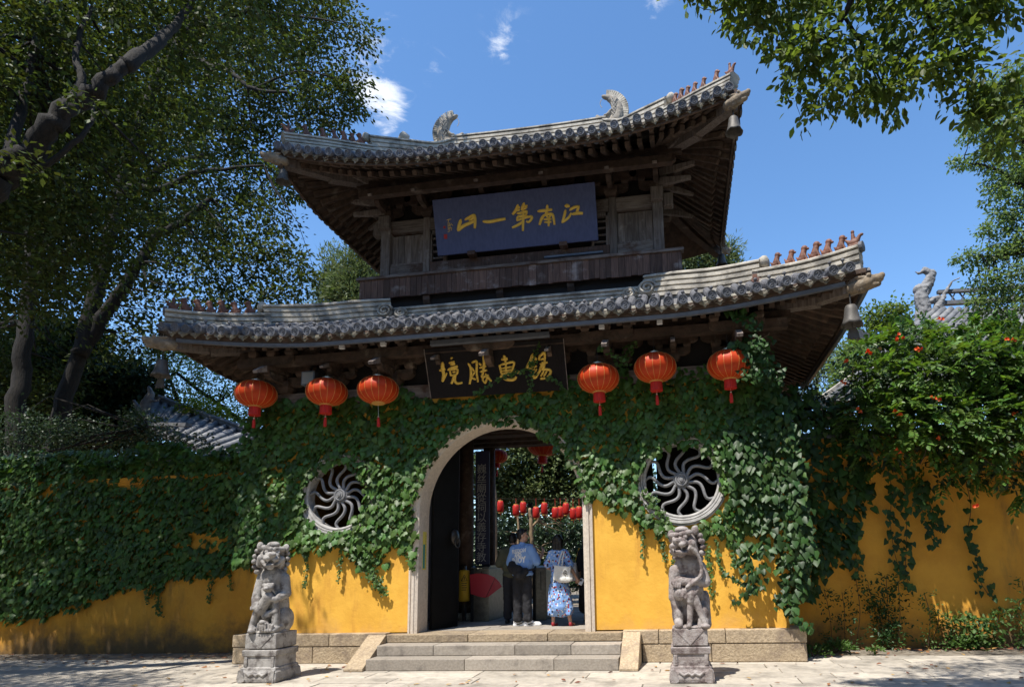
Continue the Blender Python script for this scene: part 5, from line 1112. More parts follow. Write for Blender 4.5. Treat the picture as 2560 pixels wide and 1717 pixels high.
for sx, yy, ya in ((-.10, .02, -.95), (.11, .05, -1.0)):
    rz = Matrix.Rotation(ya, 3, 'Z'); q = lambda a, sx=sx, yy=yy, rz=rz: tuple(Vector((sx, yy, 0)) + rz @ Vector(a))
    s_ = m1.part('shoe', [('c', q((0, -.05, .045)), .042, q((0, .17, .035)), .035), ('c', q((0, -.05, .07)), .042, q((0, .03, .075)), .040), ('c', q((0, -.06, .018)), .040, q((0, .18, .018)), .040)], M['white'], .008, 2)
    w = [m1.W(q((.044, -.03 + .12 * t_, .032 + .035 * t_ * t_))) for t_ in np.linspace(0, 1, 6)]
    mb = MB(); mb.tube(w, [.010, .010, .009, .007, .005, .003], 6); obj('shoe_mark', mb, M['black'], s_)
# print on the back, laid on the cloth
dg = bpy.context.evaluated_depsgraph_get()
bv = BVHTree.FromPolygons([v.co[:] for v in shirt.data.vertices], [p.vertices[:] for p in shirt.data.polygons])
for body, size, z, dx in [('FREEDOM', .070, 1.335, -.02), ('AND', .072, 1.26, -.025), ('ENJOY', .105, 1.165, -.03)]:
    me = text_mesh(body, size * m1.k, 0, 'print', .06); 
    me.transform(Matrix.Rotation(R(4), 4, 'Z')); me.transform(Matrix.Rotation(PI / 2, 4, 'X')); me.transform(Matrix.Diagonal((.95, 1, 1.35, 1)))
    for v in me.vertices:
        w = m1.W(Vector((dx, -.4, z))) + m1.rot @ Vector(v.co); loc = w - m1.pos; dr = m1.rot @ Vector((0, 1, 0)); h = bv.ray_cast(loc, dr)
        v.co = (h[0] if h[0] is not None else loc) - dr * .005
    me.update(); link('print', me, M['white'], shirt)
# bag slung low on his back
bg_ = thing('sling_bag', 'black sling bag worn low across the back of the man in blue', 'bag', m1.W((-.05, -.2, .95)))
me = sculpt(m1.conv([('e', (-.04, -.165, 1.0), (.19, .075, .10), (0, .35, 0)), ('e', (.04, -.17, .92), (.14, .065, .10)), ('e', (-.14, -.12, 1.08), (.08, .06, .08)), ('e', (.13, -.15, .97), (.08, .06, .07))]), .011, 2, .04, .09); shift(me, org(bg_)); link('bag_body', me, M['blackcloth'], bg_)
mb = MB(); mb.tube([m1.W(p) for p in [(-.20, -.10, 1.10), (-.235, .0, 1.13), (-.16, .14, 1.22)]], .018, 6); mb.tube([m1.W(p) for p in [(.18, -.12, .99), (.235, .02, 1.0), (.2, .13, 1.05)]], .018, 6); obj('strap', mb, M['blackcloth'], bg_)
# man in olive behind him
m2 = Person((-.30, 1.62), R(8), 1.76, 'man in an olive green T-shirt and black trousers, mostly hidden behind another man')
hc2 = (.02, .04, 1.60); sk = headshapes(hc2, R(-20), -.2) + [('c', (0, .0, 1.40), .055, (.01, .02, 1.53), .052), ('c', (-.21, 0, 1.385), .05, (-.25, .03, 1.12), .042), ('c', (-.25, .03, 1.12), .041, (-.18, .22, 1.02), .03), ('c', (.21, 0, 1.385), .05, (.26, .04, 1.12), .042), ('c', (.26, .04, 1.12), .04, (.20, .24, 1.05), .03), ('e', (0, 0, 1.2), (.16, .09, .2))]
hand(sk, (-.18, .22, 1.02), (.2, .9, .1), (1, 0, 0)); hand(sk, (.20, .24, 1.05), (-.2, .9, .1), (-1, 0, 0)); m2.part('body', sk, M['skin'], .009, 2); m2.part('hair', hairshapes(hc2, R(-20)), M['hair'], .010, 2, disp=.03, ds=.04)
m2.part('t_shirt', [(a[0], a[1], a[2], *a[3:]) for a in tee], M['olive'], .012, 3, disp=.03, ds=.13); m2.part('trousers', pn, M['pants'], .012, 3, disp=.03, ds=.11)
for sx in (-.10, .10): m2.part('shoe', [('c', (sx, -.05, .045), .042, (sx, .15, .035), .036), ('c', (sx, -.05, .02), .04, (sx, .16, .02), .04)], M['black'], .010, 2)
# woman in the floral dress
wm = Person((.76, .96), R(-6), 1.67, 'woman in a long blue floral dress and red flat shoes, seen from behind')
hw = (0, .02, 1.605); sk = headshapes(hw, R(-10), -.1) + [('c', (0, .0, 1.40), .045, (0, .01, 1.53), .044), ('c', (-.18, 0, 1.37), .045, (-.22, .02, 1.10), .037), ('c', (-.22, .02, 1.10), .035, (-.15, .2, 1.04), .026), ('c', (.18, 0, 1.37), .045, (.235, .0, 1.10), .038), ('c', (.235, .0, 1.10), .036, (.345, .07, .885), .026),
                                                 ('c', (-.10, -.02, .40), .05, (-.115, -.03, .06), .032), ('c', (.17, -.01, .40), .05, (.225, -.02, .07), .032), ('c', (-.115, -.05, .04), .03, (-.10, .10, .03), .026), ('c', (.225, -.04, .05), .03, (.26, .10, .03), .026), ('e', (0, 0, 1.2), (.12, .08, .18)), ('c', (-.05, 0, 1.1), .08, (-.1, -.02, .4), .06), ('c', (.08, 0, 1.1), .08, (.17, -.01, .4), .06)]
hand(sk, (.345, .07, .885), (.35, .25, -.75), (-.7, .4, 0), 1, .7); hand(sk, (-.15, .2, 1.04), (.3, .9, 0), (0, 0, -1)); wm.part('body', sk, M['skin'], .0078, 2)
wm.part('hair', hairshapes(hw, R(-10), .10), M['hair'], .010, 2, disp=.02, ds=.05)
dr = [('e', (0, 0, 1.27), (.175, .105, .17)), ('c', (-.09, 0, 1.385), .072, (.09, 0, 1.385), .072), ('e', (0, 0, 1.05), (.16, .11, .18)), ('c', (0, 0, 1.0), .15, (.02, -.005, .72), .185), ('c', (.02, -.005, .72), .18, (.035, -.01, .36), .205), ('c', (-.07, 0, .7), .13, (-.09, -.01, .30), .135), ('c', (.09, 0, .7), .13, (.16, -.01, .31), .13), ('b', (.035, -.01, .26), (.225, .12, .05)),
      ('c', (-.15, 0, 1.37), .068, (-.225, .01, 1.16), .078), ('c', (.15, 0, 1.37), .068, (.235, .0, 1.13), .078)]
wm.part('dress', dr, M['dress'], .011, 3, disp=.03, ds=.12)
for sx, yy in ((-.112, .02), (.235, .02)): wm.part('shoe', [('c', (sx, yy - .07, .028), .034, (sx + .01, yy + .10, .022), .034), ('e', (sx, yy - .07, .05), (.035, .035, .03))], M['shoe_red'], .008, 2)
tb = thing('tote_bag', "white tote bag with a dark plant print on the floral-dressed woman's shoulder", 'bag', wm.W((.2, -.15, .78)))
me = sculpt(wm.conv([('b', (.13, -.165, .985), (.165, .040, .14), (0, .10, 0)), ('e', (.16, -.165, .88), (.18, .055, .075)), ('e', (.24, -.15, .93), (.09, .05, .08))]), .010, 3, .02, .08); shift(me, org(tb)); link('bag_body', me, M['white_cloth'], tb)
for a, b in (((.035, -.155, 1.10), (.11, -.085, 1.40)), ((.12, -.165, 1.10), (.145, -.08, 1.40))):
    mb = MB(); mb.tube([wm.W(a), wm.W(((a[0] + b[0]) / 2, -.14, 1.26)), wm.W(b), wm.W((b[0] + .01, .03, 1.445)), wm.W((b[0] + .02, .10, 1.30))], .013, 6, nrm=(0, 1, 0), flat=.4); obj('handle', mb, M['white_cloth'], tb)
mb = MB()
for dx, dz in [(0, 0), (.02, .03), (-.02, .025), (.03, -.01), (-.03, -.005), (.0, .05)]: mb.lathe([(.016, -.004), (1e-6, .004)], wm.W((.20 + dx, -.228, .985 + dz)), 6, axis=(0, -1, 0))
mb.bar(wm.W((.20, -.226, .98)), wm.W((.205, -.226, .92)), .006, .006); obj('plant_print', mb, M['black'], tb)
ph = thing('phone', 'phone in a white patterned case held in the hand of the woman in floral dress', 'phone', wm.W((.40, .10, .80))); q = wm.W((.415, .10, .815)); mb = MB(); mb.bar(q - Vector((.02, .02, .055)), q + Vector((.03, .02, .055)), .075, .010, up=(0, 1, 0)); obj('case', mb, M['white'], ph, bevel=.004)
mb = MB(); q2 = q + Vector((.0, -.007, .03)); mb.box(q2.x - .018, q2.x + .018, q2.y - .003, q2.y + .001, q2.z - .018, q2.z + .018); obj('camera_lenses', mb, M['black'], ph)
# person in black at the right jamb
bk = Person((1.21, 1.66), R(-10), 1.69, 'person in black top and dark pleated skirt, half hidden by the right jamb')
hb = (0, .02, 1.605); sk = headshapes(hb, R(-15)) + [('c', (0, .0, 1.40), .045, (0, .01, 1.53), .044), ('c', (-.18, 0, 1.37), .045, (-.22, .02, 1.10), .037), ('c', (-.22, .02, 1.10), .035, (-.2, .12, .88), .026), ('c', (.18, 0, 1.37), .045, (.22, .0, 1.10), .038), ('c', (.22, .0, 1.10), .036, (.22, .07, .885), .026), ('c', (-.08, 0, .45), .045, (-.08, -.02, .06), .032), ('c', (.09, 0, .45), .045, (.09, -.01, .07), .032), ('e', (0, 0, 1.2), (.12, .08, .18)), ('c', (-.05, 0, 1.1), .08, (-.08, 0, .45), .05), ('c', (.05, 0, 1.1), .08, (.09, 0, .45), .05), ('c', (-.08, -.04, .035), .03, (-.08, .1, .03), .026), ('c', (.09, -.04, .035), .03, (.09, .1, .03), .026)]
hand(sk, (-.2, .12, .88), (0, .3, -.9), (1, 0, 0)); hand(sk, (.22, .07, .885), (0, .3, -.9), (-1, 0, 0)); bk.part('body', sk, M['skin'], .010, 2); bk.part('hair', hairshapes(hb, R(-15), .28), M['hair'], .011, 2)
bk.part('top', [('e', (0, 0, 1.27), (.18, .11, .17)), ('c', (-.09, 0, 1.385), .075, (.09, 0, 1.385), .075), ('e', (0, 0, 1.06), (.17, .115, .18)), ('c', (-.15, 0, 1.37), .07, (-.22, .01, 1.05), .07), ('c', (.15, 0, 1.37), .07, (.22, .0, 1.05), .07)], M['blackcloth'], .012, 3)
bk.part('skirt', [('c', (0, 0, 1.0), .15, (0, 0, .70), .18), ('c', (0, 0, .70), .18, (0, 0, .36), .21), ('c', (-.09, 0, .6), .12, (-.1, 0, .28), .12), ('c', (.09, 0, .6), .12, (.1, 0, .28), .12)], M['pants'], .012, 3, disp=.03, ds=.06)
for sx in (-.08, .09): bk.part('shoe', [('c', (sx, -.05, .026), .034, (sx, .12, .022), .034)], M['black'], .010, 2)
tb2 = thing('tote_bag', 'grey white tote bag with a mustard strap beside the person in black', 'bag', bk.W((-.26, .0, .85)))
me = sculpt(bk.conv([('b', (-.27, -.02, .99), (.055, .10, .18), (0, -.06, 0))]), .012, 3, .02, .08); shift(me, org(tb2)); link('bag_body', me, M['white_cloth'], tb2)
mb = MB(); mb.tube([bk.W((-.265, -.05, 1.16)), bk.W((-.235, -.03, 1.30)), bk.W((-.19, .0, 1.45)), bk.W((-.21, .05, 1.3)), bk.W((-.26, .06, 1.16))], .014, 6, flat=.5, nrm=(1, 0, 0)); obj('handle', mb, M['yellow_pad'], tb2)
# ------------------------------------------------------------------ garden walls
def gwall(x0, x1, yf, ztop, label, zband):
    t = thing('garden_wall', label, 'wall', ((x0 + x1) / 2, yf, 0))
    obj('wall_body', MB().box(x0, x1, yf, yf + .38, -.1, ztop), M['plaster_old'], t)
    pth = [(x0 + .001, yf, zband), (x1 - .001, yf, zband)]
    mb = MB(); mb.sweep([(.0, -.10), (.025, -.10), (.03, -.05), (.055, -.05), (.06, .0), (.085, .0), (.085, .06), (.0, .06)], pth); obj('moulding', mb, M['plaster_old'], t)
    mb = MB(); mb.prism([(yf - .10, ztop), (yf + .48, ztop), (yf + .44, ztop + .07), (yf + .19, ztop + .16), (yf - .06, ztop + .07)], lambda a, b: (x0, a, b), lambda a, b: (x1, a, b)); obj('coping', mb, M['roof_grey'], t)
    return t
LWY, RWY = 1.45, 1.42
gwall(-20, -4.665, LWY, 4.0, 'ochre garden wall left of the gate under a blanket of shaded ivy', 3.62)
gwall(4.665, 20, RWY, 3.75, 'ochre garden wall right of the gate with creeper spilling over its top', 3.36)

# ------------------------------------------------------------------ foliage helpers
RNG = np.random.RandomState(4)
def proj(P):
    P = np.asarray(P, float) - np.array(CPOS); c = P @ CR.T; return np.stack([CP[0] + CF * c[:, 0] / c[:, 2], CP[1] + CF * c[:, 1] / c[:, 2]], 1)
def inpoly(p, poly):
    poly = np.asarray(poly, float); x, y = p[:, 0], p[:, 1]; ins = np.zeros(len(p), bool); j = len(poly) - 1
    for i in range(len(poly)):
        xi, yi = poly[i]; xj, yj = poly[j]; c = ((yi > y) != (yj > y)) & (x < (xj - xi) * (y - yi) / (yj - yi + 1e-12) + xi); ins ^= c; j = i
    return ins
KITE_V = np.array([(0, 0, 0), (.24, .42, .05), (.16, .78, .03), (0, 1.0, -.04), (-.16, .78, .03), (-.24, .42, .05)]); KITE_F = np.array([(0, 1, 2), (0, 2, 3), (0, 3, 4), (0, 4, 5)])
DIA_V = np.array([(0, 0, 0), (.27, .5, .06), (0, 1, 0), (-.27, .5, .06)]); DIA_F = np.array([(0, 1, 2), (0, 2, 3)])
NEEDLE_V = np.array([(0, 0, 0), (.10, .5, .0), (0, 1, .0), (-.10, .5, .0)]); NEEDLE_F = DIA_F
_o = [(0, 0, .0), (.20, .14, .02), (.42, .05, -.05), (.50, -.22, -.09), (.36, -.38, -.05), (.40, -.60, -.10), (.20, -.66, -.04), (0, -1.0, -.14), (-.20, -.66, -.04), (-.40, -.60, -.10), (-.36, -.38, -.05), (-.50, -.22, -.09), (-.42, .05, -.05), (-.20, .14, .02)]
IVY_V = np.array([(0, -.25, .05)] + _o) * np.array([1, 1, 1]); IVY_F = np.array([(0, i, i % 14 + 1) for i in range(1, 15)])[:, ::-1]
_h = [(0, 0, 0), (.30, .12, 0), (.46, -.12, -.04), (.30, -.50, -.06), (0, -1, -.10), (-.30, -.50, -.06), (-.46, -.12, -.04), (-.30, .12, 0)]
HED_V = np.array([(0, -.3, .04)] + _h); HED_F = np.array([(0, i, i % 8 + 1) for i in range(1, 9)])[:, ::-1]
def place(tv, tf, pos, ax, nr, size):
    """copies of a leaf shape: ax = the leaf's +Y axis, nr = its face normal"""
    ax = ax / np.linalg.norm(ax, axis=1, keepdims=True); nr = nr - ax * (nr * ax).sum(1, keepdims=True); nr = nr / (np.linalg.norm(nr, axis=1, keepdims=True) + 1e-9); sd = np.cross(ax, nr)
    B = np.stack([sd, ax, nr], 1); V = np.einsum('kj,njc->nkc', tv, B) * np.asarray(size)[:, None, None] + pos[:, None, :]
    F = tf[None] + (np.arange(len(pos)) * len(tv))[:, None, None]; return V.reshape(-1, 3), F.reshape(-1, tf.shape[1])
def leafobj(name, parts, m, parent, **k):
    V = []; F = []; b = 0
    for v, f in parts: V.append(v); F.append(f + b); b += len(v)
    if not V: return None
    V = np.concatenate(V) - np.array(org(parent)); me = npmesh(name, V, np.concatenate(F)); me.polygons.foreach_set('use_smooth', [True] * len(me.polygons)); return link(name, me, m, parent, **k)
def crown(blobs, leaf, dens, tv=DIA_V, tf=DIA_F, per=14, spread=.22, droop=-.15, rs=RNG, flat=.55):
    """leaf sprays: every spray a loose tuft on a twig, more of them near the crown's rim, with gaps between"""
    out = []; tufts = []
    for c, r, n in blobs:
        r = np.array(r if hasattr(r, '__len__') else (r, r, r * .85)); k = max(3, int(n * dens / per))
        d = rs.normal(size=(k, 3)); d /= np.linalg.norm(d, axis=1, keepdims=True); q = rs.uniform(.25, 1, k) ** .5
        q = q * (1 + .16 * np.sin(d[:, 0] * 5 + c[0] * 3) * np.cos(d[:, 2] * 6 + c[2] * 2))
        ce = np.array(c) + d * q[:, None] * r; tufts.append(ce); od = d * .8 + rs.normal(size=(k, 3)) * .5
        p = np.repeat(ce, per, 0); o = np.repeat(od, per, 0); N = len(p)
        g = rs.normal(size=(N, 3)) * spread * np.array([1, 1, flat]) * (r.mean() ** .3)
        p = p + g; ax = o * .6 + g * 2.0 + rs.normal(size=(N, 3)) * .5; ax[:, 2] += droop - .25 * rs.rand(N)
        nr = rs.normal(size=(N, 3)) * .55 + np.array([0, 0, .9]) + o * .25
        out.append(place(tv, tf, p, ax, nr, leaf * rs.uniform(.65, 1.25, N)))
    return out, (np.concatenate(tufts) if tufts else np.zeros((0, 3)))
def pinnate(blobs, dens, leaf, rs, pairs=5):
    """compound leaves: paired leaflets along drooping stalks, dense on the outside of each mound"""
    out = []
    for c, r, n in blobs:
        r = np.array(r); k = max(4, int(n * dens / (pairs * 2 + 1))); d = rs.normal(size=(k, 3)); d[:, 1] -= .5; d[:, 2] += .25; d /= np.linalg.norm(d, axis=1, keepdims=True)
        q = rs.uniform(.45, 1.08, k) ** .6; ce = np.array(c) + d * q[:, None] * r; D = d * .75 + rs.normal(size=(k, 3)) * .45 + np.array([0, -.25, -.25]); D /= np.linalg.norm(D, axis=1, keepdims=True)
        up = np.array([0, -.35, 1.0]) + rs.normal(size=(k, 3)) * .3 + d * .4; sd = np.cross(D, up); sd /= np.linalg.norm(sd, axis=1, keepdims=True) + 1e-9; nr = np.cross(sd, D); L = rs.uniform(.22, .42, k)[:, None]
        for j in range(pairs):
            f = .22 + .78 * j / pairs
            for sg in (-1, 1): out.append(place(KITE_V, KITE_F, ce + D * L * f - up * .05 * f * f, sd * sg * .85 + D * .55 - up * .18, nr + rs.normal(size=(k, 3)) * .18, leaf * rs.uniform(.75, 1.2, k) * (1.05 - .3 * abs(f - .6))))
        out.append(place(KITE_V, KITE_F, ce + D * L - up * .05, D - up * .2, nr + rs.normal(size=(k, 3)) * .15, leaf * rs.uniform(.8, 1.25, k)))
    return out
def tree(name, label, cat, base, limbs, blobs, leaf, m, bark='bark', dens=1.0, group=None, tv=DIA_V, tf=DIA_F, per=14, spread=.22, twigs=60, droop=-.15, seed=1, flat=.55, leafname='crown', twr=.012):
    rs = np.random.RandomState(seed); t = thing(name, label, cat, base, group); wood = []
    for i, (pts, r) in enumerate(limbs):
        p = spline(pts, max(8, (len(pts) - 1) * 6)); k = len(p); r0, r1 = r; p = [q + Vector(rs.normal(size=3)) * r0 * .12 for q in p]; wood += [(q, r0 + (r1 - r0) * j / (k - 1)) for j, q in enumerate(p)]
        mb = MB(); mb.tube(p, [(r0 + (r1 - r0) * j / (k - 1)) * (1 + .25 * math.exp(-j * 1.2) * (i == 0)) for j in range(k)], 9); obj('trunk' if i == 0 else 'limb', mb, M[bark], t, smooth=True)
    parts, tufts = crown(blobs, leaf, dens, tv, tf, per, spread, droop, rs, flat); leafobj(leafname, parts, M[m], t, kind=None)
    if twigs and len(tufts) and wood:
        wp = np.array([tuple(w[0]) for w in wood]); wr = np.array([w[1] for w in wood]); mb = MB(); idx = rs.choice(len(tufts), min(twigs, len(tufts)), replace=False)
        for i in idx:
            q = tufts[i]; d = np.linalg.norm(wp - q, axis=1); j = int(d.argmin()); L = d[j]
            if L > 4.5: continue
            a = Vector(wp[j]); b = Vector(q); mid = a.lerp(b, .5) + Vector(rs.normal(size=3)) * .10 * L; mb.tube([a, a.lerp(mid, .5) + Vector(rs.normal(size=3)) * .03 * L, mid, b], [min(wr[j] * .6, twr * (1 + L)), twr * (.8 + .5 * L), twr * .8, twr * .4], 5)
        obj('twigs', mb, M[bark], t, kind='stuff')
    return t
def pb(lst, Y, ppm=None):
    """blobs given as photo px, py, radius in px at depth Y"""
    out = []
    for q in lst:
        px, py, r = q[:3]; y = q[3] if len(q) > 3 else Y; c = at(px, py, Y=y); r_ = (at(px + r, py, Y=y) - c).length; out.append((tuple(c), (r_, r_ * 1.0, r_ * .85), 1400 * r_ * r_))
    return out
def pl(lst, Y, dy=0): return [at(q[0], q[1], Y=(q[2] if len(q) > 2 else Y) + dy * i) for i, q in enumerate(lst)]

# ------------------------------------------------------------------ ivy
LEAF_PART = {}
def leaf_proto(kind):
    if kind not in LEAF_PART:
        v, f, m = {'ivy': (IVY_V, IVY_F, 'leaf_part'), 'hed': (HED_V, HED_F, 'leaf_part_dark')}[kind]; me = npmesh('leaf', v, f); me.materials.append(M[m]); LEAF_PART[kind] = me
    return LEAF_PART[kind]
def ivy_on(label, cat, plane, xr, zr, polys, spacing, size, kind, m, excl=None, depth=(.03, .14), nparts=270, strands=(), seed=2, holes=(), name='ivy', top=None, under=True, partwin=None):
    rs = np.random.RandomState(seed); t = thing(name, label, cat, ((xr[0] + xr[1]) / 2, plane, zr[0]))
    tv, tf = (IVY_V, IVY_F) if kind == 'ivy' else (HED_V, HED_F)
    gx = np.arange(xr[0], xr[1], spacing); gz = np.arange(zr[0], zr[1], spacing * .92); X, Z = np.meshgrid(gx, gz); X = X + (np.arange(len(gz)) % 2)[:, None] * spacing * .5
    P = np.stack([X.ravel(), np.full(X.size, plane), Z.ravel()], 1); P[:, [0, 2]] += rs.normal(size=(len(P), 2)) * spacing * .28
    pp = proj(P + np.array([0, -.08, 0])); pp += rs.normal(size=pp.shape) * 7; ok = np.zeros(len(P), bool)
    for q in polys: ok |= inpoly(pp, q)
    if excl is not None: ok &= ~excl(P, rs)
    for q in holes: ok &= ~(inpoly(pp, q) & (rs.rand(len(pp)) < .85))
    P = P[ok]; N = len(P)
    lump = .5 + .5 * np.sin(P[:, 0] * 2.3 + 1.7 * np.sin(P[:, 2] * 1.9)) * np.cos(P[:, 2] * 2.7 + P[:, 0])
    P[:, 1] -= depth[0] + (depth[1] - depth[0]) * (lump * .6 + rs.rand(N) * .4)
    ax = np.stack([rs.normal(size=N) * .38, .42 + rs.normal(size=N) * .24, np.full(N, .9)], 1); nr = np.stack([rs.normal(size=N) * .36, np.full(N, -.9), .42 + rs.normal(size=N) * .30], 1)
    sz = size * rs.uniform(.55, 1.25, N); bulk = []; sdepth = []
    order = np.argsort(-sz + rs.rand(N) * size * .25); pick = set(order[:nparts].tolist()) if partwin is None else set([i for i in order if partwin(P[i])][:nparts]); rest = np.array([i for i in range(N) if i not in pick], int)
    yg = rs.rand(len(rest)) < .13; young = [place(tv, tf, P[rest[yg]] - np.array([0, .03, 0]), ax[rest[yg]], nr[rest[yg]], sz[rest[yg]] * .85)] if len(rest) else []; rest = rest[~yg]
    if len(rest): bulk.append(place(tv, tf, P[rest], ax[rest], nr[rest], sz[rest]))
    if under and N:
        Q = P.copy(); Q[:, 1] = plane - .012 - rs.rand(N) * .03; Q[:, [0, 2]] += rs.normal(size=(N, 2)) * spacing * .4; bulk.append(place(tv, tf, Q, ax + rs.normal(size=(N, 3)) * .15, nr * np.array([1, 1.3, .5]), sz * .95))
    if top is not None:
        x0, x1, y0, y1, z0, z1, n = top; Q = np.stack([rs.uniform(x0, x1, n), rs.uniform(y0, y1, n), np.zeros(n)], 1); Q[:, 2] = z0 + (z1 - z0) * rs.rand(n) * (.5 + .5 * np.sin(Q[:, 0] * 2.1 + np.sin(Q[:, 0] * 5))); a2 = rs.normal(size=(n, 3)) * .5 + np.array([0, .35, .55]); n2 = rs.normal(size=(n, 3)) * .35 + np.array([0, -.5, .8]); bulk.append(place(tv, tf, Q, a2, n2, size * rs.uniform(.7, 1.2, n)))
    me = leaf_proto(kind)
    for i in sorted(pick):
        a = Vector(ax[i]).normalized(); nn = Vector(nr[i]); nn = (nn - a * nn.dot(a)).normalized(); sd = a.cross(nn); Mx = Matrix((sd, a, nn)).transposed()
        o = link('leaf', me, None, t, loc=P[i]); o.rotation_euler = Mx.to_euler(); o.scale = (sz[i],) * 3
    stems = MB(); srest = []
    for st_ in strands:
        pts = st_[0]; pl_ = st_[1] if len(st_) > 1 else plane; ls = st_[2] if len(st_) > 2 else size * .42; wd = st_[3] if len(st_) > 3 else .035; dn = st_[4] if len(st_) > 4 else 1.0
        p = spline([at(a, b, Y=pl_ - .03 - .05 * (i / len(pts))) for i, (a, b) in enumerate(pts)], 20); L = sum((p[i + 1] - p[i]).length for i in range(20)); stems.tube(p, [.006 - .003 * i / 20 for i in range(21)], 4)
        n = int(L / ls * 5.5 * dn * max(1, wd / .05)); tt = rs.rand(n) * 20; j = tt.astype(int).clip(0, 19); pa = np.array([tuple(q) for q in p]); c = pa[j] + (pa[j + 1] - pa[j]) * (tt - j)[:, None]; f = 1 - .45 * tt / 20
        c += np.stack([rs.normal(size=n) * wd * f, -np.abs(rs.normal(size=n)) * .035, rs.normal(size=n) * .02], 1)
        a3 = np.stack([rs.normal(size=n) * .5, .35 + rs.normal(size=n) * .25, np.full(n, .8)], 1); n3 = np.stack([rs.normal(size=n) * .45, np.full(n, -.85), .45 + rs.normal(size=n) * .3], 1); srest.append(place(tv, tf, c, a3, n3, ls * rs.uniform(.7, 1.25, n) * f))
    if bulk: leafobj('leaves', bulk, M[m], t, kind='stuff')
    if young: leafobj('young_leaves', young, M['ivy_young'], t, kind='stuff')
    if srest: leafobj('trailing_leaves', srest, M['ivy_young'] if kind == 'ivy' else M[m], t, kind='stuff')
    if not stems.v:
        p = [(xr[0] + .5, plane - .01, zr[0] + .1), (xr[0] + .8, plane - .01, zr[0] + .9)]; stems.tube(p, .01, 5)
    obj('stem', stems, M['stem'], t, kind='stuff'); return t
def gate_excl(P, rs):
    x, z = P[:, 0], P[:, 2]; n = len(x); e = np.zeros(n, bool)
    for s in (-1, 1):
        r = np.hypot(x - s * WX, z - WZ); lim = np.where(z < WZ - .2, .80 if s > 0 else .665, np.where(x < s * WX - .25, .70 if s > 0 else .66, .63)); lim = np.where((z > WZ + .35), .585, lim); lim = np.where((s < 0) & (x > s * WX + .2) & (z > WZ - .5), .52, lim); e |= r < lim
    rr = np.where(z > AZC, np.hypot((x - AXC) / AHW, (z - AZC) / AH), np.abs(x - AXC) / AHW); side = np.where(x < AXC - .2, 1.045, .99); side = np.where(x > AXC + .9, 1.01, side); return e | (rr < side)
FRONT = [(560, 1120), (600, 1070), (640, 1020), (690, 985), (740, 1000), (800, 975), (880, 1000), (950, 985), (1000, 960), (1075, 1000), (1150, 995), (1250, 985), (1330, 985), (1400, 970), (1440, 935), (1500, 950), (1560, 925), (1620, 950), (1700, 925), (1760, 920), (1820, 880), (1860, 850), (1900, 860), (1930, 940), (1975, 1000), (2000, 1100), (2000, 1230),
         (1940, 1290), (1900, 1330), (1838, 1350), (1775, 1335), (1733, 1335), (1691, 1332), (1650, 1330), (1620, 1308), (1587, 1288), (1541, 1266), (1499, 1250), (1455, 1246), (1440, 1190), (1400, 1140), (1250, 1090), (1120, 1150), (1085, 1230), (1082, 1290), (1062, 1310), (1045, 1400), (1026, 1385), (983, 1368), (949, 1360), (955, 1425), (930, 1420), (905, 1420), (879, 1385), (862, 1362), (828, 1366), (793, 1374), (741, 1380), (702, 1392), (640, 1395), (590, 1410), (560, 1380)]
C6 = lambda l: [(1440 + .419 * a, 1060 + .419 * b) for a, b in l]
C7 = lambda l: [(1960 + .738 * a, 560 + .738 * b) for a, b in l]
ivy_on('broad-leaved ivy covering the gate front round the arch and both round windows', 'ivy', -.005, (-5.0, 4.75), (1.2, 5.3), [FRONT], .078, .132, 'ivy', 'ivy', gate_excl, (.025, .15), 285,
       [([(766, 1372), (770, 1400), (768, 1440), (763, 1466)], 0), ([(855, 1365), (853, 1410), (847, 1455)], 0, .055, .02), ([(880, 1380), (930, 1430), (950, 1460), (962, 1486)], 0, .07, .07), ([(840, 1330), (890, 1380), (925, 1420), (950, 1470)], 0, .065, .10, 1.4), ([(800, 1340), (850, 1330), (900, 1345), (940, 1400)], 0, .07, .08, 1.4), ([(702, 1390), (706, 1412)], 0),
        ([(1010, 1370), (1025, 1400), (1035, 1425)], 0, .06, .05), (C6([(400, 590), (398, 700), (395, 800)]), 0, .06, .025), (C6([(480, 620), (515, 720), (535, 825)]), 0, .06, .03), (C6([(590, 640), (578, 760), (580, 885)]), 0, .06, .025), (C6([(690, 650), (770, 700), (795, 840), (800, 960), (815, 1030)]), 0, .06, .03),
        (C6([(840, 690), (850, 800), (880, 890)]), 0, .055, .02), (C6([(930, 700), (945, 790), (940, 850)]), 0, .07, .04), (C6([(480, 570), (600, 640), (720, 640), (880, 620)]), 0, .07, .06, 1.4), (C6([(420, 400), (480, 500), (560, 600)]), 0, .08, .07, 1.2),
        ([(1190, 985), (1260, 940), (1320, 920), (1350, 860)], -.40, .06, .03), ([(1345, 860), (1330, 930), (1325, 985)], -.36, .06, .05), ([(1370, 940), (1400, 960), (1420, 990)], -.25, .06, .03), ([(1500, 860), (1520, 880), (1560, 900)], -.5, .08, .06), ([(1530, 960), (1560, 900), (1590, 840)], -.25, .08, .08)], seed=2)
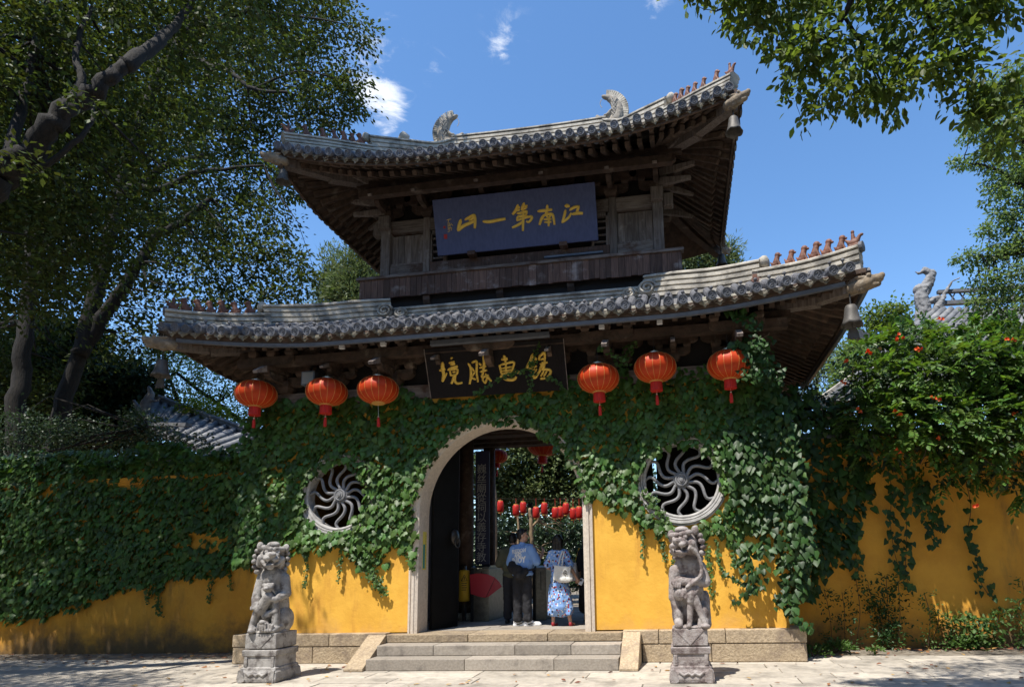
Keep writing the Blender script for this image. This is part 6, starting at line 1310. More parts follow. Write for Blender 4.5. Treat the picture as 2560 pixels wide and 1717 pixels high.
ivy_on('dark shaded ivy blanketing the garden wall left of the gate', 'ivy', LWY, (-12.4, -4.68), (.6, 4.35), [[(-60, 1110), (100, 1125), (200, 1110), (300, 1118), (420, 1120), (560, 1125), (660, 1130), (660, 1395), (600, 1405), (520, 1428), (420, 1452), (300, 1478), (200, 1505), (130, 1530), (60, 1545), (-60, 1560)]], .084, .140, 'ivy', 'ivy', None, (.03, .20), 270,
       [([(375, 1430), (374, 1470), (372, 1506)], LWY, .07, .04), ([(406, 1420), (398, 1480), (396, 1515), (406, 1535)], LWY, .07, .06), ([(537, 1400), (530, 1450), (526, 1508)], LWY, .07, .05), ([(573, 1405), (577, 1440), (581, 1475)], LWY, .06, .03)], seed=5,
       holes=[[(440, 1335), (540, 1325), (590, 1345), (540, 1380), (450, 1375)], [(270, 1195), (360, 1190), (360, 1212), (270, 1215)], [(90, 1215), (150, 1215), (150, 1235), (90, 1235)]], top=(-12.4, -4.7, LWY - .22, LWY + .5, 3.95, 4.45, 2200))
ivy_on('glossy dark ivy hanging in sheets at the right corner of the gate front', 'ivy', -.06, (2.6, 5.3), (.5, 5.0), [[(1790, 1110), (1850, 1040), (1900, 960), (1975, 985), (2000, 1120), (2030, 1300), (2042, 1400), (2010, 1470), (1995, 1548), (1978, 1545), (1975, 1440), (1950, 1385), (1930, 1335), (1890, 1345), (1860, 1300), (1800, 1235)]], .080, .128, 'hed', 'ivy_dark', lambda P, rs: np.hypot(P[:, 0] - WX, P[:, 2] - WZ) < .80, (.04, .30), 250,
       [(C6([(1000, 700), (1035, 880), (1015, 1000), (950, 1065)]), -.15, .13, .07, .9), (C6([(1100, 700), (1115, 840), (1085, 960), (1060, 990)]), -.15, .13, .08, .9), (C6([(1180, 720), (1225, 880), (1240, 990), (1195, 1085)]), -.15, .14, .07, .8), (C6([(940, 690), (980, 780), (940, 850)]), -.12, .11, .06, .8), (C6([(880, 880), (950, 930), (1010, 960)]), -.12, .07, .03), (C6([(1240, 1000), (1300, 1150), (1390, 1220)]), -.2, .14, .08),
        ([(1830, 780), (1870, 800), (1890, 850), (1900, 880)], -.75, .10, .10, 1.3), ([(1860, 850), (1880, 900), (1890, 950)], -.6, .12, .16, 1.3), ([(1900, 860), (1935, 920), (1945, 960)], -.5, .12, .10)], seed=7, partwin=lambda p: True)
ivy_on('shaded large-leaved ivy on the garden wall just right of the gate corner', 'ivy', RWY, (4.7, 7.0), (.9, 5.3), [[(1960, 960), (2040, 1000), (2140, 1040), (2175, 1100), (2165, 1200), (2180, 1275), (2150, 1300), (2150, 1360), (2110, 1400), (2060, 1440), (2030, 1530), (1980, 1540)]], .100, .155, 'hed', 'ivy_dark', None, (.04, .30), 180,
       [(C7([(240, 850), (285, 900), (262, 965)]), RWY, .16, .08, .7), (C7([(220, 1050), (245, 1130), (240, 1200)]), RWY, .14, .08, .8), (C7([(120, 1050), (160, 1100), (190, 1120)]), RWY, .14, .08, .7)], seed=8)
VINES = [('long trailing ivy strand hanging near the middle of the right wall', [C7([(345, 800), (365, 900), (360, 1000), (372, 1100), (388, 1160)]), C7([(395, 800), (412, 950), (415, 1080), (412, 1170), (430, 1245)])]),
         ('short forked ivy strand hanging beside the long one on the right wall', [C7([(430, 830), (460, 930), (478, 1010), (515, 1095)]), C7([(465, 870), (495, 950), (535, 1040)])]),
         ('ivy strand with one sunlit stretch hanging farthest right on the right wall', [C7([(595, 780), (632, 950), (622, 1050), (652, 1130), (660, 1200), (698, 1262)])])]
for i, (lb, pts) in enumerate(VINES):
    rs = np.random.RandomState(20 + i); t = thing('ivy_strand', lb, 'ivy', at(*pts[0][0], Y=RWY - .1)); sm = MB(); n_ = 0
    for q in pts:
        p = spline([at(a, b, Y=RWY - .10 - .06 * math.sin(j)) for j, (a, b) in enumerate(q)], 30); sm.tube(p, .006, 4)
        for j in range(0, 30):
            for _ in range(2 if rs.rand() < .75 else 1):
                c = p[j].lerp(p[j + 1], rs.rand()) + Vector((rs.normal() * .07, -abs(rs.normal()) * .04, rs.normal() * .03)); a = Vector((rs.normal() * .5, .3 + rs.normal() * .2, .85)).normalized(); nn = Vector((rs.normal() * .4, -.85, .45)); nn = (nn - a * nn.dot(a)).normalized()
                o = link('leaf', leaf_proto('hed'), None, t, loc=c); o.rotation_euler = Matrix((a.cross(nn), a, nn)).transposed().to_euler(); s_ = .145 * rs.uniform(.6, 1.2) * (1 - .3 * j / 30); o.scale = (s_,) * 3
    obj('stem', sm, M['stem'], t, kind='stuff')

# ------------------------------------------------------------------ trumpet creeper on the right wall
cb = pb([(2190, 900, 70, 1.5), (2260, 890, 80, 1.6), (2350, 885, 85, 1.7), (2460, 895, 90, 1.7), (2560, 890, 95, 1.7), (2165, 985, 45, 1.3), (2210, 970, 90, 1.2), (2320, 950, 100, 1.1), (2440, 940, 105, 1.1), (2550, 950, 100, 1.1), (2180, 1050, 65, .95), (2290, 1050, 90, .85), (2400, 1050, 90, .8), (2510, 1060, 90, .75), (2250, 1110, 45, .85), (2345, 1095, 55, .75), (2440, 1125, 50, .7), (2540, 1120, 70, .65), (2640, 900, 110, 1.4), (2650, 1040, 110, 1.2), (2740, 960, 120, 1.3), (2430, 845, 40, 1.9), (2310, 845, 40, 1.9), (2235, 845, 36, 1.8), (2180, 1000, 50, 1.5), (2250, 1020, 70, 1.6), (2360, 1010, 70, 1.6), (2470, 1000, 70, 1.6), (2560, 1010, 70, 1.6), (2130, 1050, 36, 1.4), (2085, 1050, 24, 1.4), (2215, 1150, 26, .98), (2340, 1155, 30, .98), (2355, 1195, 18, .98), (2440, 1185, 28, .95), (2520, 1190, 36, .9), (2560, 1215, 34, .9), (2150, 1110, 30, 1.0)], 1.2)
t = tree('trumpet_creeper', 'big trumpet creeper with orange flowers mounded on top of the right wall', 'creeper', (7.8, 1.6, 0), [([(8.2, 2.0, 0), (8.1, 2.0, 2), (7.9, 1.95, 4.2)], (.05, .03)), ([(7.9, 1.95, 4.2), (7.0, 1.5, 4.4), (6.2, 1.4, 4.8)], (.03, .015)), ([(7.9, 1.95, 4.2), (8.6, 1.4, 4.5), (9.4, 1.3, 4.8)], (.03, .015))], cb, .11, 'leaf_dark', 'stem', dens=.9, tv=KITE_V, tf=KITE_F, per=16, spread=.2, twigs=50, droop=-.35, seed=31, leafname='inner_foliage')  # inner leaves darker: shade in the gaps between sprays put into their colour
leafobj('foliage', pinnate(cb, 1.9, .118, np.random.RandomState(33)), M['leaf_creeper'], t)
cm = MB()
for q in [[(2440, 1010), (2452, 1060), (2440, 1110)], [(2480, 1050), (2470, 1090), (2455, 1070)], [(2600, 1180), (2500, 1170), (2440, 1130)], [(2300, 1060), (2315, 1120), (2300, 1160)]]: cm.tube(spline([at(a, b, Y=.45) for a, b in q], 10), .008, 4)
obj('stem', cm, M['stem'], t, kind='stuff')
def flower_mesh():
    mb = MB(); mb.lathe([(.008, 0), (.012, .03), (.022, .06), (.045, .078), (.040, .074), (.015, .06), (1e-6, .04)], (0, 0, 0), 10, wav=None); me = mb.mesh('flower'); me.materials.append(M['flower']); return me
FM = flower_mesh()
for i, (px, py) in enumerate([(2240, 843), (2252, 848), (2296, 868), (2304, 872), (2520, 848), (2528, 852), (2338, 994), (2350, 1000), (2234, 1034), (2242, 1036), (2110, 905), (2166, 880), (2335, 1098), (2240, 1130), (2538, 1040), (2150, 1028), (2108, 958), (2440, 1262), (2345, 802), (2172, 882)]):
    p = at(px, py, Y=.35 if py > 940 else .75); 
    for k in range(2):
        o = link('flower', FM, None, t, loc=p + Vector((rnd.uniform(-.05, .05), rnd.uniform(-.04, .04), rnd.uniform(-.04, .04))), rot=(R(rnd.uniform(50, 120)), R(rnd.uniform(-40, 40)), R(rnd.uniform(-60, 60)))); o.scale = (.72,) * 3

# ------------------------------------------------------------------ plants at the wall foot
def wall_plant(label, px0, py0, stems, leafsz, n, m='ivy_young', Y=RWY - .10, seed=1, kite=True):
    rs = np.random.RandomState(seed); t = thing('climbing_plant', label, 'plant', at(px0, py0, Y=Y)); sm = MB(); parts = []
    for q in stems:
        p = spline([at(a, b, Y=Y - rs.uniform(0, .12)) for a, b in q], 14); sm.tube(p, .006, 4)
        for j in range(14):
            for _ in range(n):
                c = np.array(tuple(p[j].lerp(p[j + 1], rs.rand()))); d = np.array([rs.choice([-1, 1]) * rs.uniform(.5, 1), rs.uniform(-.6, .1), rs.uniform(-.3, .5)]); k = 5; s = np.linspace(.04, .24, k)[:, None] * rs.uniform(.5, 1.2); P = c + d * s + rs.normal(size=(k, 3)) * .012; ax = np.repeat(d[None], k, 0) * .4 + rs.normal(size=(k, 3)) * .6; nr = np.array([0, -.6, .8]) + rs.normal(size=(k, 3)) * .3
                parts.append(place(KITE_V, KITE_F, P, ax, nr, leafsz * rs.uniform(.7, 1.2, k)))
    leafobj('foliage', parts, M[m], t); obj('stem', sm, M['stem'], t, kind='stuff')
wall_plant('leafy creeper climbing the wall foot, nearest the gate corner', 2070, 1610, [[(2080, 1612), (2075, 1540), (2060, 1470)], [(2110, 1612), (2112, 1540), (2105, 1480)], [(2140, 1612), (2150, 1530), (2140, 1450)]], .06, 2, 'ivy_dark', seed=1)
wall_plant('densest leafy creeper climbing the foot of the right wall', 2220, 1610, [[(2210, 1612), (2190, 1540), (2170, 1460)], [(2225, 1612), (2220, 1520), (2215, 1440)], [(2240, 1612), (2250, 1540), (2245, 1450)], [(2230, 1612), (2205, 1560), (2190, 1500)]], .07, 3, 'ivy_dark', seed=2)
wall_plant('thin sparse creeper standing alone against the right wall', 2320, 1612, [[(2320, 1614), (2325, 1540), (2310, 1480)], [(2325, 1614), (2345, 1560), (2345, 1520)]], .055, 2, 'ivy_young', seed=3)
wall_plant('sunlit green creeper at the wall foot right of the thin one', 2400, 1610, [[(2390, 1616), (2385, 1570), (2375, 1540)], [(2410, 1616), (2400, 1580), (2405, 1540)]], .075, 3, 'ivy_young', seed=4)
wall_plant('pale sunlit creeper spreading low where light falls on the right wall', 2460, 1612, [[(2450, 1618), (2450, 1570), (2440, 1545)], [(2480, 1618), (2490, 1570), (2500, 1520)], [(2430, 1618), (2425, 1590)]], .085, 3, 'ivy_young', seed=5)
wall_plant('small creeper at the extreme right end of the wall foot', 2550, 1590, [[(2555, 1612), (2555, 1560), (2548, 1500)], [(2565, 1612), (2570, 1540), (2555, 1450)]], .07, 2, 'ivy_young', seed=6)
def weed(label, px, py, r, n, seed, m='ivy_young'):
    rs = np.random.RandomState(seed); b = at(px, py, Z=0); t = thing('weed', label, 'plant', b); a = rs.uniform(0, 2 * PI, n); q = rs.rand(n) ** .5 * r; P = np.stack([b.x + q * np.cos(a), b.y + q * .6 * np.sin(a), .03 + rs.rand(n) * r * .55 * (1.2 - q / r)], 1); ax = np.stack([np.cos(a) * .7, np.sin(a) * .7, rs.uniform(-.1, .9, n)], 1) + rs.normal(size=(n, 3)) * .3; leafobj('foliage', [place(KITE_V, KITE_F, P, ax, rs.normal(size=(n, 3)) * .4 + np.array([0, -.3, .8]), .075 * rs.uniform(.6, 1.2, n))], M[m], t)
    sm = MB(); 
    for k in range(9): sm.tube([(b.x, b.y, -.01), (b.x + r * .6 * math.cos(k * .7), b.y + r * .4 * math.sin(k * .7), r * .4)], .004, 4)
    obj('stem', sm, M['stem'], t, kind='stuff')
weed('round tuft of pale weeds at the foot of the right wall near the gate', 2092, 1628, .30, 330, 1); weed('low straggling weeds beside the right end of the stone base', 2035, 1640, .26, 170, 2, 'ivy'); weed('tiny weed sprig on the bare soil strip', 2190, 1632, .13, 60, 3)
rs = np.random.RandomState(44); n = 640; k = n // 2 - 80
P = np.concatenate([np.stack([rs.uniform(5.2, 10.5, k), 1.38 - np.abs(rs.normal(size=k)) * .45, np.full(k, .012)], 1), np.stack([rs.uniform(-11.5, -4.2, n - k), 1.35 - np.abs(rs.normal(size=n - k)) * .9, np.full(n - k, .012)], 1)]); P[-150:, 0] = rs.uniform(-6, 8, 150); P[-150:, 1] = rs.uniform(-2.6, -.3, 150); P[-150:, 2] = np.where((np.abs(P[-150:, 0]) < 2.4) & (P[-150:, 1] > -1.05), -.05, .012); a = rs.uniform(0, 2 * PI, n)
leafobj('fallen_leaves', [place(KITE_V, KITE_F, P, np.stack([np.cos(a), np.sin(a), rs.normal(size=n) * .12], 1), np.array([0, 0, 1]) + rs.normal(size=(n, 3)) * .2, .085 * rs.uniform(.5, 1.3, n))], M['fallen'], None, kind='stuff')

# ------------------------------------------------------------------ trees
BIG = 'big camphor trees on the left'
tree('camphor_tree', 'nearest big camphor tree whose thick bough slants in from the left edge', 'tree', (-12.0, -3.6, 0), [([(-12.0, -3.6, -.1), (-11.8, -3.6, 2.2), (-10.9, -3.4, 4.2), tuple(at(-60, 500, Y=-3.2)), tuple(at(10, 430, Y=-3.2)), tuple(at(98, 344, Y=-3.2)), tuple(at(178, 268, Y=-3.1)), tuple(at(250, 214, Y=-3.0)), tuple(at(310, 165, Y=-2.9))], (.27, .09)),
      (pl([(310, 165, -2.9), (390, 110, -2.4), (440, 60, -1.9), (480, 0, -1.4)], 0), (.12, .04)), (pl([(178, 268, -3.1), (205, 200, -3.0), (190, 120, -2.9), (230, 20, -2.6)], 0), (.08, .025)), (pl([(30, 420, -3.2), (100, 420, -3.1), (215, 330, -2.9), (235, 260, -2.6)], 0), (.06, .02)), (pl([(10, 430, -3.2), (60, 250, -2.9), (90, 100, -2.6), (160, -60, -2.2)], 0), (.09, .03))],
     [((-7.8, -.9, 8.9), 2.0, 3600), ((-9.2, -1.0, 8.0), 1.9, 3600), ((-5.8, -1.4, 13.2), 2.2, 4600), ((-7.2, -2.0, 11.2), 2.0, 3600), ((-9.2, -1.2, 9.5), 2.2, 3600), ((-10.4, -2.6, 7), 1.7, 2600), ((-7.6, -.8, 11.6), 2.0, 3000), ((-5.0, -1.7, 14.8), 2.0, 4200), ((-9.0, -2.5, 11.5), 2.2, 3600), ((-3.9, -1.0, 15.6), 1.8, 3000),
      ((-10.6, -1.4, 8.8), 2.0, 4200), ((-12.2, -1.2, 9.5), 2.0, 3800), ((-10.5, -.8, 10.8), 1.8, 3000), ((-10.6, -4.8, 7.4), 1.8, 2800), ((-9.0, -5.8, 8.6), 1.8, 2600), ((-12.4, -3.6, 8.5), 2.2, 3000), ((-8.2, -7.4, 9.8), 1.9, 2600), ((-11, -6.8, 8), 2.2, 2800), ((-9.2, -6.2, 6.6), 1.5, 2400), ((-7.2, -6.6, 7.8), 1.3, 1500)] + [(c, r, n * 1.6) for c, r, n in pb([(55, 400, 28, -3.5), (215, 262, 26, -3.4), (0, 200, 55, -3.2), (110, 60, 55, -3.0)], -3)],
     .118, 'leaf_camphor', dens=1.4, group=BIG, per=26, spread=.25, twigs=90, seed=51)
tree('camphor_tree', 'dark upright camphor tree rising behind the left wall at the far left', 'tree', at(30, 1150, Y=4.2), [([tuple(at(30, 1240, Y=3.2)), tuple(at(45, 1000, Y=3.2)), tuple(at(60, 850, Y=3.2)), tuple(at(70, 700, Y=3.2)), tuple(at(76, 603, Y=3.2)), tuple(at(49, 500, Y=3.2))], (.25, .10)), (pl([(76, 610), (120, 560), (150, 500), (180, 420)], 3.2), (.12, .04)), (pl([(68, 720), (170, 634), (214, 585), (240, 520)], 3.2), (.14, .05)), (pl([(50, 510), (30, 430), (-40, 330)], 3.2), (.10, .04))],
     pb([(60, 130, 150), (220, 100, 140, 4.6), (60, 330, 140), (190, 360, 120, 4.8), (40, 520, 120), (150, 560, 105, 4.6), (240, 480, 110, 5), (-60, 440, 150), (50, 690, 100, 4.8), (170, 700, 80, 5), (-60, 620, 130), (60, 860, 90, 5.4), (150, 980, 70, 5.6), (-20, 960, 90, 5.6)], 4.2), .15, 'leaf_camphor', dens=.9, group=BIG, per=24, spread=.28, twigs=90, seed=52)
tree('camphor_tree', 'spreading camphor tree whose long limbs reach across towards the upper roof', 'tree', at(130, 1150, Y=5), [([tuple(at(125, 1230, Y=4.2)), tuple(at(140, 1080, Y=4.2)), tuple(at(195, 900, Y=4.2)), tuple(at(265, 780, Y=4.2)), tuple(at(340, 665, Y=4.2)), tuple(at(393, 594, Y=4.2)), tuple(at(482, 536, Y=4.2)), tuple(at(530, 490, Y=4.2))], (.25, .06)), (pl([(200, 890), (250, 700), (295, 505), (357, 460), (420, 415), (509, 388)], 4.1), (.22, .05)), (pl([(357, 464), (402, 473), (482, 433), (545, 424), (660, 415)], 4.1), (.11, .03)), (pl([(295, 500), (350, 300), (446, 125), (518, 165), (567, 174), (634, 223), (732, 232)], 4.1), (.17, .03)), (pl([(400, 200), (469, 71), (536, 49), (620, 27), (700, -40)], 4.1), (.12, .04)), (pl([(634, 223), (740, 180), (820, 190)], 4.1), (.04, .015)), (pl([(620, 27), (740, 40), (860, 60)], 4.1), (.05, .015))],
     pb([(400, 60, 120), (520, 20, 110), (560, 130, 90, 5.4), (660, 60, 95), (760, 40, 85), (850, 50, 62), (900, 90, 38), (350, 230, 110, 5.4), (470, 230, 90), (600, 260, 85), (700, 190, 80), (790, 160, 70), (820, 250, 72), (870, 240, 45), (890, 205, 35), (700, 300, 65, 5.6), (780, 310, 45), (330, 390, 90, 5.4), (430, 340, 75), (540, 350, 80), (640, 380, 65, 5.8), (420, 500, 70), (530, 480, 75), (640, 470, 60, 5.6), (720, 455, 50), (775, 470, 26), (480, 590, 75), (590, 560, 75), (670, 545, 50), (350, 560, 70, 5.4), (640, 640, 70), (720, 660, 55), (765, 710, 45), (540, 680, 70), (420, 680, 60), (700, 740, 55), (600, 760, 60, 5.4), (480, 780, 60), (330, 760, 55), (370, 850, 55), (260, 880, 50), (480, 850, 45, 5.5), (300, 640, 55, 5.6), (270, 270, 70, 5.6)], 5.1), .14, 'leaf_camphor', dens=.95, group=BIG, per=28, spread=.24, twigs=150, seed=53)
# right: near branch overhead, ginkgo at the edge
tree('camphor_tree', 'camphor branch with large near leaves hanging into the top right corner', 'tree', (8.6, -6.6, 0), [([(8.6, -6.6, -.1), (8.5, -6.4, 3), (7.9, -6.0, 5.6), (6.8, -5.6, 7.2), (5.9, -5.3, 7.6)], (.30, .06)), ([(7.9, -6.0, 5.6), (8.6, -5.2, 7.6), (9.2, -4.0, 8.4), (9.6, -2.4, 9.8)], (.12, .04)), ([(8.6, -5.2, 7.6), (7.2, -5.0, 8.6), (6.2, -4.6, 9.2)], (.07, .02)), (pl([(2330, -130, -5.3), (2160, -60, -5.2), (2110, 40, -5.1), (2040, 110, -5), (1985, 138, -5), (1940, 120, -5)], -5), (.032, .012)), (pl([(2300, -60, -5.2), (2330, 60, -5.0), (2360, 150, -4.9), (2420, 210, -4.8)], -5), (.02, .007)), (pl([(2110, 40, -5.1), (2160, 120, -5), (2200, 200, -4.9), (2230, 250, -4.9)], -5), (.018, .006)), (pl([(2160, -60, -5.2), (1980, -40, -5), (1850, 0, -4.9), (1790, 30, -4.9)], -5), (.024, .007)), (pl([(2040, 110, -5), (2010, 180, -4.9), (2000, 240, -4.9)], -5), (.014, .005))],
     pb([(1725, -40, 40), (1780, -30, 40), (1840, -10, 45), (1860, 55, 34), (1868, 100, 22), (1940, 30, 68), (1950, 130, 34), (2000, 175, 52), (1992, 240, 28), (2060, 110, 85), (2080, 240, 55), (2010, 290, 20), (2150, 170, 70), (2160, 255, 40), (2225, 240, 42), (2235, 285, 22), (2260, 80, 85), (2285, 200, 52), (2370, 110, 75), (2350, 190, 42), (2400, 20, 80), (2440, 160, 36), (2470, 30, 50), (2520, 20, 40), (2350, -60, 90), (2200, -50, 100), (2050, -50, 100), (1900, -50, 90), (2500, -70, 80), (2400, 230, 45), (2470, 250, 50), (2530, 200, 55), (2440, 290, 40), (2540, 300, 60), (2500, 370, 40)], -5.0) + [(c, r, n / 3.2) for c, r, n in [((7.2, -5.1, 8.8), (1.6, 1.4, .8), 2600), ((5.2, -5.0, 8.9), (1.4, 1.0, .7), 2000), ((8.8, -4.3, 8.6), (1.6, 1.5, .9), 2600), ((6.4, -3.9, 9.9), (1.4, 1.0, .6), 1500), ((9.6, -3.2, 8.2), (1.3, 1.2, .8), 1700), ((9.6, -1.8, 10.6), (1.2, .9, .7), 1400)]], .090, 'leaf_near', dens=3.6, tv=KITE_V, tf=KITE_F, per=9, spread=.11, twigs=150, droop=-.55, seed=61, twr=.004)
tree('shrub', 'dark shrub filling the gap behind the right wall beside the gate corner', 'bush', (5.6, 2.9, 0), [([(5.6, 2.9, 0), (5.6, 2.9, 3.2), (5.6, 2.9, 4.4)], (.05, .02))], pb([(2010, 1000, 40), (2050, 1020, 40), (2000, 1040, 34), (2090, 1040, 36), (1985, 1000, 24), (2130, 1060, 34), (2060, 1060, 40), (1960, 1060, 30, 2.2), (1945, 1095, 26, 2.1), (1975, 1090, 30, 2.2), (1930, 1050, 22, 5.2)], 2.6), .11, 'leaf_dark', dens=3.0, per=16, spread=.18, twigs=12, seed=65)
tree('ginkgo_tree', 'pale green ginkgo tree filling the right edge behind the creeper', 'tree', (12.2, 3.4, 0), [([(12.2, 3.4, -.1), (12.0, 3.3, 4), tuple(at(2600, 700, Y=3)), tuple(at(2570, 450, Y=3)), tuple(at(2550, 250, Y=3))], (.2, .05)), (pl([(2600, 620), (2500, 640), (2420, 640)], 3), (.06, .015)), (pl([(2580, 480), (2480, 420), (2400, 408)], 3), (.05, .012)), (pl([(2570, 350), (2500, 270), (2450, 230)], 3), (.05, .012))],
     pb([(2540, 210, 60), (2480, 240, 48), (2450, 300, 36), (2520, 330, 58), (2430, 335, 28), (2470, 395, 38), (2405, 405, 22), (2375, 408, 14), (2530, 430, 56), (2490, 480, 34), (2540, 520, 46), (2500, 560, 36), (2470, 575, 22), (2545, 610, 48), (2490, 640, 40), (2430, 650, 30), (2400, 648, 16), (2540, 700, 55), (2470, 705, 40), (2520, 770, 50), (2450, 760, 36), (2610, 400, 80), (2620, 600, 80), (2620, 250, 70)], 3.0), .085, 'leaf_ginkgo', dens=4.2, per=16, spread=.13, twigs=120, seed=63, droop=-.25)
tree('broadleaf_tree', 'small round-leaved tree behind the right hall roof against the sky', 'tree', (10.6, 12, 0), [([(10.6, 12, -.1), (10.4, 12, 4), tuple(at(2200, 830, Y=12))], (.15, .05)), (pl([(2200, 850), (2230, 800), (2260, 770)], 12), (.05, .02)), (pl([(2200, 850), (2180, 810), (2170, 780)], 12), (.05, .02))], pb([(2190, 790, 34), (2240, 780, 34), (2270, 800, 28), (2160, 830, 26), (2140, 860, 18), (2215, 840, 40), (2270, 860, 40), (2150, 845, 20), (2120, 880, 24)], 12), .16, 'leaf_near', dens=1.7, per=12, spread=.25, twigs=30, seed=64)
for i, (lb, bl, y) in enumerate([('grey green juniper behind the lower right corner of the gate', [(2040, 900, 36), (2060, 860, 30), (2020, 930, 34), (2080, 890, 38), (2070, 940, 40), (2110, 930, 36), (2010, 970, 30), (2030, 830, 16), (2000, 1000, 30)], 9),
                               ('green bushy tree left of the trumpet creeper behind the right wall', [(2130, 900, 40), (2150, 940, 40), (2110, 960, 40), (2170, 890, 36), (2100, 1000, 36)], 7.5)]):
    b = at(bl[4][0], 1400, Y=y); tree('background_tree', lb, 'tree', (b.x, y, 0), [([(b.x, y, -.1), (b.x, y, 3), tuple(at(bl[0][0], bl[0][1], Y=y))], (.14, .04))], pb(bl, y), .14, 'leaf_conifer' if i == 0 else 'leaf_ginkgo', dens=2.6, per=16, spread=.2, twigs=20, seed=66 + i, tv=NEEDLE_V if i == 0 else DIA_V)
CON = 'conifers behind the gatehouse'
def conifer(lb, bl, y, seed): b = at(bl[0][0], 1300, Y=y); tree('conifer', lb, 'tree', (b.x, y, 0), [([(b.x, y, -.1), (b.x, y, 6), tuple(at(bl[0][0], bl[0][1], Y=y))], (.2, .04))], pb(bl, y), .24, 'leaf_conifer', dens=2.6, per=18, spread=.26, twigs=40, droop=.35, seed=seed, group=CON, tv=NEEDLE_V, tf=NEEDLE_F, flat=1.1, twr=.02)
conifer('pointed grey green conifer behind the gate, left of the balcony', [(905, 640, 26), (900, 615, 14), (880, 660, 30), (920, 670, 28), (895, 700, 34), (930, 710, 26), (870, 720, 34), (910, 745, 40), (850, 745, 30)], 12, 71)
conifer('thin spire-like conifer standing leftmost behind the balcony', [(830, 650, 15), (832, 625, 9), (825, 690, 20), (820, 720, 24), (835, 740, 26), (815, 755, 26), (850, 690, 16)], 12.5, 72)
conifer('sunlit conifer showing below the rear right corner of the upper roof', [(1760, 630, 32), (1720, 640, 30), (1800, 640, 26), (1740, 660, 34), (1790, 665, 32), (1825, 620, 18), (1815, 655, 24), (1710, 670, 28), (1835, 660, 14)], 12, 73)
tree('conifer', 'sliver of conifer beside the left upper corner post', 'tree', (-3.0, 14, 0), [([(-3.0, 14, -.1), (-3.0, 14, 8)], (.2, .05))], pb([(948, 650, 14), (950, 625, 10), (945, 690, 20)], 14), .24, 'leaf_conifer', dens=2.6, per=18, spread=.26, twigs=5, droop=.3, seed=74, tv=NEEDLE_V, group=CON)
# left background garden
tree('background_tree', 'dark mixed tree in the shade behind the left lantern', 'tree', (-9, 9, 0), [([(-9, 9, -.1), (-8.9, 9, 4), tuple(at(440, 930, Y=9))], (.16, .05)), (pl([(450, 1020), (430, 960), (410, 910)], 9), (.08, .03))], pb([(420, 900, 50), (500, 890, 45), (570, 900, 45), (460, 960, 50), (540, 960, 50), (610, 950, 45), (400, 980, 40), (640, 1000, 45), (590, 1030, 45), (520, 1020, 40), (660, 1060, 40), (430, 1030, 35), (610, 1080, 40), (360, 920, 45), (300, 960, 50), (340, 1020, 45), (250, 1030, 50)], 9), .12, 'leaf_ginkgo', dens=.9, per=14, spread=.25, twigs=40, seed=81)
tree('background_tree', 'dark tree mass low behind the far left trunks', 'tree', (-13.5, 8, 0), [([(-13.5, 8, -.1), (-13.5, 8, 3.5), (-13.3, 8, 5.5)], (.2, .06))], pb([(20, 1000, 80), (100, 1030, 70), (190, 1020, 70), (270, 1040, 60), (60, 920, 70), (150, 930, 70), (240, 940, 60), (330, 960, 50), (-60, 960, 90), (20, 1080, 60), (130, 1090, 60), (230, 1090, 60), (310, 1080, 50), (200, 850, 50), (100, 850, 50)], 7.5), .22, 'leaf_dark', dens=2.4, per=14, spread=.28, twigs=20, seed=87)
tree('bright_bush', 'yellow green sunlit bush above the dark left hall roof', 'bush', tuple(at(500, 1140, Y=7)), [([tuple(at(500, 1140, Y=7)), tuple(at(495, 1060, Y=7)), tuple(at(490, 1030, Y=7))], (.06, .02))], pb([(450, 1035, 20), (480, 1020, 26), (520, 1025, 28), (550, 1035, 22), (500, 1045, 30), (465, 1045, 20)], 7), .10, 'leaf_bright', dens=2.4, per=14, spread=.15, twigs=12, seed=82)
tree('shrub', 'shaded brown green shrub on the left wall top before the hall roof', 'bush', (-8.6, 2.6, 0), [([(-8.6, 2.6, 0), (-8.6, 2.6, 3.6), tuple(at(370, 1070, Y=2.6))], (.05, .02))], pb([(330, 1085, 36), (370, 1060, 34), (400, 1085, 34), (280, 1095, 34), (350, 1040, 22), (440, 1098, 24), (500, 1105, 22), (200, 1085, 50), (120, 1075, 50), (40, 1080, 60)], 2.6), .09, 'leaf_dark', dens=1.8, per=14, spread=.18, twigs=25, seed=83)
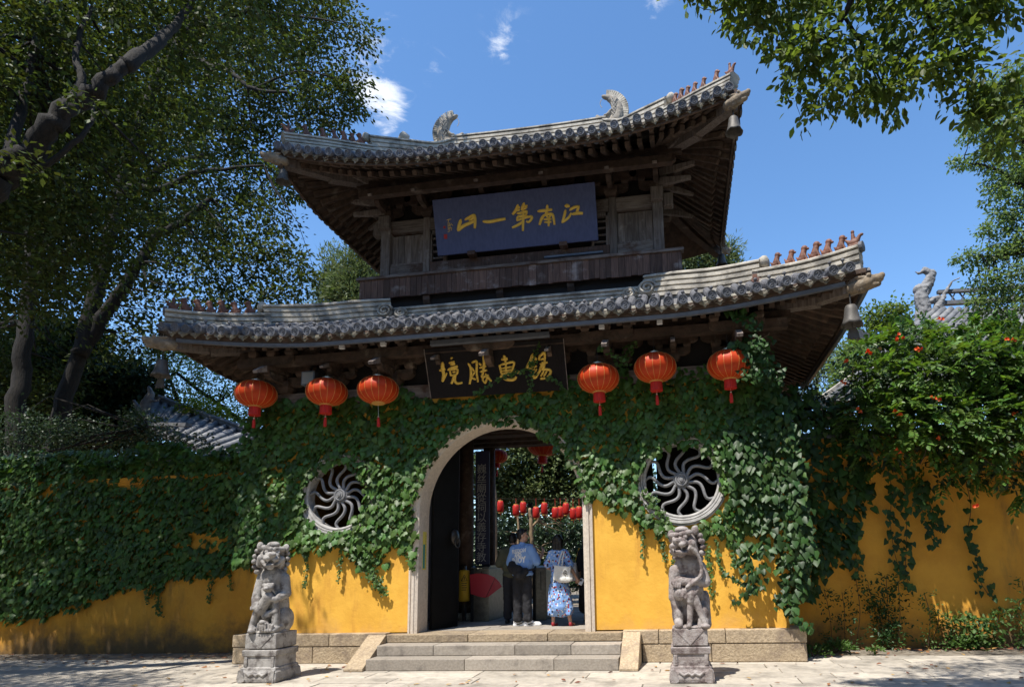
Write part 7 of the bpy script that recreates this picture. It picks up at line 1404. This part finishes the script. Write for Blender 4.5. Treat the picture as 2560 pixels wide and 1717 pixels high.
# garden seen through the arch
tree('garden_tree', 'dark leafy tree filling the garden view through the arch', 'tree', (-1.6, 13, .3), [([(-1.6, 13, .3), (-1.6, 13, 3), (-1.5, 13, 6)], (.2, .08)), ([(-1.6, 13, 2.2), (-.6, 13, 4), (.4, 13, 5)], (.1, .04))], pb([(1260, 1170, 40), (1320, 1150, 46), (1390, 1150, 46), (1440, 1180, 40), (1240, 1240, 36), (1300, 1220, 40), (1370, 1215, 42), (1430, 1240, 36), (1460, 1140, 40), (1500, 1200, 50), (1200, 1180, 40), (1300, 1100, 50), (1400, 1100, 50), (1520, 1120, 50)], 12.5), .19, 'leaf_conifer', dens=2.2, per=14, spread=.28, twigs=40, seed=84)
tree('garden_tree', 'tree with a pale forked trunk in the garden behind the people', 'tree', at(1325, 1480, Y=9.5), [([tuple(at(1325, 1490, Y=9.5)), tuple(at(1325, 1400, Y=9.5)), tuple(at(1328, 1320, Y=9.5)), tuple(at(1324, 1270, Y=9.5))], (.10, .05)), (pl([(1328, 1318), (1345, 1300), (1352, 1280)], 9.5), (.05, .025)), (pl([(1294, 1480), (1296, 1330), (1292, 1270)], 9.8), (.05, .03)), (pl([(1236, 1480), (1236, 1300), (1232, 1180)], 9.3), (.12, .08))], pb([(1260, 1330, 30), (1350, 1330, 30), (1400, 1330, 32), (1440, 1320, 30), (1380, 1390, 34), (1430, 1390, 34), (1290, 1390, 28), (1240, 1370, 26), (1350, 1430, 30), (1450, 1440, 34), (1250, 1430, 20), (1400, 1450, 30)], 10.5), .15, 'leaf_dark', 'bark_pale', dens=1.6, per=14, spread=.22, twigs=25, seed=85)
tree('planter_shrub', 'sunlit shrub in the pale grey planter', 'bush', at(1260, 1440, Y=5.2), [([tuple(at(1262, 1445, Y=5.2)), tuple(at(1262, 1420, Y=5.2))], (.02, .01))], pb([(1255, 1420, 18), (1272, 1415, 18), (1262, 1400, 14), (1285, 1425, 16)], 5.2), .07, 'leaf_bright', dens=5, per=12, spread=.10, twigs=8, seed=86)
# a far-off wood closes the view behind everything
fw = [((x, 30 + 4 * math.sin(x), 2.8 + .8 * math.sin(x * 1.3)), (3.4, 2.5, 3.8), 1900) for x in np.arange(-46, 50, 3.2)] + [((x, 27, 1.0), (3, 1.5, 2.6), 1000) for x in np.arange(-44, 48, 3.2)] + [((x, 24, 4.5), (1.8, 1.5, 2.4), 1300) for x in np.arange(-7, 4, 1.6)]
parts, _ = crown(fw, .34, 1.0, per=14, spread=.5, rs=np.random.RandomState(90)); leafobj('woods', parts, M['leaf_dark'], None, kind='stuff')
# unseen trees added behind the viewer to keep low sky light off the gate
fw = [((x, -23 + 2 * math.sin(x * 1.7), z), (3.2, 2.4, 3.0), 420) for x in np.arange(-30, 34, 4.2) for z in (2.5, 6.5, 10.5, 14)] + [((x, y, z), (2.4, 3.0, 3.0), 420) for x in (-21, 21) for y in np.arange(-19, -2, 4.2) for z in (2.5, 6.5, 10.5)]
parts, _ = crown(fw, .75, 1.0, per=12, spread=.8, rs=np.random.RandomState(91)); leafobj('sky_block_grove', parts, M['leaf_dark'], None, kind='stuff')

# ------------------------------------------------------------------ halls behind the garden walls
def hall_roof(label, A, B, C_, D, ncol, finial, parent_name='hall', ridge_h=.28):
    """A-B ridge, D-C eave (world points)"""
    A, B, C_, D = map(Vector, (A, B, C_, D)); t = thing(parent_name, label, 'hall', ((A + B + C_ + D) / 4).to_2d().to_3d())
    mb = MB(); n = (B - A).cross(D - A).normalized(); n = n if n.z > 0 else -n
    mb.add([A, B, C_, D] + [p - n * .12 for p in (A, B, C_, D)], [(0, 1, 2, 3), (7, 6, 5, 4), (0, 4, 5, 1), (1, 5, 6, 2), (2, 6, 7, 3), (3, 7, 4, 0)]); rf = obj('roof', mb, M['roof_grey'], t)
    for i in range(ncol):
        f = (i + .5) / ncol; a, b = A.lerp(B, f), D.lerp(C_, f); mb = MB(); mb.tube([a + n * .03, a.lerp(b, .5) + n * .02, b + n * .03], .085, 8); obj('tile_row', mb, M['roof_grey'], rf, smooth=True)
    e = (C_ - D).normalized()
    mb = MB(); mb.box(min(p.x for p in (A, B, C_, D)) + .6, max(p.x for p in (A, B, C_, D)) - .4, max(p.y for p in (C_, D)) + .5, max(p.y for p in (A, B)) + 2.5, 0, min(C_.z, D.z) - .25); obj('hall_wall', mb, M['plaster_old'], t)
    return t, rf, A, B, C_, D
# left hall
A_, B_, C2, D2 = at(385, 1003, Y=7.4), at(700, 1118, Y=5.6), at(560, 1150, Y=4.0), at(355, 1062, Y=5.4)
t, rf, A, B, C_, D = hall_roof('dark tiled hall roof behind the left wall', A_, B_, C2, D2, 14, None)
ridge([A + Vector((0, .1, .28)), A.lerp(B, .5) + Vector((0, .1, .24)), B + Vector((0, .1, .28))], .30, .2, rf, layers=2, foot=.1, m='roof_grey')
A2, B2 = at(440, 1010, Y=9), at(690, 1112, Y=7.2)
ridge([A2, A2.lerp(B2, .5), B2], .40, .2, rf, layers=3, foot=.3, m='roof_grey')
mb = MB(); mb.sweep([(-.09, -.05), (.09, -.05), (.09, .05), (-.09, .05)], spline([D + Vector((-.3, 0, 0)), D + Vector((.1, -.1, -.15)), D + Vector((.6, -.2, -.08)), at(472, 1062, Y=4.6)], 14)); obj('upturned_eave', mb, M['tile'], rf)
fin = sculpt([('c', at(352, 1060, Y=6.2), .14, at(365, 1010, Y=6.2), .16), ('c', at(365, 1010, Y=6.2), .16, at(378, 985, Y=6.2), .10), ('c', at(378, 985, Y=6.2), .10, at(372, 968, Y=6.2), .05), ('c', at(350, 1030, Y=6.2), .10, at(335, 1000, Y=6.2), .04), ('c', at(395, 1000, Y=6.2), .03, at(418, 985, Y=6.2), .015), ('c', at(372, 1000, Y=6.2), .05, at(396, 1002, Y=6.2), .03)], .03, 2, .04, .1); shift(fin, org(rf)); link('roof_finial', fin, M['tile'], rf)
f2 = sculpt([('c', at(556, 1060, Y=8), .06, at(556, 1042, Y=8), .04), ('c', at(556, 1050, Y=8), .03, at(546, 1040, Y=8), .015), ('c', at(556, 1050, Y=8), .03, at(566, 1036, Y=8), .015)], .015, 1); shift(f2, org(rf)); link('roof_finial', f2, M['ridge'], rf)
# right hall
A_, B_, C2, D2 = at(2330, 775, Y=6), at(2760, 780, Y=6), at(2760, 1000, Y=3.6), at(2060, 1000, Y=4.2)
t, rf, A, B, C_, D = hall_roof('grey tiled hall roof with a phoenix finial behind the right wall', A_, B_, C2, D2, 22, None)
a, b = at(2345, 745, Y=6.1), at(2760, 720, Y=6.1)
mb = MB(); mb.sweep([(-.06, -.04), (.06, -.04), (.06, .04), (-.06, .04)], [a + Vector((0, 0, .16)), b + Vector((0, 0, .16))]); mb.sweep([(-.07, -.05), (.07, -.05), (.07, .05), (-.07, .05)], [a + Vector((0, 0, -.16)), b + Vector((0, 0, -.16))])
obj('ridge_rail', mb, M['roof_grey'], rf)
for i in range(16):
    p = a.lerp(b, (i + .5) / 16); mb = MB(); mb.bar(p + Vector((-.07, 0, -.12)), p + Vector((.07, 0, .13)), .03, .03, up=(0, 1, 0)); mb.bar(p + Vector((.07, .031, -.12)), p + Vector((-.07, .031, .13)), .03, .03, up=(0, 1, 0)); obj('ridge_lattice', mb, M['roof_grey'], rf)
Y_ = 6.0; pt = lambda x, y: at(x, y, Y=Y_)
fin = sculpt([('c', pt(2300, 830), .17, pt(2310, 780), .20), ('c', pt(2310, 780), .19, pt(2302, 740), .17), ('c', pt(2302, 740), .17, pt(2322, 705), .14), ('c', pt(2322, 705), .14, pt(2330, 685), .11), ('c', pt(2330, 685), .11, pt(2312, 676), .085), ('c', pt(2312, 676), .08, pt(2298, 684), .035), ('c', pt(2298, 684), .035, pt(2288, 680), .018), ('c', pt(2345, 770), .12, pt(2362, 735), .05), ('c', pt(2362, 735), .05, pt(2378, 705), .03), ('c', pt(2378, 705), .03, pt(2398, 695), .018),
              ('c', pt(2330, 790), .16, pt(2370, 810), .10), ('c', pt(2310, 760), .10, pt(2345, 745), .08), ('c', pt(2290, 840), .12, pt(2250, 870), .10), ('e', pt(2300, 725), (.17, .12, .16))], .022, 2, .07, .09); shift(fin, org(rf)); link('roof_finial', fin, M['phoenix'], rf)
mb = MB(); mb.sweep([(-.10, -.12), (.10, -.12), (.10, .10), (-.10, .10)], spline([pt(2310, 800), pt(2250, 870), at(2180, 850, Y=5.5), at(2130, 832, Y=5.0)], 14)); obj('hip_ridge', mb, M['roof_grey'], rf)
for k in range(3):
    mb = MB(); mb.bar(at(2150, 925 + 14 * k, Y=5.4), at(2045, 1000 + 14 * k, Y=4.6), .09, .09); obj('verge_ridge', mb, M['ridge'], rf)
